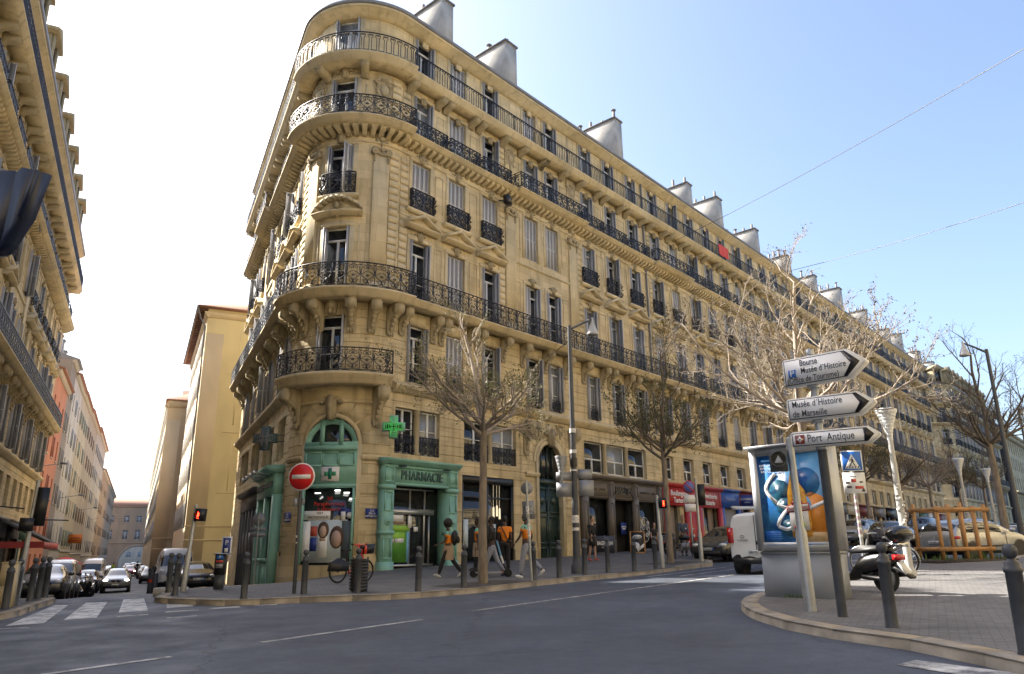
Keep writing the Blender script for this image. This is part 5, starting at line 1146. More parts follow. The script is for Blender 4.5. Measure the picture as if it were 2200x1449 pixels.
# ---- mezzanine windows with stone colonnettes
def mezz(B,P,a,b,n,z0,z1,rail=True,wide=False):
    w=(b-a-.34*(n-1))/n
    for i in range(n):
        u=a+w/2+i*(w+.34); window(B,P,u,z0+.02,w,z1-z0-.04,'none',.42 if wide else None,() if wide else (.55,),curtain=i==1)
        if rail: r=MB(); railing(r,P,u-w/2+.03,u+w/2-.03,-.06,z0,.85,'scroll',.012,0,W0=.45); part('railing',r,M_IRON,B,tuple(B.location))
        if i<n-1:
            p,_=P.frame(u+w/2+.17); c=MB(); q=P.map(np.array([u+w/2+.17]),-.12,0)[0]
            c.lathe([(.19,z0),(.19,z0+.12),(.15,z0+.16),(.135,z1-.22),(.17,z1-.18),(.17,z1)],(q[0],q[1],0),12); part('colonnette',c,M_STL,B,tuple(B.location),True)
mezz(BC,PC,3.0,5.72,2,5.62,7.68); mezz(BC,PC,7.35,11.22,2,5.62,7.62); mezz(BC,PC,17.3,24.2,3,5.75,7.6,False,True)
for a,b,c,d in MZ_L: mezz(BC,PC,a,b,2,c,d,False)
for i in range(14): window(BB,PC,27.05+2.87*i,5.92,1.46,1.56,'none',.42,()); window(BD,PC,67.6+2.9*i,5.92,1.46,1.56,'none',None,())
for i in range(16): window(BLf,PL,22.7+2.95*i,5.72,1.56,1.86,'none',None,(.5,))
# street name plates on the rounded end
for u,z in ((1.98,3.0),(-2.05,2.9)):
    m=MB(); m.box6(-.29,.29,-.03,0,-.2,.2); n=at(BC,PC,u,z,'street_name_plate',m,NAVY); n.location=np.array(n.location)
    p,_=PC.frame(u); q=PC.map(np.array([u]),.02,z)[0]; n.location=q-np.array(BC.location)
    for k,t in enumerate(('RUE','DE LA','REPUBLIQUE')): o=link('lettering',text_mb(t,.11,.006).mesh('lettering',WHITEP),n,(0,-.032,.11-.11*k))
# ================================================================ street furniture and signs
STEEL=mat('galvanised_steel',(.36,.38,.40),.45,.55,var=.12,scale=7); DKM=mat('dark_street_paint',(.050,.056,.068),.5,.1,var=.18,scale=8); GREYP=mat('grey_sign_back',(.26,.27,.29),.5,.35,var=.1,scale=4); SGNW=mat('sign_white',(.66,.67,.68),.4); SGNE=mat('sign_edge_white',(.72,.72,.70),.5); SGNB=mat('sign_blue',(.02,.14,.52),.4); LAMPM=mat('lamp_white',(.40,.40,.39),.4,.1); WOOD=mat('honey_wood',(.36,.19,.07),.6,var=.25,scale=5,stretch=(1,1,.2)); STICK=mat('sticker_paper',(.6,.58,.55),.6,var=.5,scale=25); CREAM=mat('cream_cabinet',(.52,.44,.28),.6,var=.08,scale=3)
def gp(x,y,off=PV): return (x,y,g1(x,y)+off)
# ---- bollards
bt=thing('bollard','x','bollard',(0,0,0)); m=MB(); m.lathe([(.095,-.03),(.095,.0),(.082,.03),(.080,.80),(.092,.81),(.092,.85),(.075,.86),(.078,.90),(.05,.925),(.035,.95)],n=16); sh_=part('shaft',m,DKM,bt,smooth=False)
m=MB(); m.lathe([(.03,.945),(.045,.955),(.066,.985),(.074,1.02),(.066,1.06),(.045,1.085),(.001,1.097)],n=16); part('ball_finial',m,DKM,bt,smooth=True)
BREC=recmap(bt)
BP=[(-6.6,19.05,'dark ball-topped bollard nearest the zebra crossing on the corner pavement'),(-5.4,20.0,'dark scratched bollard standing right against the no entry sign post'),(-3.97,19.75,'dark bollard standing in front of the slatted black litter bin'),(-2.44,19.72,'dark bollard standing alone on the kerb before the pharmacy door'),(-1.34,20.5,'dark bollard at the kerb just left of the leafing street tree trunk'),(.56,22.45,'dark bollard right against the leaning post with a round sign'),(1.34,23.25,'dark bollard between the leaning sign post and the tall lamp post'),(2.21,24.35,'sunlit bollard at the foot of the tall lamp post'),(3.04,25.2,'dark bollard on the kerb in front of the bagel shop banner'),(3.95,25.55,'dark bollard on the lowered kerb in front of the wood-framed menu board'),(4.86,26.65,'dark bollard next to the grey pedestrian signal post by the bagel shop'),(7.1,34.2,'dark bollard left of the parked motorcycle by the bakery'),(8.3,35.7,'dark bollard right of the parked motorcycle by the bakery'),
    (5.01,10.52,'big near bollard on the right pavement beside the direction sign post'),(5.25,8.2,'near bollard cut off by the right edge of the view'),(-9.11,20.95,'dark bollard on the corner nub right of the pale kerb block'),(-9.85,22.2,'dark bollard behind the pale kerb block, left of the signal post'),
    (-11.86,18.25,'near bollard at the far left edge of the view'),(-12.15,19.0,'bollard right of the cream cabinet on the left pavement'),(-12.77,20.6,'first of three bollards in a row before the dark car at left'),(-13.0,21.3,'middle of three bollards in a row before the dark car at left'),(-13.2,21.95,'last of three bollards in a row before the dark car at left'),
    (7.95,20.6,'thin dark bollard beside the bicycle rack on the right pavement'),(10.75,21.2,'dark bollard behind the pale vase lamp on the right pavement')]
for i,(x,y,lb) in enumerate(BP):
    o=bt if i==0 else dup(bt,(0,0,0),recs=BREC)
    o.location=gp(x,y); o.rotation_euler=(random.uniform(-.012,.012),random.uniform(-.012,.012),random.random()*6); o['label']=lb; o['group']='bollards along the kerbs'
# ---- no entry sign
t=thing('no_entry_sign','round red no entry sign with white bar on a grey post','road sign',gp(-5.72,20.25)); rz=.28
m=MB(); m.tube([(0,0,-.05),(0,0,3.28)],.052,10); m.box6(-.05,.05,-.09,.05,2.72,2.8); part('post',m,DKM,t)
d=MB(); d.cur=0; d.lathe([(.37,0),(.37,.03),(.001,.03)],(0,-.07,0),32,axis='y'); d.lathe([(.001,0),(.37,0)],(0,-.07,0),32,axis='y'); d.cur=1; d.lathe([(.34,0),(.34,.035),(.001,.035)],(0,-.07,0),32,axis='y'); d.cur=2; d.box6(-.26,.26,-.112,-.1,-.055,.055); o=part('sign_disc',d,[SGNW,mat('signal_red',(.50,.012,.012),.35),SGNW],t); o.location=(.03,0,2.98); o.rotation_euler=(0,0,rz-.4)
b=MB(); b.prism([(-.34,.1),(.0,-.42),(.1,.1)],.06,.08,'xz'); o=part('sign_back',b,GREYP,t); o.location=(-.06,0,3.1); b=MB(); b.box6(-.16,-.06,-.08,.02,2.2,2.42); b.box6(.07,.13,-.06,-.02,2.24,2.42); part('sensor_box',b,GREYP,t)
m=MB(); m.box6(-.045,.0,-.06,-.05,1.4,1.46); m.box6(-.03,.01,-.06,-.05,1.25,1.29); part('sticker',m,STICK,t)
# ---- slatted litter bin
t=thing('litter_bin','black round litter bin of horizontal slats behind a bollard','litter bin',gp(-4.05,20.2)); m=MB()
for k in range(10): z=.06+k*.078; m.lathe([(.245,z),(.245,z+.055),(.225,z+.055),(.225,z)],n=20)
part('slats',m,BLK,t); m=MB(); m.lathe([(.20,.02),(.20,.80),(.17,.80)],n=16); part('liner',m,mat('bin_liner',(.02,.02,.02),.7),t); m=MB()
for a in (.4,2.5,4.6): m.tube([(.22*math.cos(a),.22*math.sin(a),-.04),(.22*math.cos(a),.22*math.sin(a),.86)],.02,6)
part('frame',m,BLK,t)
# ---- tall lamp post with boards and a low vase lantern
def tall_lamp(loc,label,rz,grp='tall street lamps'):
    t=thing('street_lamp',label,'street lamp',loc,rz,grp); m=MB(); m.lathe([(.2,-.05),(.2,.25),(.15,.3),(.13,.5)],n=12); m.tube([(0,0,.4),(0,0,3),(0,0,8.45)],[.125,.10,.065],10); part('post',m,DKM,t)
    m=MB(); m.tube([(0,0,8.3),(.55,0,8.6),(.9,0,8.75)],[.05,.04,.035],8); part('arm',m,DKM,t)
    m=MB(); m.lathe([(.04,.55),(.055,.35),(.10,.25),(.20,-.02),(.225,-.06),(.21,-.1)],(.92,0,8.28),16); part('lamp_head',m,LAMPM,t,smooth=True); m=MB(); m.ball((.92,0,8.2),(.18,.18,.06),12,6); part('lens',m,M_GLC,t,smooth=True)
    return t
t=tall_lamp(gp(2.05,25.35),'tall dark lamp post with grey boards and a cone lamp, at the corner kerb',.35); LREC=recmap(t)
m=MB(); 
for x0,x1,z0,z1 in ((-.62,-.09,2.98,3.26),(.12,.62,3.05,3.36),(-.62,-.09,2.45,2.92),(.14,.66,2.47,3.0)): m.box6(x0,x1,-.03,.0,z0,z1)
m.box6(-.6,.6,0,.03,2.62,2.66); m.box6(-.6,.6,0,.03,3.12,3.16); o=part('direction_board_back',m,GREYP,t); o.rotation_euler=(0,0,-.2)
m=MB()
for z,h in ((3.9,.12),(3.3,.06),(4.6,.15),(1.6,.25),(1.35,.1)): m.tube([(0,0,z),(0,0,z+h)],.118,10,caps=False)
m.tube([(0,0,3.45),(0,0,3.75)],.122,10,caps=False,mi=1); part('sticker',m,[STICK,BLK],t)
vm=MB(); 
for kk in range(7): a_,b_=kk/7,(kk+1)/7; f=lambda q:.05+.16*q**1.5; vm.lathe([(f(a_),2.95+.85*a_),(f(b_)+.005,2.95+.85*b_-.01),(f(b_),2.95+.85*b_)],(-.42,.1,0),n=14)
vm.tube([(-.42,.1,2.95),(-.38,.1,2.6),(-.05,.02,2.5)],.03,6)
d=dup(t,gp(20.65,31.2),math.pi-.1,'tall dark lamp post with an arm towards the street, at the right edge','tall street lamps',LREC)
part('low_lantern',vm,GREYP,t,smooth=False)
for k,(x,y) in enumerate(((34.5,50.0),)): dup(t,gp(x,y),.9+k*2,'far tall lamp post up the main street','tall street lamps',LREC)
def vase_lamp(loc,label,rz=0):
    t=thing('vase_lamp',label,'street lamp',loc,rz,'vase lamps'); m=MB(); m.lathe([(.15,-.05),(.15,.1),(.11,.14),(.095,.2),(.085,2.0),(.062,3.45)],n=14); part('post',m,LAMPM,t,smooth=True)
    m=MB()
    for k in range(9):
        a,b=k/9,(k+1)/9; f=lambda q:.065+.2*q**1.6; m.lathe([(f(a),3.45+.78*a),(f(b)+.006,3.45+.78*b-.012),(f(b),3.45+.78*b)],n=20)
    m.lathe([(.27,4.23),(.275,4.27),(.25,4.3),(.001,4.31)],n=20); part('lantern',m,mat('frosted_lantern',(.55,.57,.58),.25,.1,var=.15,scale=20),t,smooth=True)
    m=MB(); rnd=random.Random(3)
    for k in range(16): z=.9+k*.09+rnd.random()*.04; a=rnd.uniform(3.6,5.8); m.box((.084*math.cos(a),.084*math.sin(a),z),(.07,.07,rnd.uniform(.03,.07)),a)
    part('sticker',m,STICK,t); return t
vl_=vase_lamp(gp(10.13,19.9),'pale vase lamp with stickers, standing beside the bicycle on the right pavement'); VREC=recmap(vl_)

for k,(x,y,lb) in enumerate(((22.5,37.8,'vase lamp beyond the silver hatchback, under bare trees'),(29.5,46.8,'farthest vase lamp up the main street'))): dup(vl_,gp(x,y),0,lb,'vase lamps',VREC)
# ---- leaning post with signs seen from behind
t=thing('sign_post','leaning galvanised post with a round sign and a plate seen from behind','road sign',gp(.5,22.4),0); t.rotation_euler=(.0,-.045,-.2)
m=MB(); m.tube([(0,0,-.05),(0,0,2.85)],.04,8); part('post',m,STEEL,t); m=MB(); m.lathe([(.18,0),(.18,.025),(.001,.025)],(0,.06,2.62),24,axis='y'); m.lathe([(.001,0),(.18,0)],(0,.06,2.62),24,axis='y'); m.box6(-.05,.05,0,.06,2.45,2.8); part('round_sign',m,GREYP,t); m=MB(); m.box6(-.17,.19,.05,.07,1.72,2.25); m.box6(-.12,.12,.0,.05,1.85,1.9); m.box6(-.12,.12,.0,.05,2.08,2.13); part('plate',m,[GREYP],t); m=MB(); m.box6(-.05,.05,-.05,-.042,1.75,2.1); m.tube([(0,0,1.2),(0,0,1.6)],.043,8,caps=False); part('sticker',m,STICK,t)
# ---- pedestrian and traffic signals
def ped_signal(loc,label,rz,h=2.4,lean=0):
    t=thing('pedestrian_signal',label,'traffic signal',loc,rz,'pedestrian signals'); t.rotation_euler=(0,lean,rz); m=MB(); m.lathe([(.085,-.05),(.085,1.05),(.055,1.12),(.052,h)],n=12); m.ball((0,0,h),.052,8,5); part('post',m,STEEL,t)
    m=MB(); m.box6(.06,.30,-.14,.12,h-.42,h-.06); m.lathe([(.1,0),(.1,.1),(.085,.1),(.085,0)],(.18,-.14,h-.24),14,axis='y'); part('signal_head',m,BLK,t); m=MB(); m.box6(.155,.205,-.16,-.15,h-.31,h-.2); m.ball((.18,-.155,h-.17),.025,8,6); m.box6(.15,.175,-.16,-.15,h-.35,h-.3); m.box6(.185,.21,-.16,-.15,h-.35,h-.3); part('red_man',m,mat('lit_red',(.8,.02,.01),.4,emit=(1,.03,.01),estr=4),t); return t
ped_signal(gp(5.2,27.2),'grey signal post showing a red man in front of the bagel shop',.1,2.45,-.02); ped_signal(gp(-9.57,22.5),'grey signal post showing a red man before the black parked car',-.1,2.4,.06)
m=MB(); m.box6(-.14,.0,-.1,.06,.95,1.18); 
t=thing('traffic_light','galvanised post with a black traffic light turned away, near the red bakery','traffic signal',gp(7.53,31.1),.2); m=MB(); m.lathe([(.085,-.05),(.085,1.1),(.055,1.18),(.052,3.3)],n=12); part('post',m,STEEL,t); m=MB(); m.box6(.07,.33,-.1,.18,2.2,3.05); 
for z in (2.32,2.6,2.88): m.lathe([(.1,0),(.11,-.2),(.09,-.2)],(.2,.18,z),10,axis='y')
part('signal_head',m,BLK,t)
t=thing('traffic_light','galvanised post with black signal heads at the left street corner, seen from behind','traffic signal',gp(-13.5,21.2),0); t.rotation_euler=(0,.02,.5); m=MB(); m.lathe([(.075,-.05),(.07,1.1),(.05,3.2)],n=12); part('post',m,STEEL,t); m=MB(); m.box6(.04,.32,-.1,.22,1.95,3.0); part('signal_head',m,BLK,t); m=MB(); m.box6(-.26,.08,-.2,-.05,1.8,2.15); part('pedestrian_head',m,BLK,t); m=MB(); m.tube([(.3,0,2.12),(.9,0,2.12)],.02,5); m.tube([(-.2,-.1,2.4),(-1.6,-.1,2.5)],.02,5); part('bracket',m,BLK,t)
# ---- near signal pole and stacked direction signs
t=thing('pedestrian_signal','near galvanised post carrying a small dark light box with a white triangle','traffic signal',gp(4.76,12.67),0); t.rotation_euler=(0,-.012,-.35); m=MB(); m.lathe([(.092,-.05),(.092,1.22),(.062,1.32),(.060,2.78)],n=16); m.ball((0,0,2.78),(.06,.06,.03),12,5); part('post',m,STEEL,t)
m=MB(); m.box6(-.36,-.07,-.1,.14,2.24,2.6); m.lathe([(.125,0),(.135,.09),(.12,.09),(.11,0)],(-.21,-.1,2.43),20,axis='y'); part('light_box',m,mat('signal_grey',(.09,.095,.10),.5),t); m=MB(); m.cur=0; m.lathe([(.001,.0),(.11,0)],(-.21,-.105,2.43),20,axis='y'); m.cur=1; m.prism([(-.28,2.37),(-.14,2.37),(-.21,2.50)],-.115,-.108,'xz'); part('lens',m,[BLK,SGNW],t)
t=thing('direction_sign','three white arrow signs stacked on one post, pointing right','direction sign',gp(4.91,11.82)); m=MB(); m.lathe([(.072,-.05),(.070,2.62),(.078,2.64),(.078,2.72)],n=16); part('post',m,DKM,t)
m=MB(); m.lathe([(.06,2.72),(.06,4.12),(.001,4.14)],n=14); m.lathe([(.065,4.05),(.068,4.14),(.001,4.16)],n=14); part('upper_post',m,STEEL,t)
def arrow(z,h,xl,xr,ang,lines,icon,tip):
    """box sign with rounded nose; local x along the arrow"""
    body=[(xl,-h/2+.03),(xl+.03,-h/2),(xr-tip,-h/2),(xr,-.02),(xr,.02),(xr-tip,h/2),(xl+.03,h/2),(xl,h/2-.03)]
    s=MB(); s.prism(body,-.155,.02,'xz'); o=part('arrow_board',s,SGNE,t); o.location=(0,0,z); o.rotation_euler=(0,0,ang)
    f=MB(); sc=lambda k:[(xl+.02+k,-h/2+.02+k),(xr-tip-.03-k*.4,-h/2+.02+k),(xr-.07-k*2.2,0),(xr-tip-.03-k*.4,h/2-.02-k),(xl+.02+k,h/2-.02-k)]
    f.cur=0; f.prism(sc(0),-.158,-.15,'xz'); f.cur=1; f.prism(sc(.014),-.161,-.15,'xz'); q=sc(.014); r=sc(.016); f.cur=0; f.prism([q[1],q[2],q[3],(q[3][0]-.045,q[3][1]),(q[2][0]-.11,0),(q[1][0]-.045,q[1][1])],-.164,-.15,'xz')
    part('arrow_face',f,[mat('sign_black',(.012,.012,.016),.4),mat('sign_face_white',(.80,.81,.83),.35)],o)
    for s_,x,zz,sz in lines: l=link('lettering',text_mb(s_,sz,.004,.002,1.02,align='LEFT').mesh('lettering',MATS['sign_black']),o,(x,-.166,zz)); l.scale=(.80,1,1.12)
    if icon=='P':
        i=MB(); i.box6(xl+.09,xl+.215,-.168,-.16,-.085,.045); ic=part('parking_symbol',i,SGNB,o); p_=link('lettering',text_mb('P',.15,.004,.006).mesh('lettering',SGNW),ic,(xl+.155,-.172,-.02))
    elif icon=='R':
        i=MB(); i.cur=0; i.box6(xl+.07,xl+.21,-.168,-.16,-.07,.07); i.cur=1; cx=xl+.14; i.prism([(cx+(.058 if k%2==0 else .03)*math.cos(k*math.pi/4),(.058 if k%2==0 else .03)*math.sin(k*math.pi/4)) for k in range(8)],-.172,-.16,'xz'); i.cur=0; i.prism([(cx+.012*math.cos(k),.012*math.sin(k)) for k in range(6)],-.175,-.16,'xz'); part('rosette_symbol',i,[mat('oxblood',(.20,.03,.03),.4),SGNW],o)
    b=MB(); b.box6(-.07,.07,-.1,.07,-h/2-.05,-h/2+.01); part('clamp',b,STEEL,o)
arrow(3.77,.46,-.42,.90,RAD(-46),[('Bourse',-.13,.13,.128),('Musée d´Histoire',-.12,.0,.128),('(Office de Tourisme)',-.36,-.14,.122)],'P',.26)
arrow(3.15,.36,-.42,.90,RAD(-38),[('Musée d´Histoire',-.34,.075,.135),('de Marseille',-.34,-.08,.135)],None,.22)
arrow(2.66,.25,-.42,.88,RAD(-34),[('Port  Antique',-.17,.0,.155)],'R',.14)
# ---- advertising panel
A_=np.array((4.93,15.41)); B_=np.array((6.02,14.31)); dv=(B_-A_); wd=np.linalg.norm(dv); rz=math.atan2(dv[1],dv[0]); mid=(A_+B_)/2
t=thing('advertising_panel','grey free standing advertising panel with a blue and orange bottle poster','advertising panel',gp(*mid),rz); hw=wd/2; SIL=mat('silver_case',(.40,.42,.45),.4,.35,var=.05,scale=2)
m=MB(); m.box6(-hw,hw,.0,.34,-.08,.80); part('plinth',m,mat('case_grey',(.30,.325,.37),.55,var=.10,scale=1.5),t); m=MB(); m.box6(-hw-.01,hw+.01,-.02,.36,.80,.845); m.box6(-hw+.03,hw-.03,.02,.32,.845,.88); part('seam',m,SIL,t)
m=MB(); 
for a,b,c,d in ((-hw-.03,-hw+.10,.86,2.86),(hw-.10,hw+.03,.86,2.86),(-hw+.10,hw-.10,.86,1.02),(-hw+.10,hw-.10,2.72,2.86)): m.box6(a,b,-.06,.40,c,d)
m.box6(-hw+.1,hw-.1,.02,.3,1.0,2.75); m.box6(-hw-.09,hw+.09,-.14,.46,2.87,2.92); m.box6(-hw-.02,hw+.02,-.03,.37,2.85,2.875); part('poster_case',m,SIL,t)
x0,x1,z0,z1=-hw+.10,hw-.10,1.02,2.72; W_=x1-x0; Hh=z1-z0; X=lambda a:x0+a*W_; Zz=lambda b:z0+b*Hh
def printed(name,c1,c2,sc,th=.5):
    m=mat(name,c1,.25); N,L=nodes(m); b=N['Principled BSDF']; tc=N.new('ShaderNodeTexCoord'); nz=N.new('ShaderNodeTexNoise'); nz.inputs['Scale'].default_value=sc; nz.inputs['Detail'].default_value=6; nz.inputs['Distortion'].default_value=1.2; L.new(tc.outputs['Object'],nz.inputs['Vector']); r=N.new('ShaderNodeValToRGB'); r.color_ramp.elements[0].position=th-.15; r.color_ramp.elements[1].position=th+.15; r.color_ramp.elements[0].color=(*c1,1); r.color_ramp.elements[1].color=(*c2,1); L.new(nz.outputs[0],r.inputs[0]); L.new(r.outputs[0],b.inputs['Base Color']); return m
PM=[printed('print_blue',(.015,.09,.33),(.05,.24,.50),3),printed('print_sky',(.10,.36,.72),(.22,.50,.80),2.5),mat('print_orange',(.72,.26,.03),.3,var=.08,scale=3),mat('print_white',(.68,.70,.72),.3),printed('print_deep',(.008,.04,.10),(.03,.16,.22),5),printed('print_amber',(.50,.20,.015),(.72,.38,.05),9),mat('print_label',(.62,.60,.56),.3),mat('print_red',(.42,.02,.03),.3),mat('print_sand',(.50,.34,.16),.35,var=.2,scale=8),mat('print_lime',(.30,.48,.06),.3)]
m=MB(); y=.0
def lay(k,pts,j): m.cur=k; m.prism([(X(a),Zz(b)) for a,b in pts],-.004-.003*j,.015,'xz')
circ=lambda a,b,r,n=24,ry=None:[(a+r*math.cos(q),b+(ry or r*W_/Hh)*math.sin(q)) for q in np.linspace(0,2*math.pi,n+1)[:-1]]
lay(0,[(0,0),(1,0),(1,1),(0,1)],0); lay(1,[(.55,.0),(1,.0),(1,1),(.35,1),(.5,.6)],1); lay(0,circ(.72,.66,.21),2); lay(8,[(.5,0),(1,0),(1,.10),(.5,.12)],3); lay(2,[(.62,.06),(1,.04),(1,.42),(.93,.5),(.78,.55),(.62,.5)],2); lay(1,circ(.64,.42,.13),4); lay(4,circ(.32,.55,.17,20,.16),2); lay(4,circ(.38,.4,.13,20,.1),3); lay(4,circ(.44,.16,.16,20,.10),2)
def ribbon(pts,w,j):
    p=np.array(pts); tt=np.gradient(p,axis=0); tt[:,1]*=Hh/W_; tt/=np.linalg.norm(tt,axis=1,keepdims=True); n=np.c_[-tt[:,1],tt[:,0]*W_/Hh]*w/2; lay(3,[tuple(q) for q in np.r_[p+n,(p-n)[::-1]]],j)
th=np.linspace(0,1,18)
ribbon([(.27-.16*math.sin(math.pi*q),.78-.34*q) for q in th],.05,5); ribbon([(.27+.20*q,.44-.06*math.sin(2*q)) for q in th],.05,5); ribbon([(.47-.22*math.sin(math.pi*q*.5)-.0*q,.40-.22*q) for q in th],.05,6); ribbon([(.25+.28*q,.18-.05*math.sin(math.pi*q)+.03*q) for q in th],.05,6); ribbon([(.5+.5*q,.30+.14*q) for q in th],.05,5)
btl=[(.46,.05),(.74,.06),(.75,.20),(.72,.42),(.70,.56),(.62,.66),(.585,.80),(.58,.92),(.52,.92),(.515,.80),(.475,.66),(.44,.55),(.43,.4)]
lay(5,btl,8); lay(6,[(.45,.12),(.725,.13),(.715,.34),(.44,.33)],10); lay(9,circ(.60,.19,.06),11); lay(7,circ(.53,.16,.035),11); lay(7,[(.41,.325),(.745,.345),(.74,.43),(.41,.41)],11); lay(6,[(.42,.34),(.735,.358),(.732,.418),(.42,.398)],12); lay(6,[(.515,.74),(.585,.74),(.58,.80),(.515,.80)],10); lay(0,[(.51,.90),(.59,.90),(.585,.955),(.515,.955)],12); lay(7,circ(.52,.43,.035),12); lay(7,circ(.62,.437,.03),12)
o=part('poster',m,PM,t)
for s_,a,b,sz,mm,rr in (('DESPERADOS',.577,.376,.082,7,.03),('LEMON',.59,.27,.05,1,.03),('DELICIOUS',.17,.935,.045,1,0),('CITRON VERT',.185,.88,.056,3,0),('CITRON VERT',.19,.845,.056,3,0),('CACTUS',.15,.81,.056,3,0),("L'ABUS D'ALCOOL EST DANGEREUX POUR LA SANTÉ. À CONSOMMER AVEC MODÉRATION",.5,-.025,.030,0,0)):
    l=link('lettering',text_mb(s_,sz,.003,.003).mesh('lettering',PM[mm]),o,(X(a),-.05 if b>0 else -.064,Zz(b))); l.rotation_euler=(0,-rr,0)
bx=MB(); bx.box6(X(.04),X(.27),-.008,.012,Zz(.02),Zz(.13)); part('small_print_box',bx,SGNB,o)
for k in range(4): link('lettering',text_mb('consommation responsable',.024,.003).mesh('lettering',PM[1]),o,(X(.2),-.012,Zz(.11-.022*k)))
gr=MB(); rnd=random.Random(9)
for k in range(70): x=rnd.uniform(-.35,.25); y=rnd.uniform(-.10,-.02); h=rnd.uniform(.03,.1); dx=rnd.uniform(-.04,.04); gr.add([(x-.006,y,-.0),(x+.006,y,0),(x+dx,y+rnd.uniform(-.03,.03),h)],[[0,1,2]])
q=Matrix.Translation(Vector(gp(*mid)))@Matrix.Rotation(rz,4,'Z'); gw=MB(); gw.merge(gr,q); tag(part('weeds',gw,mat('weed_green',(.07,.13,.03),.8,var=.3,scale=20)),'tuft of weeds at the foot of the advertising panel','plant')
# ---- blue pedestrian crossing sign
t=thing('pedestrian_crossing_sign','square blue pedestrian crossing sign above a white plate covered in stickers','road sign',gp(8.71,19.27),-.12); m=MB(); m.tube([(0,0,-.05),(0,0,3.15)],.042,10); part('post',m,STEEL,t)
m=MB(); m.cur=0; m.box6(-.26,.26,-.08,-.05,2.62,3.14); m.cur=1; m.box6(-.235,.235,-.084,-.05,2.645,3.115); m.cur=0; m.prism([(-.19,2.68),(.19,2.68),(0,3.06)],-.088,-.05,'xz'); m.cur=2
for k in range(5): x=-.14+.07*k; m.prism([(x-.018,2.695),(x+.012,2.695),(x+.02,2.74),(x-.006,2.74)],-.091,-.05,'xz')
m.prism([(-.02,2.84),(.03,2.84),(.02,2.93),(-.01,2.93)],-.092,-.05,'xz'); m.prism([(.012+.016*math.cos(a),2.955+.018*math.sin(a)) for a in np.linspace(0,6.28,9)[:-1]],-.092,-.05,'xz'); m.prism([(-.015,2.85),(.01,2.85),(-.05,2.745),(-.075,2.745)],-.092,-.05,'xz'); m.prism([(.005,2.85),(.03,2.85),(.075,2.75),(.05,2.75)],-.092,-.05,'xz'); m.prism([(-.015,2.925),(.0,2.93),(-.06,2.86),(-.07,2.87)],-.092,-.05,'xz'); m.prism([(.01,2.92),(.02,2.93),(.065,2.85),(.055,2.845)],-.092,-.05,'xz'); part('sign_square',m,[SGNW,SGNB,BLK],t)
m=MB(); m.cur=0; m.box6(-.27,.27,-.08,-.05,2.06,2.58); m.cur=1; m.box6(-.08,.04,-.084,-.05,2.34,2.42); m.box6(.0,.2,-.084,-.05,2.17,2.24); m.cur=2; m.box6(-.2,-.08,-.084,-.05,2.19,2.25); m.box6(-.22,-.12,-.084,-.05,2.3,2.35); m.box6(.12,.2,-.084,-.05,2.32,2.36); m.prism([(.14,2.1),(.24,2.1),(.2,2.2)],-.084,-.05,'xz'); m.box6(-.12,.05,-.084,-.05,2.47,2.49); part('plate',m,[SGNW,mat('sticker_red',(.5,.06,.05),.5),mat('sticker_dark',(.06,.06,.07),.5)],t)
m=MB()
for k in range(12): m.tube([(0,0,1.0+k*.085),(0,0,1.05+k*.085)],.045,8,caps=False,mi=k%2)
part('sticker',m,[STICK,mat('sticker_mixed',(.3,.2,.25),.6,var=.6,scale=30)],t)
# ---- hanging pharmacy crosses
def cross_mb(w,d,mi=None):
    a=w/2; b=w/6.2; return [(-b,-a),(b,-a),(b,-b),(a,-b),(a,b),(b,b),(b,a),(-b,a),(-b,b),(-a,b),(-a,-b),(-b,-b)]
def ring_cross(m,w,t_,y,mi):
    p=np.array(cross_mb(w,0)); b=w/6.2
    def off(w2,bb): 
        a=w2/2; return [(-bb,-a),(bb,-a),(bb,-bb),(a,-bb),(a,bb),(bb,bb),(bb,a),(-bb,a),(-bb,bb),(-a,bb),(-a,-bb),(-bb,-bb)]
    O=off(w,w*.17); I=off(w-2*t_,w*.17-t_)
    for i in range(12): j=(i+1)%12; m.cur=mi; m.prism([O[i],O[j],I[j],I[i]],y-.006,y,'xz')
def pharm_cross(loc,rz,label,lit,w=.95):
    t=thing('pharmacy_cross',label,'shop sign',loc,rz,'pharmacy crosses'); m=MB(); p=[(x*1.0,z) for x,z in cross_mb(w,0)]; a=w/2; b=w*.19
    P_=[(-b,-a),(b,-a),(b,-b),(a,-b),(a,b),(b,b),(b,a),(-b,a),(-b,b),(-a,b),(-a,-b),(-b,-b)]; m.prism(P_,-.11,.11,'xz'); part('cross_body',m,mat('cross_case',(.05,.10,.11),.4) if not lit else TEAL,t)
    n=MB()
    for k,ww in enumerate((.86,.66,.46,.26)): ring_cross(n,w*ww,.018,-.112,0)
    part('tube_light',n,mat('unlit_tube',(.25,.22,.24),.3) if not lit else mat('lit_green',(.1,.7,.15),.4,emit=(.12,1,.18),estr=.06),t)
    if lit: l=MB(); l.box6(-w*.36,w*.36,-.1115,-.1105,-w*.14,w*.14); part('cross_face',l,mat('cross_dark',(.005,.03,.01),.5),t)
    q=MB(); 
    for z in (-.14,.14): q.tube([(w/2,0,z),(w/2+.35,0,z)],.02,5)
    part('bracket',q,BLK,t); return t
pharm_cross(tuple(PC.map(np.array([2.42]),.75,6.6)[0]),-.10+math.pi*0,'lit green pharmacy cross hanging above the pharmacy door',True,.98).rotation_euler=(0,0,.15)
lc=PC.map(np.array([-3.1]),.95,6.35)[0]; pharm_cross(tuple(lc),.0,'unlit dark pharmacy cross hanging on the side street front',False,1.05)
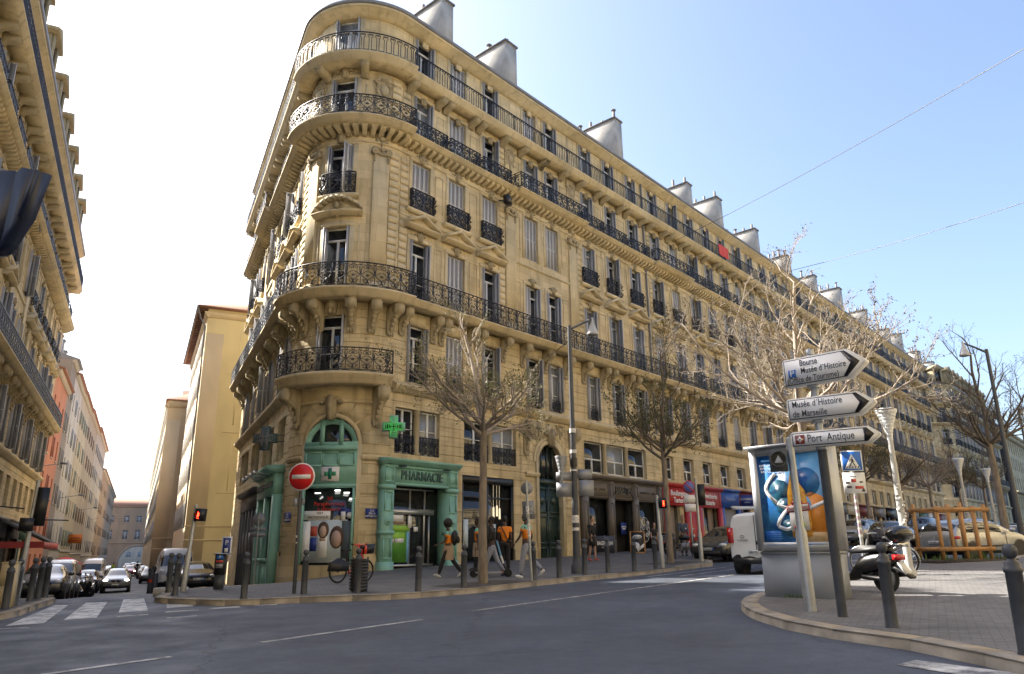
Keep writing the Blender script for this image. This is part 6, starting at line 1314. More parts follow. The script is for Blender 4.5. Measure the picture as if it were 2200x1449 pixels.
# ---- no parking sign, boards and banner of the bagel shop, blue hanging sign
t=thing('no_parking_sign','round blue and red no parking sign over small white plates, before the red bakery','road sign',gp(7.99,34.4),.15); m=MB(); m.tube([(0,0,-.05),(0,0,3.3)],.035,8); part('post',m,STEEL,t); m=MB(); m.cur=0; m.lathe([(.001,.025),(.3,.025),(.3,0)],(0,-.04,3.1),24,axis='y'); m.cur=1; m.lathe([(.001,.03),(.24,.03),(.24,0)],(0,-.04,3.1),24,axis='y'); m.cur=0; m.merge(MB().box6(-.26,.26,-.075,-.06,-.03,.03),Matrix.Translation((0,0,3.1))@Matrix.Rotation(.78,4,'Y')); part('sign_disc',m,[mat('muted_red',(.38,.04,.05),.5),mat('muted_blue',(.08,.12,.38),.5)],t); m=MB(); m.box6(-.26,.26,-.06,-.04,2.4,2.75); m.box6(-.26,.26,-.06,-.04,2.02,2.36); part('plate',m,SGNW,t)
def aboard(u,o,rz,label,pic):
    q=PC.map(np.array([u]),o,0)[0]; t=thing('menu_board',label,'sandwich board',(q[0],q[1],1.03),rz); 
    for s in (-1,1):
        m=MB()
        for a,b,c,d in ((-.42,-.35,0,1.4),(.35,.42,0,1.4),(-.35,.35,1.33,1.4),(-.35,.35,.18,.25)): m.box6(a,b,-.03,0,c,d)
        f=part('board_frame',m,WOOD,t); f.rotation_euler=(s*-.16 if s>0 else .16,0,0 if s>0 else 0); f.location=(0,-.24 if s>0 else .24,0); 
        m=MB(); m.box6(-.35,.35,-.02,-.005,.25,1.33); part('board_panel',m,mat('chalk_black',(.015,.016,.022),.6),f)
        if s>0 and pic:
            n=MB(); n.cur=0; n.prism([(.26*math.cos(a),1.08+.11*math.sin(a)) for a in np.linspace(0,6.28,17)[:-1]],-.027,-.02,'xz'); n.cur=1; rnd=random.Random(2)
            for k in range(9): x=rnd.uniform(-.22,.22); a=rnd.uniform(-1,1); n.merge(MB().box6(-.04,.04,-.03,-.022,-.2,.2),Matrix.Translation((x,-.001*k,.55+rnd.uniform(-.1,.1)))@Matrix.Rotation(a,4,'Y'))
            part('poster',n,[SGNW,mat('bread',(.45,.24,.08),.6,var=.2,scale=10)],f); l=link('lettering',text_mb('FRAICHES',.105,.004,.004).mesh('lettering',mat('chalk_black_letter',(.02,.03,.07),.6)),f,(0,-.031,1.07))
        elif s>0:
            for k in range(8): l=link('lettering',text_mb('menu du jour',.07,.003).mesh('lettering',SGNE),f,(0,-.024,1.2-.11*k))
    return t
aboard(19.05,2.2,-.25,'wood framed sandwich board with a bread picture in front of the bagel shop',True); aboard(23.0,1.6,-.7,'narrow wood framed menu board with rows of white writing by the bagel shop window',False)
q=PC.map(np.array([17.7]),.9,0)[0]; t=thing('cafe_banner','black low cafe banner with white lettering behind the walking woman','banner',(q[0],q[1],1.12),RZR); m=MB(); m.box6(-.95,1.0,-.015,.015,.15,1.05); part('banner_cloth',m,mat('chalk_black',(.015,.016,.022),.6),t); m=MB()
for x in (-.95,.0,1.0): m.tube([(x,0,0),(x,0,1.08)],.018,6); m.tube([(x,-.2,.01),(x,.2,.01)],.018,6)
part('stand',m,STEEL,t); l=link('lettering',text_mb('BAGELSTEIN',.28,.008,.008).mesh('lettering',SGNW),t,(0,-.022,.64)); l=link('lettering',text_mb('~ RESTAURANT ~',.1,.008).mesh('lettering',SGNW),t,(0,-.022,.42))
q=PC.map(np.array([37.9]),.55,4.95)[0]; t=thing('hanging_sign','small dark blue hanging sign beside the blue shop','shop sign',tuple(q),0); m=MB(); m.box6(-.6,.6,-.05,.05,-.4,.4); part('sign_panel',m,NAVY,t); link('lettering',text_mb('CLAUDIA N',.22,.01).mesh('lettering',SGNW),t,(0,-.056,.1)); link('lettering',text_mb('COIFFURE',.1,.01).mesh('lettering',SGNW),t,(0,-.056,-.15)); m=MB(); m.tube([(-.6,0,.2),(-.9,0,.2)],.02,5); part('bracket',m,BLK,t)
q=PC.map(np.array([37.0]),.93,24.72)[0]; t=thing('red_cloth','red cloth hung over the top floor railing','cloth',tuple(q),RZR); m=MB(); rnd=random.Random(1); V=[];F=[]
for i in range(13):
    for j in range(5): V.append((-.9+1.8*i/12,-.07-.02*math.sin(i*1.9)-.01*j*math.sin(i*1.3),1.0-.95*j/4))
for i in range(12):
    for j in range(4): F.append([i*5+j,(i+1)*5+j,(i+1)*5+j+1,i*5+j+1])
m.addq(V,F); V2=[(v[0],v[1]+.03,v[2]) for v in V]; m.addq(V2,[f[::-1] for f in F]); part('cloth',m,mat('red_cloth',(.55,.06,.05),.8),t,smooth=True)
q=PC.map(np.array([10.05]),.55,20.2)[0]; t=thing('floodlight','black floodlight fixed under the fourth floor ledge','floodlight',tuple(q),RZR+.3); m=MB(); m.box6(-.25,.25,-.2,.12,-.25,.25); part('housing',m,BLK,t); m=MB(); m.box6(-.2,.2,-.22,-.2,-.2,.2); part('lens',m,M_GL,t); m=MB(); m.tube([(0,.1,0),(0,.55,.1)],.03,5); part('bracket',m,BLK,t)
# ---- wooden tree guard
t=thing('tree_guard','square guard of orange wooden stakes on the right pavement edge','tree guard',gp(14.65,25.6),.25); 
for i,(x,y) in enumerate(((-.95,-.45),(-.5,-.45),(.0,-.45),(.5,-.45),(.95,-.45),(-.95,.55),(.95,.55),(0,.55))): m=MB(); m.box6(x-.05,x+.05,y-.04,y+.04,-.05,1.75+.06*(i%3)); o=part('stake',m,WOOD,t); o.rotation_euler=(0,0,0)
for z in (.32,1.58):
    for y in (-.5,.6): m=MB(); m.box6(-1.1,1.1,y-.03,y+.02,z,z+.13); part('rail',m,WOOD,t)
    for x in (-1.0,1.0): m=MB(); m.box6(x-.03,x+.03,-.5,.6,z+.02,z+.12); part('rail',m,WOOD,t)
m=MB(); rnd=random.Random(3)
for k in range(260): x,y=rnd.uniform(-1.2,1.6),rnd.uniform(-.6,.6); h=rnd.uniform(.05,.28)*(1.3 if abs(x)>.8 else .6); a=rnd.random()*6.3; m.add([(x-.03*math.cos(a),y-.03*math.sin(a),0),(x+.03*math.cos(a),y+.03*math.sin(a),0),(x+rnd.uniform(-.08,.08),y+rnd.uniform(-.08,.08),h)],[[0,1,2]])
part('weeds',m,mat('weed_green',(.07,.13,.03),.8),t); m=MB(); m.box6(-1.5,1.7,-.75,.8,-.05,.06); part('planter_bed',m,mat('soil',(.05,.044,.038),.95),t)
# ---- cabinet, meters, beacons at the left corner
t=thing('utility_cabinet','cream utility cabinet between bollards at the left corner','cabinet',gp(-12.2,18.75),.3); m=MB(); m.box6(-.16,.16,-.15,.15,-.05,1.0); m.box6(-.17,.17,-.16,.16,1.0,1.04); part('cabinet_body',m,CREAM,t); m=MB(); m.box6(-.14,.14,-.158,-.15,.05,.46); m.box6(-.14,.14,-.158,-.15,.5,.95); part('door',m,CREAM,t)
t=thing('parking_meter','black parking meter with a slanted top behind the corner pavement','parking meter',gp(-8.72,22.95),.1); m=MB(); m.box6(-.12,.12,-.1,.1,-.05,.42); part('pillar',m,DKM,t); m=MB(); m.box6(-.14,.14,-.13,.13,.42,1.0); part('machine',m,BLK,t); m=MB(); m.prism([(-.2,1.0),(.2,.98),(.2,1.03)],-.22,.22,'yz'); part('top_panel',m,GREYP,t); m=MB(); m.cur=0; m.box6(-.1,.1,-.137,-.13,.85,.97); m.cur=1; m.box6(-.1,.1,-.137,-.13,.76,.82); m.cur=2; m.box6(-.1,.1,-.137,-.13,.6,.72); part('screen',m,[SGNB,mat('sticker_red',(.5,.06,.05),.5),M_GLC],t); link('lettering',text_mb('P',.11,.004,.004).mesh('lettering',SGNW),t,(0,-.14,.91))
t=thing('parking_sign','white parking sign with blue square over an orange triangle','road sign',gp(-8.75,23.4),.1); m=MB(); m.tube([(0,0,0),(0,0,1.45)],.02,6); part('post',m,STEEL,t); m=MB(); m.cur=0; m.prism([(-.15,.92),(0,.6),(.15,.92),(.15,1.5),(-.15,1.5)],-.04,-.02,'xz'); m.cur=1; m.box6(-.11,.11,-.045,-.02,.98,1.46); m.cur=2; m.prism([(-.10,.92),(0,.68),(.10,.92)],-.045,-.02,'xz'); part('sign_plate',m,[SGNW,NAVY,mat('sign_orange',(.55,.14,.05),.5)],t); link('lettering',text_mb('P',.2,.004,.006).mesh('lettering',SGNW),t,(0,-.05,1.32)); m=MB(); m.box6(-.05,.05,-.05,-.04,1.04,1.16); part('lettering',m,SGNW,t)
def back_sign(x,y,label,rz,h=2.6):
    t=thing('road_sign_back',label,'road sign',gp(x,y),rz,'road signs seen from behind'); m=MB(); m.tube([(0,0,-.05),(0,0,h+.2)],.035,7); part('post',m,STEEL,t); m=MB(); m.lathe([(.001,0),(.3,0),(.3,.02),(.001,.02)],(0,.05,h),20,axis='y'); m.box6(-.12,.12,.0,.05,h-.02,h+.02); part('round_sign',m,GREYP,t); m=MB(); m.box6(-.36,.36,.03,.05,h-.75,h-.55); m.box6(-.36,.36,.03,.05,h-.5,h-.34); part('plate',m,GREYP,t); return t
back_sign(*lp(5.55,33.5),'round sign seen from behind, over two plates, beside the dark car at left',.3,2.95); back_sign(*lp(-4.7,35.2),'round sign seen from behind, over two plates, before the yellow block',-.1,2.75)
for k,(x,y,h,lb) in enumerate(((*lp(-1.0,43.0),.95,'low dark post at the edge of the side street lane'),(*lp(-.85,45.5),1.25,'thin beacon post with red reflector beside the side street lane'),(*lp(-.8,46.2),1.25,'second thin beacon post with red reflector, just beyond the first'))):
    t=thing('marker_post',lb,'marker post',gp(x,y,0)); m=MB(); m.lathe([(.13 if k==0 else .08,0),(.13 if k==0 else .08,h),(.001,h+.02)],n=10); part('post',m,DKM,t)
    if k: m=MB(); m.lathe([(.085,h*.45),(.085,h*.58)],n=10); part('reflector',m,mat('reflector_red',(.55,.06,.03),.4),t)
m=MB(); m.box((*lp(-1.05,25.3),g1(*lp(-1.05,25.3))+.09),(.9,.55,.24),.3); tag(part('kerb_block',m,mat('pale_stone',(.48,.47,.44),.85,var=.2,scale=3)),'pale stone kerb block at the tip of the corner pavement','kerb block')
# ---- left street: awning, parasol, hanging sign, wall lamps
p=PL.map(np.array([57.]),0,0)[0]; t=thing('shop_awning','black awning with red valance on the left stone block','awning',(p[0],p[1],-1.4)); m=MB(); q=PL.map(np.array([53.,53,53,62,62,62]),np.array([.05,.05,2.6,.05,.05,2.6]),np.array([5.0,4.85,3.6,5.0,4.85,3.6])); m.add(q-np.array(t.location),[[0,3,5,2],[2,5,4,1],[0,2,1],[3,4,5]]); part('canvas',m,mat('awning_black',(.02,.02,.024),.8),t); m=MB(); fbox(m,PL,53,62,2.6,2.63,3.2,3.6); m2=m.mesh('valance',mat('awning_red',(.42,.05,.04),.7),tuple(t.location)); link('valance',m2,t); m=MB(); fbox(m,PL,52.97,53,.1,2.6,3.25,3.62); link('side_panel',m.mesh('side_panel',MATS['awning_red'],tuple(t.location)),t)
x,y=lp(5.7,80); t=thing('parasol','red parasol open over the left pavement','parasol',gp(x,y)); m=MB(); m.tube([(0,0,0),(0,0,2.6)],.025,6); part('pole',m,STEEL,t); m=MB(); m.lathe([(1.45,1.95),(1.4,2.02),(.7,2.42),(.001,2.62)],n=8); part('canopy',m,mat('parasol_red',(.60,.05,.045),.7),t)
p=PL.map(np.array([104.]),.9,4.6)[0]; t=thing('hanging_sign','orange hanging shop sign in the side street','shop sign',tuple(p),.3); m=MB(); m.box6(-.7,.7,-.05,.05,-.5,.5); part('sign_panel',m,mat('orange_sign',(.60,.16,.02),.5),t); m=MB(); m.box6(-.5,.5,-.06,-.05,.05,.15); m.box6(-.5,.4,-.06,-.05,-.2,-.1); part('lettering',m,mat('sign_dark_red',(.25,.03,.01),.5),t)
for k,(u,z) in enumerate(((66.,9.2),(88.,8.3),(118.,8.6),(150.,8.6))):
    p=PL.map(np.array([u]),0,z)[0]; t=thing('wall_lamp',['wall lamp on an arm at the end of the left stone block','wall lamp on an arm over the white house front','wall lamp on an arm over the beige house front','farthest wall lamp on an arm over the left row'][k],'wall lamp',tuple(p),0,'wall lamps of the side street'); a=PL.map(np.array([u]),1.7,z+.3)[0]-p; m=MB(); m.tube([(0,0,0),tuple(a)],.03,5); part('arm',m,STEEL,t); m=MB(); m.ball(tuple(a*1.12),(.3,.3,.1),10,6); part('lamp_head',m,GREYP,t,smooth=True)
for k,(u,z,w_) in enumerate(((95.5,5.6,2.2),(106,5.8,1.8))):
    p=PL.map(np.array([u]),0,0)[0]; 
# near signal hoods cut by the left edge of the view
c=Vector((0,0,1.5))+(f0+cr*((22-1100)/1590)-cu*((455-724.5)/1590))*2.6; t=thing('traffic_light','dark navy angular signal hoods cut off by the left edge of the view','traffic signal',tuple(c)); NV=mat('navy_plastic',(.012,.02,.052),.45)
Mh=np.eye(4)
for i in range(3): Mh[i,0]=cr[i]; Mh[i,1]=f0[i]; Mh[i,2]=cu[i]
def slab(poly,y0,y1,nm):
    q=[((x-22)*2.6/1590,-(y-455)*2.6/1590) for x,y in poly]; m=MB(); m.prism(q[::-1],y0,y1,'xz'); n=MB(); n.merge(m,Mh); part(nm,n,NV,t)
slab([(-60,372),(28,366),(46,375),(20,500),(-2,548),(-60,560)],.0,.05,'visor'); slab([(46,376),(60,364),(97,372),(60,470),(26,522),(6,546),(20,500)],-.03,.04,'visor'); slab([(92,371),(98,372),(62,472),(57,470)],-.05,-.03,'visor_lip')
m=MB(); m.tube([(-.3,.2,-.05),(-.3,.2,-1.9)],.05,8); part('post',m,STEEL,t)
# ---- overhead wires
def wire(name,a,b,sag,label,r=.016):
    a,b=np.array(a,float),np.array(b,float); m=MB(); m.tube([tuple(a+(b-a)*s-np.array((0,0,sag*4*s*(1-s)))) for s in np.linspace(0,1,14)],r,4,caps=False); tag(part('overhead_wire',m,BLK),label,'wire','overhead wires')
wire('w',PC.map(np.array([30.]),.05,24.2)[0],rp(9.3,16)+np.array([0,0]) if 0 else (*rp(9.3,22),17.2),.5,'upper thin wire slanting across the blue sky at right'); wire('w',PC.map(np.array([32.]),.05,20.7)[0],(*rp(9.3,30),14.6),1.0,'lower sagging wire crossing the sky above the bare tree'); wire('w',PC.map(np.array([13.7]),.05,11.9)[0],(2.3,25.45,g1(2.3,25.4)+8.3),.1,'short stay wire from the tall lamp post to the stone front')
# ================================================================ vehicles; local x forward, z up, zero on the ground under the middle
TYRE=mat('tyre_rubber',(.014,.014,.015),.85); RIM=mat('alloy_rim',(.42,.43,.45),.35,.7); CARGL=mat('car_glass',(.012,.016,.022),.02,spec=.9); TRIM=mat('black_trim',(.016,.016,.018),.5); LENS=mat('headlight_lens',(.55,.57,.60),.08,spec=.8); TAIL=mat('tail_light_red',(.42,.012,.012),.12,spec=.7); PLATE=mat('plate_white',(.62,.63,.64),.4); AMBER=mat('amber_lens',(.55,.20,.02),.2)
CHR=mat('chrome',(.55,.56,.58),.15,1.)
def paint(name,col,metal=.0): return mat('paint_'+name,col,.28,metal,coat=.6,spec=.5,var=.04,scale=.8)
def subdiv(V,F,MI,lv=2):
    me=bpy.data.meshes.new('body_cage'); me.from_pydata(V,[],F); me.polygons.foreach_set('material_index',MI)
    for k in range(4): me.materials.append(M_DARK)
    o=bpy.data.objects.new('body_cage',me); COL.objects.link(o); md=o.modifiers.new('s','SUBSURF'); md.levels=lv; md.render_levels=lv
    dg=bpy.context.evaluated_depsgraph_get(); m2=bpy.data.meshes.new_from_object(o.evaluated_get(dg)); bpy.data.objects.remove(o); bpy.data.meshes.remove(me)
    VV=np.array([v.co[:] for v in m2.vertices]); FF=[(list(p.vertices),p.material_index) for p in m2.polygons]; bpy.data.meshes.remove(m2)
    out=[]
    for k in range(4):
        fs=[f for f,i in FF if i==k]; mb=MB()
        if fs:
            used=sorted(set(i for f in fs for i in f)); mp={a:b for b,a in enumerate(used)}; mb.addq(VV[used],[[mp[i] for i in f] for f in fs])
        out.append(mb)
    return out
SPEC={ # x, bottom, half width, belt, roof half width, roof, flag: g greenhouse, w windscreen between this and the next
 'hatch':[( -2.05,.34,.70,.78,.60,.86,''),(-1.98,.28,.84,.90,.66,1.02,'r'),(-1.72,.24,.88,.97,.62,1.38,'g'),(-1.2,.20,.89,.97,.62,1.45,'g'),(-.3,.20,.89,.95,.61,1.48,'g'),(.45,.20,.89,.94,.60,1.43,'w'),(1.15,.20,.89,.92,.72,.99,''),(1.65,.22,.87,.84,.70,.88,''),(1.98,.26,.80,.70,.62,.74,''),(2.06,.34,.70,.58,.52,.60,'')],
 'suv':[( -2.3,.42,.78,.95,.66,1.05,''),(-2.2,.34,.92,1.05,.72,1.2,'r'),(-1.95,.30,.97,1.12,.68,1.55,'g'),(-1.2,.27,.98,1.12,.70,1.66,'g'),(-.2,.27,.98,1.10,.70,1.68,'g'),(.5,.27,.98,1.08,.68,1.62,'w'),(1.25,.27,.98,1.05,.80,1.14,''),(1.85,.28,.96,1.0,.80,1.05,''),(2.2,.32,.90,.88,.72,.94,''),(2.3,.42,.80,.72,.62,.76,'')],
 'van':[( -2.35,.40,.84,1.0,.80,1.80,''),(-2.3,.32,.92,1.1,.82,1.86,''),(-1.6,.27,.93,1.1,.83,1.90,''),(-.4,.27,.93,1.08,.82,1.91,''),(.5,.27,.93,1.06,.80,1.88,'g'),(1.05,.27,.93,1.05,.76,1.78,'w'),(1.75,.27,.93,1.03,.80,1.16,''),(2.1,.30,.88,.92,.76,1.0,''),(2.3,.34,.82,.80,.68,.86,''),(2.36,.42,.74,.66,.6,.7,'')],
 'bigvan':[( -2.9,.45,.95,1.2,.88,2.45,''),(-2.8,.36,1.02,1.2,.9,2.5,''),(-1.5,.34,1.03,1.2,.9,2.52,''),(.6,.34,1.03,1.2,.88,2.5,''),(1.3,.34,1.03,1.2,.86,2.44,'g'),(1.75,.34,1.03,1.2,.82,2.12,'w'),(2.35,.34,1.02,1.18,.86,1.34,''),(2.6,.38,.96,1.05,.82,1.12,''),(2.72,.44,.88,.85,.74,.9,'')]}
_car={}
def car_parts(kind):
    if kind in _car: return _car[kind]
    st=SPEC[kind]; V=[];F=[];MI=[]; n=14
    for x,zb,w,zt,wr,zr,fl in st:
        h=[(0,zb),(w*.88,zb),(w*.98,zb+.10),(w,(zb+zt)/2+.03),(w*.975,zt),(wr,zr-.07 if zr-zt>.2 else zr-.01),(wr*.72,zr),(0,zr+.015)]
        ring=[(x,y,z) for y,z in h]+[(x,-y,z) for y,z in h[-2:0:-1]]
        V+=ring
    for i in range(len(st)-1):
        for j in range(n):
            a=i*n+j; b=i*n+(j+1)%n; F.append([a,a+n,b+n,b] if 1 else 0); jj=j if j<7 else n-1-j; f0_,f1_=st[i][6],st[i+1][6]; k=0
            if jj==4 and f0_ in 'gwr' and f0_ and f1_ in 'gw' and f1_: k=1 if f0_!='r' else 0
            if jj in (5,6) and f0_=='w': k=1
            if jj in (5,6) and f0_=='r': k=1
            if jj==4 and f0_=='w': k=0
            if jj in (0,1): k=2
            MI.append(k)
    F.append(list(range(n))); MI.append(0); e=(len(st)-1)*n; F.append([e+i for i in range(n)][::-1]); MI.append(0)
    _car[kind]=subdiv(V,F,MI,2)
    for k,mb in enumerate(_car[kind]): pass
    return _car[kind]
_cm={}
def cmesh(key,fn,mats,smooth=False):
    if key not in _cm: _cm[key]=fn().mesh(key[0],mats,(0,0,0),smooth)
    return _cm[key]
def wheel_tyre(r,w): return MB().lathe([(r*.62,-w/2),(r*.93,-w/2),(r,-w*.35),(r,w*.35),(r*.93,w/2),(r*.62,w/2)],n=20,axis='y')
def wheel_rim(r,w):
    m=MB(); m.lathe([(r*.62,-w*.42),(r*.62,w*.42)],n=20,axis='y'); m.lathe([(.001,w*.25),(r*.2,w*.3),(r*.22,w*.2)],n=12,axis='y'); m.lathe([(.001,-w*.25),(r*.2,-w*.3),(r*.22,-w*.2)],n=12,axis='y')
    for s in (-1,1):
        for k in range(5):
            a=k*2*math.pi/5; m.tube([(0,s*w*.25,0),(r*.6*math.cos(a),s*w*.32,r*.6*math.sin(a))],.03,4)
    return m
def car(kind,col,loc,rz,label,cat='car',group='parked cars',plate='AB-123-CD',lit=False,details=True,grille='wide'):
    st=SPEC[kind]; L0,L1=st[0][0],st[-1][0]; wmax=max(s[2] for s in st); body,gl,und,_=car_parts(kind)
    t=thing({'hatch':'parked_car','suv':'parked_car','van':'delivery_van','bigvan':'delivery_van'}[kind],label,cat,loc,rz,group)
    link('body',cmesh(('body',kind,col.name),lambda:body,col,True),t); link('window_glass',cmesh(('window_glass',kind),lambda:gl,CARGL,True),t); link('underbody',cmesh(('underbody',kind),lambda:und,TRIM,True),t)
    r={'hatch':.31,'suv':.36,'van':.33,'bigvan':.35}[kind]; xf,xr=L1-.80,L0+.72
    for x in (xf,xr):
        for s in (-1,1):
            wn=thing('wheel',None,None,(x,s*(wmax-.11),r)); wn.parent=t; 
            for k_ in ('label','category'): 
                if k_ in wn: del wn[k_]
            link('tyre',cmesh(('tyre',r),lambda:wheel_tyre(r,.21),TYRE,False),wn); link('rim',cmesh(('rim',r),lambda:wheel_rim(r,.21),RIM),wn)
            link('wheel_arch',cmesh(('wheel_arch',r,s,kind),lambda:MB().lathe([(r*1.22,-.13),(r*1.22,.122),(r*1.05,.122)],n=24,axis='y'),TRIM),wn)
    if not details: return t
    zf=st[-2][3]; zt=st[1][3]
    for s in (-1,1):
        m=MB(); m.ball((L1-.20,s*(wmax*.70),zf+.0),(.20,.17,.085) if kind!='bigvan' else (.2,.15,.2),12,8); h=link('headlight',m.mesh('headlight',LENS if not lit else mat('lit_headlight',(.9,.9,.9),.2,emit=(1,.98,.92),estr=5)),t)
        m=MB(); 
        if kind in('van','bigvan'): m.box6(L0-.02,L0+.16,s*(wmax-.20),s*(wmax-.015),.95,1.42)
        else: m.ball((L0+.17,s*(wmax*.76),zt-.08),(.16,.19,.085),12,8)
        link('tail_light',m.mesh('tail_light',TAIL),t)
        i=[k for k,q in enumerate(st) if q[6]=='w'][0]; m=MB(); m.ball((st[i][0]+.35,s*(wmax+.10),st[i][3]+.08),(.09,.13,.085) if kind!='bigvan' else (.1,.12,.22),8,6); link('mirror',m.mesh('mirror',TRIM if kind in('van','bigvan') else col,),t)
        m=MB(); 
        for xx in (-.35,.55): m.box6(xx-.006,xx+.006,s*(wmax-.01),s*(wmax+.003),.4,st[3][3]-.03)
        m.box6(-.95,.9,s*(wmax-.01),s*(wmax+.006),.46,.52); link('door_seam',m.mesh('door_seam',TRIM),t)
    m=MB(); x=L1+.0
    if grille=='wide': m.box6(x-.14,x-.005,-.42,.42,zf-.13,zf-.03); m.box6(x-.1,x+.03,-.55,.55,.30,.47)
    elif grille=='twin': 
        for s in (-1,1): m.box6(x-.16,x+.0,s*.03,s*.32,zf-.16,zf+.02)
        m.box6(x-.1,x+.03,-.7,.7,.36,.52)
    else: m.box6(x-.12,x+.01,-.5,.5,zf-.2,zf-.0); m.box6(x-.1,x+.03,-.6,.6,.42,.6)
    link('grille',m.mesh('grille',TRIM),t)
    m=MB(); m.box6(x-.1,x+.05,-.26,.26,.49,.60); m.cur=1; m.box6(x-.1,x+.052,.22,.26,.49,.60); p=link('number_plate',m.mesh('number_plate',[PLATE,SGNB]),t); l=link('lettering',text_mb(plate,.09,.004,.003).mesh('lettering',BLK),p,(x+.055,0,.545),math.pi/2)
    zr=.62 if kind in('hatch','suv') else .62; m=MB(); m.box6(L0-.045,L0+.1,-.26,.26,zr,zr+.11); p=link('number_plate',m.mesh('number_plate',PLATE),t); l=link('lettering',text_mb(plate,.09,.004,.003).mesh('lettering',BLK),p,(L0-.05,0,zr+.055),-math.pi/2)
    m=MB(); m.box6(L0-.03,L0+.1,-wmax*.8,wmax*.8,.32,.50); link('rear_bumper',m.mesh('rear_bumper',TRIM),t)
    return t
HT=math.atan2(-dL[1],-dL[0]); HA=math.atan2(dL[1],dL[0]); HRA=math.atan2(dR[1],dR[0]); HRT=math.atan2(-dR[1],-dR[0])
def cp(nl,al): x,y=lp(nl,al); return gp(x,y,0)
def tilt(o,x,y,h):
    """lean the vehicle with the slope of the road"""
    e=1.2; fx=(g1(x+e*math.cos(h),y+e*math.sin(h))-g1(x-e*math.cos(h),y-e*math.sin(h)))/(2*e); o.rotation_euler=(0,-math.atan(fx),h)
def place(kind,col,xy,h,label,**k):
    o=car(kind,col,gp(xy[0],xy[1],0),h,label,**k); tilt(o,xy[0],xy[1],h); return o
BLKP=paint('black',(.008,.008,.009)); SILV=paint('silver',(.36,.37,.38),.5); WHP=paint('white',(.62,.63,.63)); GRYP=paint('graphite',(.05,.052,.056),.4); BEIG=paint('beige',(.33,.31,.27),.4); REDP_=paint('red',(.40,.012,.012)); GUN=paint('gunmetal',(.14,.15,.16),.5); DGRN=paint('dark_blue',(.02,.03,.06),.3)
place('hatch',GRYP,lp(3.35,38.2),HT,'dark hatchback parked at left behind the row of bollards, facing the viewer',plate='AD-310-ZF')
place('van',WHP,lp(3.45,45.0),HT,'white people carrier parked behind the dark hatchback at left',cat='van')
place('hatch',SILV,lp(3.3,56.5),HT,'silver hatchback parked behind the heap of covered scooters',plate='BX-118-QA'); place('hatch',GUN,lp(3.3,62.0),HT,'gunmetal hatchback in the left kerb row, opposite the oncoming car'); place('suv',BLKP,lp(3.3,67.8),HT,'black tall car in the left kerb row'); place('hatch',SILV,lp(3.3,73.2),HT,'pale hatchback parked just before the white van in the left row')
place('bigvan',WHP,lp(3.4,80.5),HT,'white van parked in the left kerb row, near the red parasol',cat='van',group='vans')
for k,(al,c,lb) in enumerate(((88,GUN,'grey car parked beyond the white van in the left row'),(94,BLKP,'black car parked far down the left row'),(101,SILV,'far silver car in the left row'),(108,DGRN,'far dark blue car in the left row'),(116,WHP,'far white car in the left row'),(126,GRYP,'farthest dark car in the left row'))): place('hatch',c,lp(3.2,al),HT,lb,details=k<2)
place('suv',GUN,lp(1.12,66.5),HT,'grey car with lit headlights driving towards the viewer up the side street',group='moving cars',lit=True,grille='twin',plate='CE-482-RT')
place('hatch',REDP_,lp(.56,118),HT,'red car driving towards the viewer far down the side street',group='moving cars',lit=True)
place('bigvan',mat('paint_pale_grey',(.50,.52,.54),.35,coat=.3),lp(-2.15,50.5),HT,'pale grey tall van parked at right of the side street, behind the black car',cat='van',group='vans',grille='tall')
place('hatch',BLKP,lp(-2.85,42.4),HT,'glossy black car parked at right of the side street beside the signal post',plate='FB-012-GY')
for k,(nl,al,c,lb) in enumerate(((-1.5,92,SILV,'silver car parked far down the right side of the side street'),(-1.4,84.5,BLKP,'dark car parked behind the pale grey van'),(-1.2,104,GUN,'far grey car on the right side of the side street'),(-.6,150,WHP,'far white car near the archway'),(1.2,160,GRYP,'far dark car in the lane before the archway'),(.3,185,SILV,'farthest pale car in the lane before the archway'))): place('hatch',c,lp(nl,al),HT,lb,details=k<1)
# main street
tv=place('van',WHP,(9.05,25.75),HRA+.02,'white small van with a roof ladder bar, seen from behind, beside the advertising panel',cat='van',group='vans',plate='GU-807-CF')
m=MB(); m.tube([(-2.2,-.75,2.02),(-.6,-.75,2.02)],.05,6); m.box6(-2.25,-.4,-.8,.8,2.0,2.05) if 0 else None
for y in (-.7,.7): m.tube([(-2.3,y,2.06),(.6,y,2.06)],.035,6)
for x in (-2.1,-.3): m.tube([(x,-.75,2.0),(x,.75,2.0)],.03,6)
link('roof_rack',m.mesh('roof_rack',ALU),tv)
m=MB(); m.box6(-2.375,-2.34,-.006,.006,.6,1.8); m.box6(-2.39,-2.36,-.75,-.0,.93,.96); m.box6(-2.40,-2.36,-.18,-.02,.9,1.0); link('rear_door_seam',m.mesh('rear_door_seam',TRIM),tv)
l=link('lettering',text_mb('TOYOTA',.09,.004).mesh('lettering',TRIM),tv,(-2.385,.42,1.02),-math.pi/2); m=MB(); m.tube([(-2.39,.42+.07*math.cos(a),1.14+.045*math.sin(a)) for a in np.linspace(0,6.28,13)],.007,4); m.tube([(-2.39,.42+.03*math.cos(a),1.14+.04*math.sin(a)) for a in np.linspace(0,6.28,11)],.006,4); link('emblem',m.mesh('emblem',TRIM),tv)
m=MB(); m.box6(-2.44,-2.38,-.55,-.35,.30,.36); m.lathe([(.05,0),(.05,.08),(.001,.08)],(-2.42,-.45,.38),8); link('tow_cap',m.mesh('tow_cap',mat('tow_yellow',(.60,.48,.04),.6)),tv)
place('hatch',GRYP,(9.6,34.4),HRT,'dark grey hatchback parked before the red bakery, facing the viewer',plate='BP-193-PG')
mc=place('hatch',SILV,(17.1,28.6),RAD(24),'silver hatchback with red tail lights parked behind the wooden tree guard',plate='FR-895-SJ')
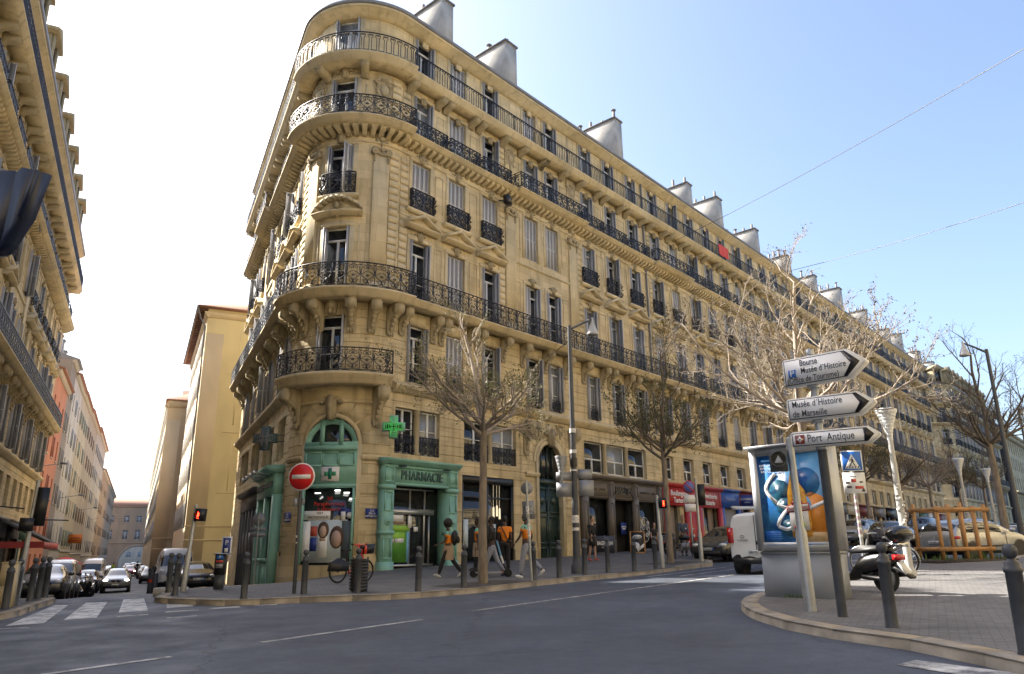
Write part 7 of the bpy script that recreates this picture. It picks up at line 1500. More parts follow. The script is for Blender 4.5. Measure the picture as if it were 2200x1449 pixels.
place('suv',BEIG,(22.6,50.2),HRT,'beige tall car facing the viewer beyond the pedestrian crossing sign'); place('hatch',SILV,(22.4,45.4),HRT+.55,'pale car turning in the main street beside the vase lamp'); place('suv',BLKP,(29.3,55),HRT,'black tall car with lit headlights coming down the main street',group='moving cars',lit=True)
for k,(x,y,c,lb) in enumerate(((36,66,GUN,'grey car farther up the main street'),(42.5,72,BLKP,'far black car up the main street'),(31,60,SILV,'far silver car parked along the stone blocks'),(30,39.5,DGRN,'dark blue car parked beyond the silver hatchback'),(34.5,45,GUN,'grey car parked last behind the silver hatchback'))): place('hatch',c,(x,y),HRT if k<3 else HRA,lb,details=False)
# ---- two-wheelers
def bike_wheel(r,w=.022,spk=14):
    m=MB(); m.tube([(r*math.cos(a),0,r*math.sin(a)) for a in np.linspace(0,2*math.pi,29)[:-1]],w,6,closed=True); n=MB()
    n.tube([((r-.03)*math.cos(a),0,(r-.03)*math.sin(a)) for a in np.linspace(0,2*math.pi,29)[:-1]],.010,5,closed=True)
    for k in range(spk): a=k*2*math.pi/spk; n.tube([(0,.02*(-1)**k,0),((r-.03)*math.cos(a),0,(r-.03)*math.sin(a))],.0028,3,caps=False)
    n.lathe([(.025,-.04),(.025,.04)],n=8,axis='y'); return m,n
def bicycle(loc,rz,label,fcol,step=True,basket=False,group='bicycles'):
    t=thing('bicycle',label,'bicycle',loc,rz,group); tw,rw=bike_wheel(.34); 
    for x in (-.52,.55):
        w=link('tyre',cmesh(('tyre','bike'),lambda:tw,TYRE),t,(x,0,.34)); link('rim',cmesh(('rim','bike'),lambda:rw,RIM),w)
    m=MB(); bb=(-.08,0,.29); st=(-.24,0,.86); hd=(.36,0,.90); hl=(.40,0,.74)
    m.tube([bb,st],.018,6); m.tube([hd,hl],.022,6); m.tube([bb,(.15,0,.42),hl],.022,6); m.tube([(-.17,0,.62),(.1,0,.6),hl],.016,6) if step else m.tube([(-.22,0,.82),hd],.02,6)
    for s in (-1,1): m.tube([(-.52,s*.05,.34),bb],.010,5); m.tube([(-.52,s*.05,.34),(-.2,s*.02,.74)],.010,5); m.tube([hl,(.44,s*.05,.62),(.55,s*.05,.34)],.013,5)
    part('frame',m,fcol,t); m=MB(); m.prism([(-.40,-.08),(-.28,-.09),(-.05,-.02),(-.05,.02),(-.28,.09),(-.40,.08)],.90,.96); m.tube([(-.24,0,.84),(-.25,0,.9)],.014,5); part('saddle',m,TRIM,t)
    m=MB(); m.tube([(.36,0,.88),(.34,0,1.02)],.014,5); m.tube([(.2,-.29,1.06),(.34,-.22,1.06),(.38,0,1.03),(.34,.22,1.06),(.2,.29,1.06)],.013,5); part('handlebar',m,CHR,t)
    m=MB(); 
    for x in (-.52,.55): m.tube([(x+.385*math.cos(a),0,.34+.385*math.sin(a)) for a in np.linspace(.3 if x>0 else .1,2.7 if x>0 else 3.3,12)],.014,4)
    part('mudguard',m,SILV,t); m=MB(); m.lathe([(.09,-.01),(.09,.01)],(-.08,-.05,.29),12,axis='y'); m.tube([(-.08,-.09,.29),(-.02,-.09,.14)],.01,4); m.tube([(-.08,.07,.29),(-.14,.07,.44)],.01,4); m.box6(-.07,.03,-.18,-.09,.13,.15); part('crank',m,CHR,t); m=MB(); m.ball((-.52+.2,.02,.52),(.02,.02,.035),6,4); part('reflector',m,AMBER,t); return t
bc=bicycle(gp(9.78,20.5),math.atan2(.9,-.85),'silver city bicycle with purple stem leaning behind the vase lamp',SILV); m=MB(); m.tube([(-.24,0,.62),(-.24,0,.86)],.02,6); link('seat_post',m.mesh('seat_post',mat('purple_paint',(.10,.05,.30),.3)),bc)
p=PL.map(np.array([47.5]),.55,21.4)[0]; hb=bicycle(tuple(p),aL*0+math.atan2(dL[1],dL[0]),'bicycle hung upright on the high railing of the left stone block',BLKP); hb.rotation_euler=(0,RAD(-70),math.atan2(dL[1],dL[0]))
# bright orange hire bike by the pharmacy window
t=thing('hire_bicycle','orange electric hire bicycle with black basket before the pharmacy window','bicycle',gp(-5.15,24.55),RAD(52)); ORB=paint('orange_red',(.70,.055,.02)); tw,rw=bike_wheel(.33,.026)
for x in (-.55,.55):
    w=link('tyre',cmesh(('tyre','bike2'),lambda:tw,TYRE),t,(x,0,.335)); link('rim',cmesh(('rim','bike2'),lambda:rw,TRIM),w)
m=MB(); m.prism([(-.12,.24),(.12,.24),(.20,.40),(.36,.72),(.42,.98),(.30,1.0),(.22,.74),(.05,.44),(-.12,.38)],-.05,.05,'xz'); m.tube([(.38,0,.95),(.44,0,.7),(.55,.0,.335)],.035,6); part('frame',m,ORB,t); m=MB(); m.prism([(.13,.40),(.2,.44),(.31,.68),(.23,.68)],-.054,.054,'xz'); part('green_panel',m,mat('hire_green',(.25,.42,.10),.4),t)
m=MB(); m.tube([(-.16,0,.4),(-.26,0,.92)],.02,6); m.prism([(-.42,-.09),(-.28,-.09),(-.08,-.02),(-.08,.02),(-.28,.09),(-.42,.09)],.94,1.0); part('saddle',m,TRIM,t); m=MB(); m.prism([(-.92,.34),(-.86,.62),(-.55,.74),(-.2,.6),(-.16,.34)],-.07,.07,'xz'); part('rear_guard',m,TRIM,t)
m=MB(); m.prism([(.40,.84),(.44,1.12),(.80,1.16),(.72,.86)],-.17,.17,'xz'); part('basket',m,BLK,t); m=MB(); m.prism([(.34,.84),(.36,1.18),(.43,1.18),(.42,.84)],-.19,-.15,'xz'); m.prism([(.34,.84),(.36,1.18),(.43,1.18),(.42,.84)],.15,.19,'xz'); m.tube([(.30,-.32,1.14),(.38,-.18,1.12),(.38,.18,1.12),(.30,.32,1.14)],.02,6); part('handlebar',m,ORB,t); m=MB(); 
for s in (-1,1): m.tube([(.30,s*.32,1.14),(.22,s*.36,1.15)],.024,6)
part('grip',m,TRIM,t)
def moped(loc,rz,label,col,topbox=True,group='scooters'):
    t=thing('motor_scooter',label,'scooter',loc,rz,group)
    for x in (-.62,.66):
        w=link('tyre',cmesh(('tyre','moped'),lambda:MB().lathe([(.15,-.06),(.23,-.065),(.265,-.03),(.265,.03),(.23,.065),(.15,.06)],n=20,axis='y'),TYRE),t,(x,0,.265)); n=MB(); n.lathe([(.15,-.05),(.15,.05)],n=14,axis='y'); n.lathe([(.05,-.06),(.05,.06)],n=8,axis='y')
        for k in range(5): a=k*1.2566; n.tube([(0,0,0),(.15*math.cos(a),0,.15*math.sin(a))],.018,4)
        link('rim',cmesh(('rim','moped'),lambda:n,RIM),w)
    V=[];F=[]; st=[(-.98,.10,.62,.74),(-.85,.17,.48,.80),(-.5,.2,.40,.80),(-.1,.19,.26,.74),(.05,.2,.2,.34),(.28,.2,.2,.32),(.40,.22,.26,.62),(.50,.20,.40,.95),(.62,.12,.60,1.0)]
    for x,w_,z0,z1 in st: V+=[(x,-w_*.8,z0),(x,-w_,(z0+z1)/2),(x,-w_*.7,z1),(x,w_*.7,z1),(x,w_,(z0+z1)/2),(x,w_*.8,z0)]
    for i in range(len(st)-1):
        for j in range(6): F.append([i*6+j,(i+1)*6+j,(i+1)*6+(j+1)%6,i*6+(j+1)%6])
    F+=[[0,1,2,3,4,5],[len(V)-6+k for k in range(6)][::-1]]; b=subdiv(V,F,[0]*len(F),1)[0]; part('body',b,col,t,smooth=True)
    m=MB(); m.prism([(-.8,.78),(-.75,.88),(-.3,.90),(.05,.80),(.0,.74)],-.15,.15,'xz'); part('seat',m,TRIM,t); m=MB(); m.tube([(.56,0,.95),(.52,0,1.08)],.03,6); m.tube([(.42,-.36,1.1),(.52,-.15,1.1),(.52,.15,1.1),(.42,.36,1.1)],.018,6); part('handlebar',m,TRIM,t)
    for s in (-1,1): m=MB(); m.tube([(.48,s*.3,1.1),(.5,s*.34,1.25)],.008,4); m.ball((.5,s*.36,1.29),(.02,.07,.045),8,5); part('mirror',m,TRIM,t)
    m=MB(); m.ball((.62,0,.93),(.06,.11,.09),10,6); part('headlight',m,LENS,t); m=MB(); m.box6(-1.0,-.9,-.13,.13,.62,.72); m.ball((-.96,.0,.67),(.06,.16,.06),10,6); part('tail_light',m,TAIL,t); m=MB(); m.prism([(-1.12,.36),(-.98,.58),(-.96,.58),(-1.10,.35)],-.1,.1,'xz'); part('number_plate',m,PLATE,t); m=MB(); m.prism([(-1.2,.32),(-.9,.5),(-.7,.56),(-.72,.5),(-.95,.42),(-1.18,.28)],-.09,.09,'xz'); part('mudguard',m,TRIM,t)
    m=MB(); m.tube([(.58,0,.6),(.66,0,.265)],.035,6); m.tube([(-.2,.12,.3),(-.62,.12,.265)],.05,6); m.tube([(-.2,-.15,.3),(-.95,-.17,.36)],.055,8); part('running_gear',m,TRIM,t)
    if topbox: m=MB(); m.ball((-1.02,0,1.10),(.23,.30,.17),16,10); o=part('top_box',m,mat('gloss_black',(.010,.010,.011),.12,spec=.7),t,smooth=True); n=MB(); n.box6(-1.1,-.75,-.12,.12,.86,.95); part('rack',n,CHR,t)
    return t
moped(gp(6.95,15.75),math.atan2(.9,-.15)+.35,'black motor scooter with rounded top box standing behind the advertising panel',BLKP)
moped(gp(18.5,25.2),RAD(100),'black motor scooter cut off by the right edge of the view',BLKP); 
for k,(al,lb) in enumerate(((50.3,'first of the dark scooters heaped at the left kerb'),(51.7,'second of the dark scooters heaped at the left kerb'),(53.0,'last of the dark scooters heaped at the left kerb'))): moped(gp(*lp(2.6+.3*k,al),0),HT+.9,lb,[BLKP,GRYP,DGRN][k],k==1)
moped(gp(*lp(7.0,27.2)),HT+1.2,'dark scooter with a yellow lamp ring behind the cabinet at left',BLKP,False)
def motorcycle(loc,rz,label):
    t=thing('motorcycle',label,'motorcycle',loc,rz); 
    for x in (-.68,.72):
        w=link('tyre',cmesh(('tyre','mbk'),lambda:MB().lathe([(.2,-.06),(.28,-.07),(.315,-.03),(.315,.03),(.28,.07),(.2,.06)],n=20,axis='y'),TYRE),t,(x,0,.315)); n=MB(); n.lathe([(.2,-.05),(.2,.05)],n=14,axis='y')
        for k in range(10): a=k*.628; n.tube([(0,0,0),(.2*math.cos(a),0,.2*math.sin(a))],.006,3)
        link('rim',cmesh(('rim','mbk'),lambda:n,CHR),w)
    m=MB(); m.ball((.12,0,.86),(.30,.15,.14),12,8); part('fuel_tank',m,BLKP,t,smooth=True); m=MB(); m.prism([(-.75,.78),(-.7,.88),(-.2,.82),(-.12,.76)],-.13,.13,'xz'); part('seat',m,TRIM,t); m=MB(); m.box6(-.15,.3,-.16,.16,.3,.62); m.lathe([(.09,-.2),(.12,-.1),(.12,.1),(.09,.2)],(.05,0,.42),12,axis='y'); m.lathe([(.08,0),(.1,.25)],(.12,0,.55),10); part('engine',m,mat('engine_alloy',(.25,.25,.26),.4,.7),t); m=MB(); m.tube([(.2,-.18,.45),(.0,-.2,.28),(-.8,-.2,.36)],.04,8); m.tube([(.42,-.12,.7),(.45,-.2,.55),(.3,-.22,.25),(.05,-.2,.25)],.02,6); part('exhaust',m,CHR,t)
    m=MB(); 
    for s in (-1,1): m.tube([(.5,s*.09,.95),(.72,s*.09,.315)],.026,6); m.tube([(-.1,s*.1,.4),(-.68,s*.1,.315)],.024,6); m.tube([(-.3,s*.12,.74),(-.62,s*.12,.36)],.025,6)
    m.tube([(.38,-.36,1.08),(.48,-.12,1.06),(.48,.12,1.06),(.38,.36,1.08)],.014,6); part('fork',m,TRIM,t); m=MB(); m.ball((.60,0,.93),(.09,.1,.1),12,8); part('headlight',m,LENS,t)
    for s in (-1,1): m=MB(); m.tube([(.42,s*.3,1.08),(.44,s*.36,1.22)],.008,4); m.ball((.44,s*.38,1.26),(.02,.06,.05),8,5); part('mirror',m,CHR,t)
    m=MB(); m.tube([(.72+.36*math.cos(a),0,.315+.36*math.sin(a)) for a in np.linspace(.4,2.2,8)],.04,5); m.tube([(-.68+.37*math.cos(a),0,.315+.37*math.sin(a)) for a in np.linspace(.9,2.9,8)],.05,5); part('mudguard',m,BLKP,t); m=MB(); m.box6(-1.0,-.94,-.1,.1,.6,.68); part('tail_light',m,TAIL,t); return t
motorcycle(gp(8.0,36.6),RAD(-40),'black motorcycle with chrome exhaust parked before the red bakery')
# electric kick scooter leaning by the tree
t=thing('kick_scooter','electric kick scooter with blue and white stem beside the walking group','scooter',gp(-.75,24.7),RAD(5)); m=MB()
for x in (-.55,.55): w=link('wheel',cmesh(('wheel','kick'),lambda:MB().lathe([(.02,-.03),(.10,-.032),(.125,-.02),(.125,.02),(.10,.032),(.02,.03)],n=18,axis='y'),TYRE),t,(x,0,.125))
m.box6(-.5,.36,-.08,.08,.12,.17); part('deck',m,mat('scooter_grey',(.32,.33,.35),.5),t); m=MB(); m.tube([(.55,0,.13),(.45,0,.3),(.40,0,.42)],.035,6); m.cur=1; m.tube([(.40,0,.42),(.32,0,.66)],.034,6); m.cur=2; m.tube([(.32,0,.66),(.19,0,1.12)],.032,6); part('stem',m,[BLK,SGNW,mat('scooter_blue',(.12,.32,.55),.4)],t); m=MB(); m.tube([(.19,-.26,1.14),(.19,.26,1.14)],.016,6); part('handlebar',m,BLK,t); m=MB(); m.tube([(-.55+.16*math.cos(a),0,.125+.16*math.sin(a)) for a in np.linspace(.2,2.6,8)],.035,4); part('mudguard',m,BLK,t)
# ================================================================ people: one continuous skinned body each, clothes and hair as children; local x forward, y left
def skinned(J,E,lv=1):
    me=bpy.data.meshes.new('skeleton'); me.from_pydata([j[:3] for j in J],E,[]); o=bpy.data.objects.new('skeleton',me); COL.objects.link(o)
    md=o.modifiers.new('skin','SKIN'); md.use_smooth_shade=True
    sv=me.skin_vertices[0].data
    for i,j in enumerate(J): sv[i].radius=(j[3],j[4] if len(j)>4 else j[3]); sv[i].use_root=(i==0)
    s=o.modifiers.new('s','SUBSURF'); s.levels=lv; s.render_levels=lv
    dg=bpy.context.evaluated_depsgraph_get(); m=bpy.data.meshes.new_from_object(o.evaluated_get(dg)); V=np.array([v.co[:] for v in m.vertices]).reshape(-1,3); F=[list(p.vertices) for p in m.polygons]
    bpy.data.objects.remove(o); bpy.data.meshes.remove(me); bpy.data.meshes.remove(m); return V,F
def person(loc,rz,label,h=1.72,skin=(.10,.055,.035),hair=('black_hair',(.012,.010,.009)),hairstyle='short',top=None,bottom=None,shoes=(.6,.6,.6),legs=((.25,.15),(-.25,.35)),arms=((-.3,.3),(.3,.3)),dress=None,top2=None,yoke=None,long_sleeve=False,shorts=False,bag=None,apron=None,turn=0.,lean=.0,seated=False,abd=.10):
    k=h/1.72; t=thing('person',label,'person',loc,rz,'people on the pavement'); SK=mat('skin_%d'%int(skin[0]*1000),skin,.55,var=.05,scale=9)
    def pol(a,l,b=0): return np.array((math.sin(a)*l*math.cos(b),math.sin(b)*l,-math.cos(a)*l*math.cos(b)))
    hip=np.array((0,0,.93)); ln=lean
    up=lambda z: np.array((math.sin(ln)*z,0,math.cos(ln)*z)); waist=hip+up(.17); chest=hip+up(.38); neck=hip+up(.54); hd=neck+up(.09)+np.array((.012,0,0))
    J=[(*hip,.125,.105),(*waist,.118,.095),(*chest,.145,.105),(*neck,.058),(*hd,.055),(*(hd+np.array((.01,0,.06))),.075)]; E=[(0,1),(1,2),(2,3),(3,4),(4,5)]; feet=[];hands=[]; LJ={};AJ={}
    for s,(sw,kn) in zip((1,-1),legs):
        hj=hip+np.array((0,s*.09,-.06)); kj=hj+pol(sw,.42); aj=kj+pol(sw-kn,.41); i=len(J); J+=[(*hj,.088),(*((hj+kj)/2),.076),(*kj,.056),(*((kj*.6+aj*.4)),.052),(*aj,.036)]; E+=[(0,i),(i,i+1),(i+1,i+2),(i+2,i+3),(i+3,i+4)]; feet.append((aj,sw-kn)); LJ[s]=(hj,kj,aj)
    for s,(sw,el) in zip((1,-1),arms):
        sj=chest+up(.10)+np.array((0,s*.175,0)); ej=sj+pol(sw,.29,s*abd); wj=ej+pol(sw+el,.25,s*abd*.5); i=len(J); J+=[(*sj,.056),(*((sj+ej)/2),.047),(*ej,.038),(*((ej*.6+wj*.4)),.035),(*wj,.024)]; E+=[(2,i),(i,i+1),(i+1,i+2),(i+2,i+3),(i+3,i+4)]; hands.append((wj,sw+el,s)); AJ[s]=(sj,ej,wj)
    V,F=skinned(J,E); B=MB(); B.add(V,F)
    # head: skull, jaw, nose, ears, eyes
    hc=hd+np.array((.02,0,.135)); B.ball(hc,(.098,.076,.118),14,10); B.ball(hc+np.array((.03,0,-.07)),(.062,.055,.055),10,7); ct,st_=math.cos(turn),math.sin(turn)
    fw=lambda x,y,z: hc+np.array((x*ct-y*st_,x*st_+y*ct,z))
    B.ball(fw(.105,0,-.015),(.018,.014,.022),7,5)
    for s in (-1,1): B.ball(fw(0,s*.078,-.01),(.022,.010,.032),7,5)
    B.ball(fw(.088,0,-.06),(.012,.024,.008),7,4)
    for wj,a,s in hands:
        d=np.array((math.sin(a),0,-math.cos(a))); n=np.array((math.cos(a),0,math.sin(a))); B.ball(wj+d*.055,(.030,.020,.045),8,6)
        for q,(off,L) in enumerate(((-.024,.062),(-.008,.072),(.008,.068),(.022,.052))): p0=wj+d*.085+n*off; B.tube([tuple(p0),tuple(p0+d*L*.5-np.array((0,s*.008,0))),tuple(p0+d*L-np.array((0,s*.024,0)))],[.0095,.009,.007],5)
        p0=wj+d*.035+n*.026; B.tube([tuple(p0),tuple(p0+n*.022+d*.03),tuple(p0+n*.026+d*.058)],[.011,.010,.008],5)
    mk=lambda m: m.mesh
    def child(name,mb,mt,sm=True): 
        for i in range(len(mb.v)): mb.v[i]=mb.v[i]*k
        return part(name,mb,mt,t,smooth=sm)
    # find lowest foot to stand on the ground
    low=min(aj[2] for aj,_ in feet)-.075
    ey=MB()
    for s in (-1,1): ey.ball(fw(.083,s*.031,.012),(.012,.014,.009),7,5)
    shoe=MB()
    for aj,a in feet:
        pit=max(-.9,min(.9,a)); d=np.array((math.cos(pit),0,math.sin(pit)*(1 if a>0 else 1))); toe=aj+d*.16+np.array((0,0,-.045)); heel=aj-d*.05+np.array((0,0,-.045)); shoe.tube([tuple(heel-d*.03),tuple(heel),tuple((heel+toe)/2+np.array((0,0,.005))),tuple(toe-d*.03),tuple(toe+d*.015)],[.025,.045,.05,.042,.02],8)
    def cloth(Js,Es,grow,mt,mt2=None,zs=None,name='shirt'):
        V,F=skinned([(*j[:3],j[3]+grow,(j[4] if len(j)>4 else j[3])+grow) for j in Js],Es); m=MB()
        if mt2 is None: m.add(V,F); return child(name,m,mt)
        c=[np.mean(V[f],axis=0) for f in F]; m.addq(V,[f for f in F if len(f)==4 and 0] or np.zeros((0,4),int)); 
        for f,q in zip(F,c): m.f.append(np.array(f)); m.mi.append(1 if q[2]>zs else 0)
        return child(name,m,[mt,mt2])
    child('body',B,SK); child('eye',ey,mat('eye_dark',(.02,.015,.012),.2)); child('shoe',shoe,mat('shoe_%d_%d'%(int(shoes[0]*100),int(shoes[2]*100)),shoes,.6))
    if top:
        Js=[(*(hip+up(.02)),.135,.112),(*waist,.128,.104),(*chest,.15,.112),(*neck,.062)]; Es=[(0,1),(1,2),(2,3)]
        for s in (1,-1): sj,ej,wj=AJ[s]; i=len(Js); Js+=[(*sj,.062),(*((sj+ej)/2),.058)]+([(*ej,.044),(*(wj*.92+ej*.08),.036)] if long_sleeve else []); Es+=[(2,i),(i,i+1)]+([(i+1,i+2),(i+2,i+3)] if long_sleeve else [])
        cloth(Js,Es,.012,top,yoke,chest[2]+.045,'shirt')
    if bottom:
        Js=[(*(hip+up(.07)),.132,.108),(*hip,.138,.112)]; Es=[(0,1)]
        for s in (1,-1): hj,kj,aj=LJ[s]; i=len(Js); Js+=[(*hj,.094),(*((hj+kj)/2),.084),(*kj,.068)]+([] if shorts else [(*((kj*.6+aj*.4)),.062),(*(aj*.93+kj*.07),.052)]); Es+=[(1,i),(i,i+1),(i+1,i+2)]+([] if shorts else [(i+2,i+3),(i+3,i+4)])
        cloth(Js,Es,.012,bottom,name='trousers')
    if apron:
        m=MB(); m.lathe([(.16,1.0),(.175,.9),(.19,.72),(.185,.55)],n=16); W=np.concatenate(m.v); m.v=[W*np.array((1,.95,1))]; child('wrap',m,apron)
    if dress:
        Js=[(*(hip+up(-.02)),.14,.115),(*waist,.122,.10),(*chest,.146,.11),(*neck,.06)]; Es=[(0,1),(1,2),(2,3)]
        for s in (1,-1): sj,ej,wj=AJ[s]; i=len(Js); Js+=[(*sj,.06),(*((sj+ej)/2),.052),(*ej,.043),(*(wj*.9+ej*.1),.032)]; Es+=[(2,i),(i,i+1),(i+1,i+2),(i+2,i+3)]
        cloth(Js,Es,.01,dress,name='dress'); m=MB(); m.lathe([(.12,1.0),(.165,.88),(.18,.72),(.17,.58),(.16,.58)],n=16); W=np.concatenate(m.v); m.v=[W*np.array((.92,1,1))]; child('skirt',m,dress)
    HM=mat(hair[0],hair[1],.7,var=.2,scale=40); m=MB()
    if hairstyle=='afro': m.ball(hc+np.array((-.02,0,.04)),(.155,.15,.16),16,10)
    elif hairstyle=='bun': m.ball(hc+np.array((-.022,0,.025)),(.098,.084,.112),12,9); m.ball(hc+np.array((-.07,0,.125)),(.05,.05,.05),8,6)
    else: m.ball(hc+np.array((-.024,0,.03)),(.096,.083,.108),12,9)
    child('hair',m,HM)
    if bag: m=MB(); m.ball(chest+np.array((-.21,0,-.06)),(.11,.17,.25),12,9); m.ball(chest+np.array((-.33,0,-.12)),(.06,.12,.12),10,7); child('backpack',m,mat('backpack_black',(.014,.014,.016),.7))
    if top2 is not None: # cross strap
        m=MB(); a=chest+up(.13)+np.array((-.10,.12,0)); b=hip+up(.08)+np.array((-.13,-.10,0)); m.tube([tuple(a+np.array((.06,0,.03))),tuple(a),tuple((a+b)/2+np.array((-.035,0,0))),tuple(b)],.018,5); m.ball(b+np.array((-.02,-.03,-.03)),(.04,.07,.06),8,6); child('cross_strap',m,mat('backpack_black',(.014,.014,.016),.7))
    o=t.location; o.z-=low*k
    return t
def fab(n,c): return mat('fabric_'+n,c,.85,var=.10,scale=7,bump=.15,bscale=90)
ORA=fab('orange',(.75,.22,.015)); MINT=fab('mint',(.16,.42,.34)); BLKF=fab('black',(.012,.012,.014)); SWT=fab('grey_sweat',(.26,.28,.34)); KHA=fab('khaki',(.34,.25,.17)); NVF=fab('slate',(.06,.075,.11))
W_=RAD
WH=math.atan2(.1,-1)   # walking left in the view
person(gp(-2.2,25.6),RAD(178),'person with big dark hair, orange shirt and black backpack walking left past the pharmacy',1.74,(.06,.035,.025),hairstyle='afro',top=ORA,yoke=MINT,bottom=BLKF,apron=KHA,bag=True,shoes=(.45,.45,.43),legs=((.42,.12),(-.45,.22)),arms=((.35,.8),(-.2,.5)))
person(gp(-1.22,26.1),RAD(160),'person in orange and mint shirt with khaki wrap, just left of the tree trunk',1.76,(.06,.035,.025),top=ORA,yoke=MINT,bottom=BLKF,apron=KHA,shoes=(.05,.05,.06),legs=((.12,.1),(-.22,.2)),arms=((-.25,.2),(.15,.4)))
person(gp(-.72,25.2),RAD(172),'person in black jacket and pale grey trousers half hidden by the tree trunk',1.80,(.06,.035,.025),top=BLKF,bottom=SWT,long_sleeve=True,shoes=(.04,.05,.10),legs=((.38,.1),(-.36,.25)),arms=((.2,.8),(.1,1.0)))
person(gp(-.32,26.6),RAD(95),'person seen from behind in orange shirt with a black cross strap, right of the tree',1.80,(.07,.04,.03),top=ORA,bottom=BLKF,top2=True,shoes=(.3,.1,.03),legs=((.15,.05),(-.15,.2)),arms=((.15,.5),(-.1,.4)))
person(gp(.38,23.7),RAD(150),'person in orange and mint shirt and grey sweatpants walking by the leaning sign post',1.82,(.05,.03,.022),top=ORA,yoke=MINT,bottom=SWT,shoes=(.62,.62,.62),legs=((.22,.05),(-.38,.45)),arms=((.35,.35),(-.25,.7)))
person((3.4,33.4,1.0),RAD(-50),'person in a short black dress with hair in a bun walking towards the viewer',1.72,(.42,.25,.18),('brown_hair',(.03,.018,.012)),'bun',dress=BLKF,shoes=(.45,.10,.07),legs=((.12,.05),(-.12,.12)),arms=((-.12,.15),(.16,.2)),turn=-.5)
q=PC.map(np.array([21.2]),2.0,0)[0]; person((q[0],q[1],1.05),RAD(-75),'person in black with bare forearms bending slightly in the bagel shop doorway',1.74,(.40,.25,.18),('brown_hair',(.03,.018,.012)),top=BLKF,bottom=BLKF,shoes=(.03,.03,.03),legs=((.1,.05),(-.05,.1)),arms=((.15,.3),(.05,.3)),lean=.10,turn=.3)
person(gp(8.3,37.6),RAD(-95),'person in a slate jacket standing behind the black motorcycle',1.76,(.28,.17,.12),top=NVF,bottom=BLKF,long_sleeve=True,shoes=(.03,.03,.03),legs=((.08,.05),(-.08,.1)),arms=((.35,.6),(.35,.7)),turn=-.6)
x,y=lp(2.4,108); person(gp(x,y),HT,'tiny far person in a lime safety vest beside the red car',1.75,(.30,.2,.15),top=fab('lime',(.45,.62,.05)),bottom=BLKF)
x,y=lp(-.3,112); person(gp(x,y),HA,'tiny far person in dark clothes in the lane beside the red car',1.75,(.30,.2,.15),top=BLKF,bottom=NVF,long_sleeve=True)
# ================================================================ street trees in early spring
BARK=mat('grey_bark',(.20,.165,.13),.9,var=.35,scale=7,bump=.5,bscale=25,stretch=(1,1,.35)); TWIG=mat('pale_twig',(.30,.25,.20),.85,var=.2,scale=5); TWIGD=mat('brown_twig',(.13,.105,.08),.85,var=.2,scale=5); LEAF=mat('spring_leaf',(.145,.16,.045),.7,var=.35,scale=6); BUD=mat('twig_bud',(.10,.10,.085),.8)
def tree_meshes(seed,fork,top,rad,nlimb,levels,leafn,leafs,rtr=.13,leader=True,upk=.35,lean=(0,0)):
    rnd=random.Random(seed); T=MB(); C=MB(); L=MB(); lv=[];lf=[]
    def rv(): return np.array((rnd.gauss(0,1),rnd.gauss(0,1),rnd.gauss(0,1)))
    def branch(p,d,ln,r,level,up):
        n=5 if level<2 else 4; pts=[p]; dd=d/np.linalg.norm(d)
        for i in range(n):
            dd=dd+rv()*(.10+.045*level)+np.array((0,0,up*(.35+.3*i/n))); dd/=np.linalg.norm(dd); pts.append(pts[-1]+dd*ln/n)
        P=np.array(pts); C.tube(P,np.linspace(r,r*.45,n+1),6 if level<1 else (5 if level<2 else 3),caps=False)
        if level>=levels:
            for q in range(leafn):
                f=rnd.uniform(.25,1.02)*n; i=min(n-1,int(f)); pp=P[i]+(P[i+1]-P[i])*(f-i); a=rv(); a/=np.linalg.norm(a); b=np.cross(a,rv()); b/=max(np.linalg.norm(b),1e-6); s=leafs*rnd.uniform(.6,1.4)
                lv.extend([pp,pp+a*s*.5+b*s*.28,pp+a*s,pp+a*s*.5-b*s*.28]); k=len(lv)-4; lf.append([k,k+1,k+2,k+3])
            return
        nc=[0,6,6,5,4][min(level+1,4)] if level>0 else 7
        for q in range(nc):
            f=rnd.uniform(.22,.98)*n if q else n*.999; i=min(n-1,int(f)); pp=P[i]+(P[i+1]-P[i])*(f-i); ax=P[i+1]-P[i]; ax/=np.linalg.norm(ax); o=rv(); o-=ax*(o@ax); o/=np.linalg.norm(o); ang=rnd.uniform(.45,.95)
            branch(pp,ax*math.cos(ang)+o*math.sin(ang)+np.array((0,0,.12)),ln*rnd.uniform(.42,.68)*(1-.3*f/n),max(r*(1-.5*f/n)*.55,.0045),level+1,up*.9)
    base=np.array((0,0,-.1)); tp=np.array((lean[0],lean[1],fork)); m=[base,np.array((lean[0]*.2+rnd.uniform(-.05,.05),lean[1]*.2,fork*.35)),np.array((lean[0]*.6+rnd.uniform(-.06,.06),lean[1]*.6,fork*.7)),tp]
    T.tube(m,[rtr*1.25,rtr,rtr*.92,rtr*.85],10); hgt=top-fork
    if leader: branch(tp,np.array((lean[0]*.1,lean[1]*.1,1.)),hgt*.78,rtr*.72,0,.12)
    for i in range(nlimb):
        a=2*math.pi*i/nlimb+rnd.uniform(-.35,.35); st=tp-np.array((0,0,rnd.uniform(0,.5))); out=rad*rnd.uniform(.75,1.0); up=rnd.uniform(.25,.9)*hgt*.55; d=np.array((math.cos(a)*out,math.sin(a)*out,up)); branch(st,d,np.linalg.norm(d)*.72,rtr*rnd.uniform(.4,.6),0,upk*.4)
    if lv: L.addq(np.array(lv),lf)
    return T,C,L
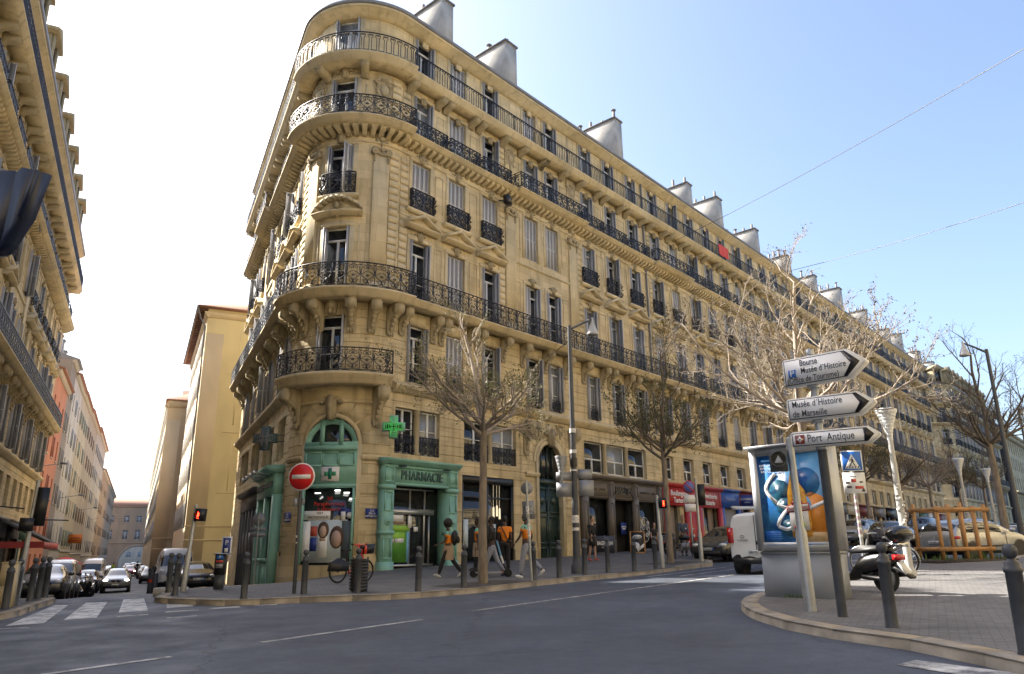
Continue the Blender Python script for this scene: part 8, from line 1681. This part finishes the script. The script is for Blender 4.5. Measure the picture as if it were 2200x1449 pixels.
def make_tree(name,label,loc,rz,args,twig,leafm,grp='street trees'):
    t=thing(name,label,'tree',loc,rz,grp); T,C,L=tree_meshes(*args[0],**args[1]); part('trunk',T,BARK,t,smooth=True); c=part('branches',C,twig,t,smooth=True); 
    if L.n: part('leaves',L,leafm,t)
    return t
tA=make_tree('street_tree','young leafing tree in front of the restaurant windows, trunk straight from its dark pit',gp(-.88,21.85),.4,((3,4.5,8.4,3.1,10,3,2,.06),dict(rtr=.12,upk=.30)),TWIG,LEAF); rA=recmap(tA)
tB=make_tree('street_tree','darker forked tree before the red bakery',gp(6.15,30.45),1.2,((11,4.5,9.7,3.2,9,3,3,.075),dict(rtr=.12,leader=True,upk=.8)),TWIGD,mat('dull_leaf',(.085,.095,.035),.75,var=.3,scale=6)); rB=recmap(tB)
tC=make_tree('street_tree','big bare pale tree spreading above the white direction signs',gp(7.5,19.15),.6,((21,4.3,8.7,4.1,13,3,2,.05),dict(rtr=.12,leader=True,upk=.5)),TWIG,BUD); rC=recmap(tC)
tD=make_tree('street_tree','tall bare tree against the sky near the right edge',gp(21.4,33.4),2.0,((31,4.6,9.9,3.6,9,3,1,.06),dict(rtr=.15,leader=True,upk=.45)),TWIGD,BUD); rD=recmap(tD)
for k,(nr,t_,src,rec,lb,sc) in enumerate(((-15.4,54,tB,rB,'dark bare tree along the stone blocks, left of the vase lamp',.95),(-15.4,63,tD,rD,'bare tree along the stone blocks behind the vase lamp',.9),(-15.4,72,tC,rC,'pale bare tree along the stone blocks, fourth from the bakery',1.0),(-15.4,84,tB,rB,'bare tree along the stone blocks, fifth from the bakery',1.0),(-15.4,97,tD,rD,'farthest bare tree along the stone blocks',1.0),(-3.2,49,tB,rB,'dark tree beyond the silver hatchback',1.05),(-3.2,58,tD,rD,'dark tree up the right pavement, before the curved house',1.0),(-3.2,68,tC,rC,'far tree on the right pavement under the curved house',1.0),(-3.0,80,tB,rB,'last tree visible on the right pavement',1.1))):
    x,y=rp(nr,t_); o=dup(src,gp(x,y),1.1*k,lb,'street trees',rec); o.scale=(sc,sc,sc)
bpy.context.view_layer.update()
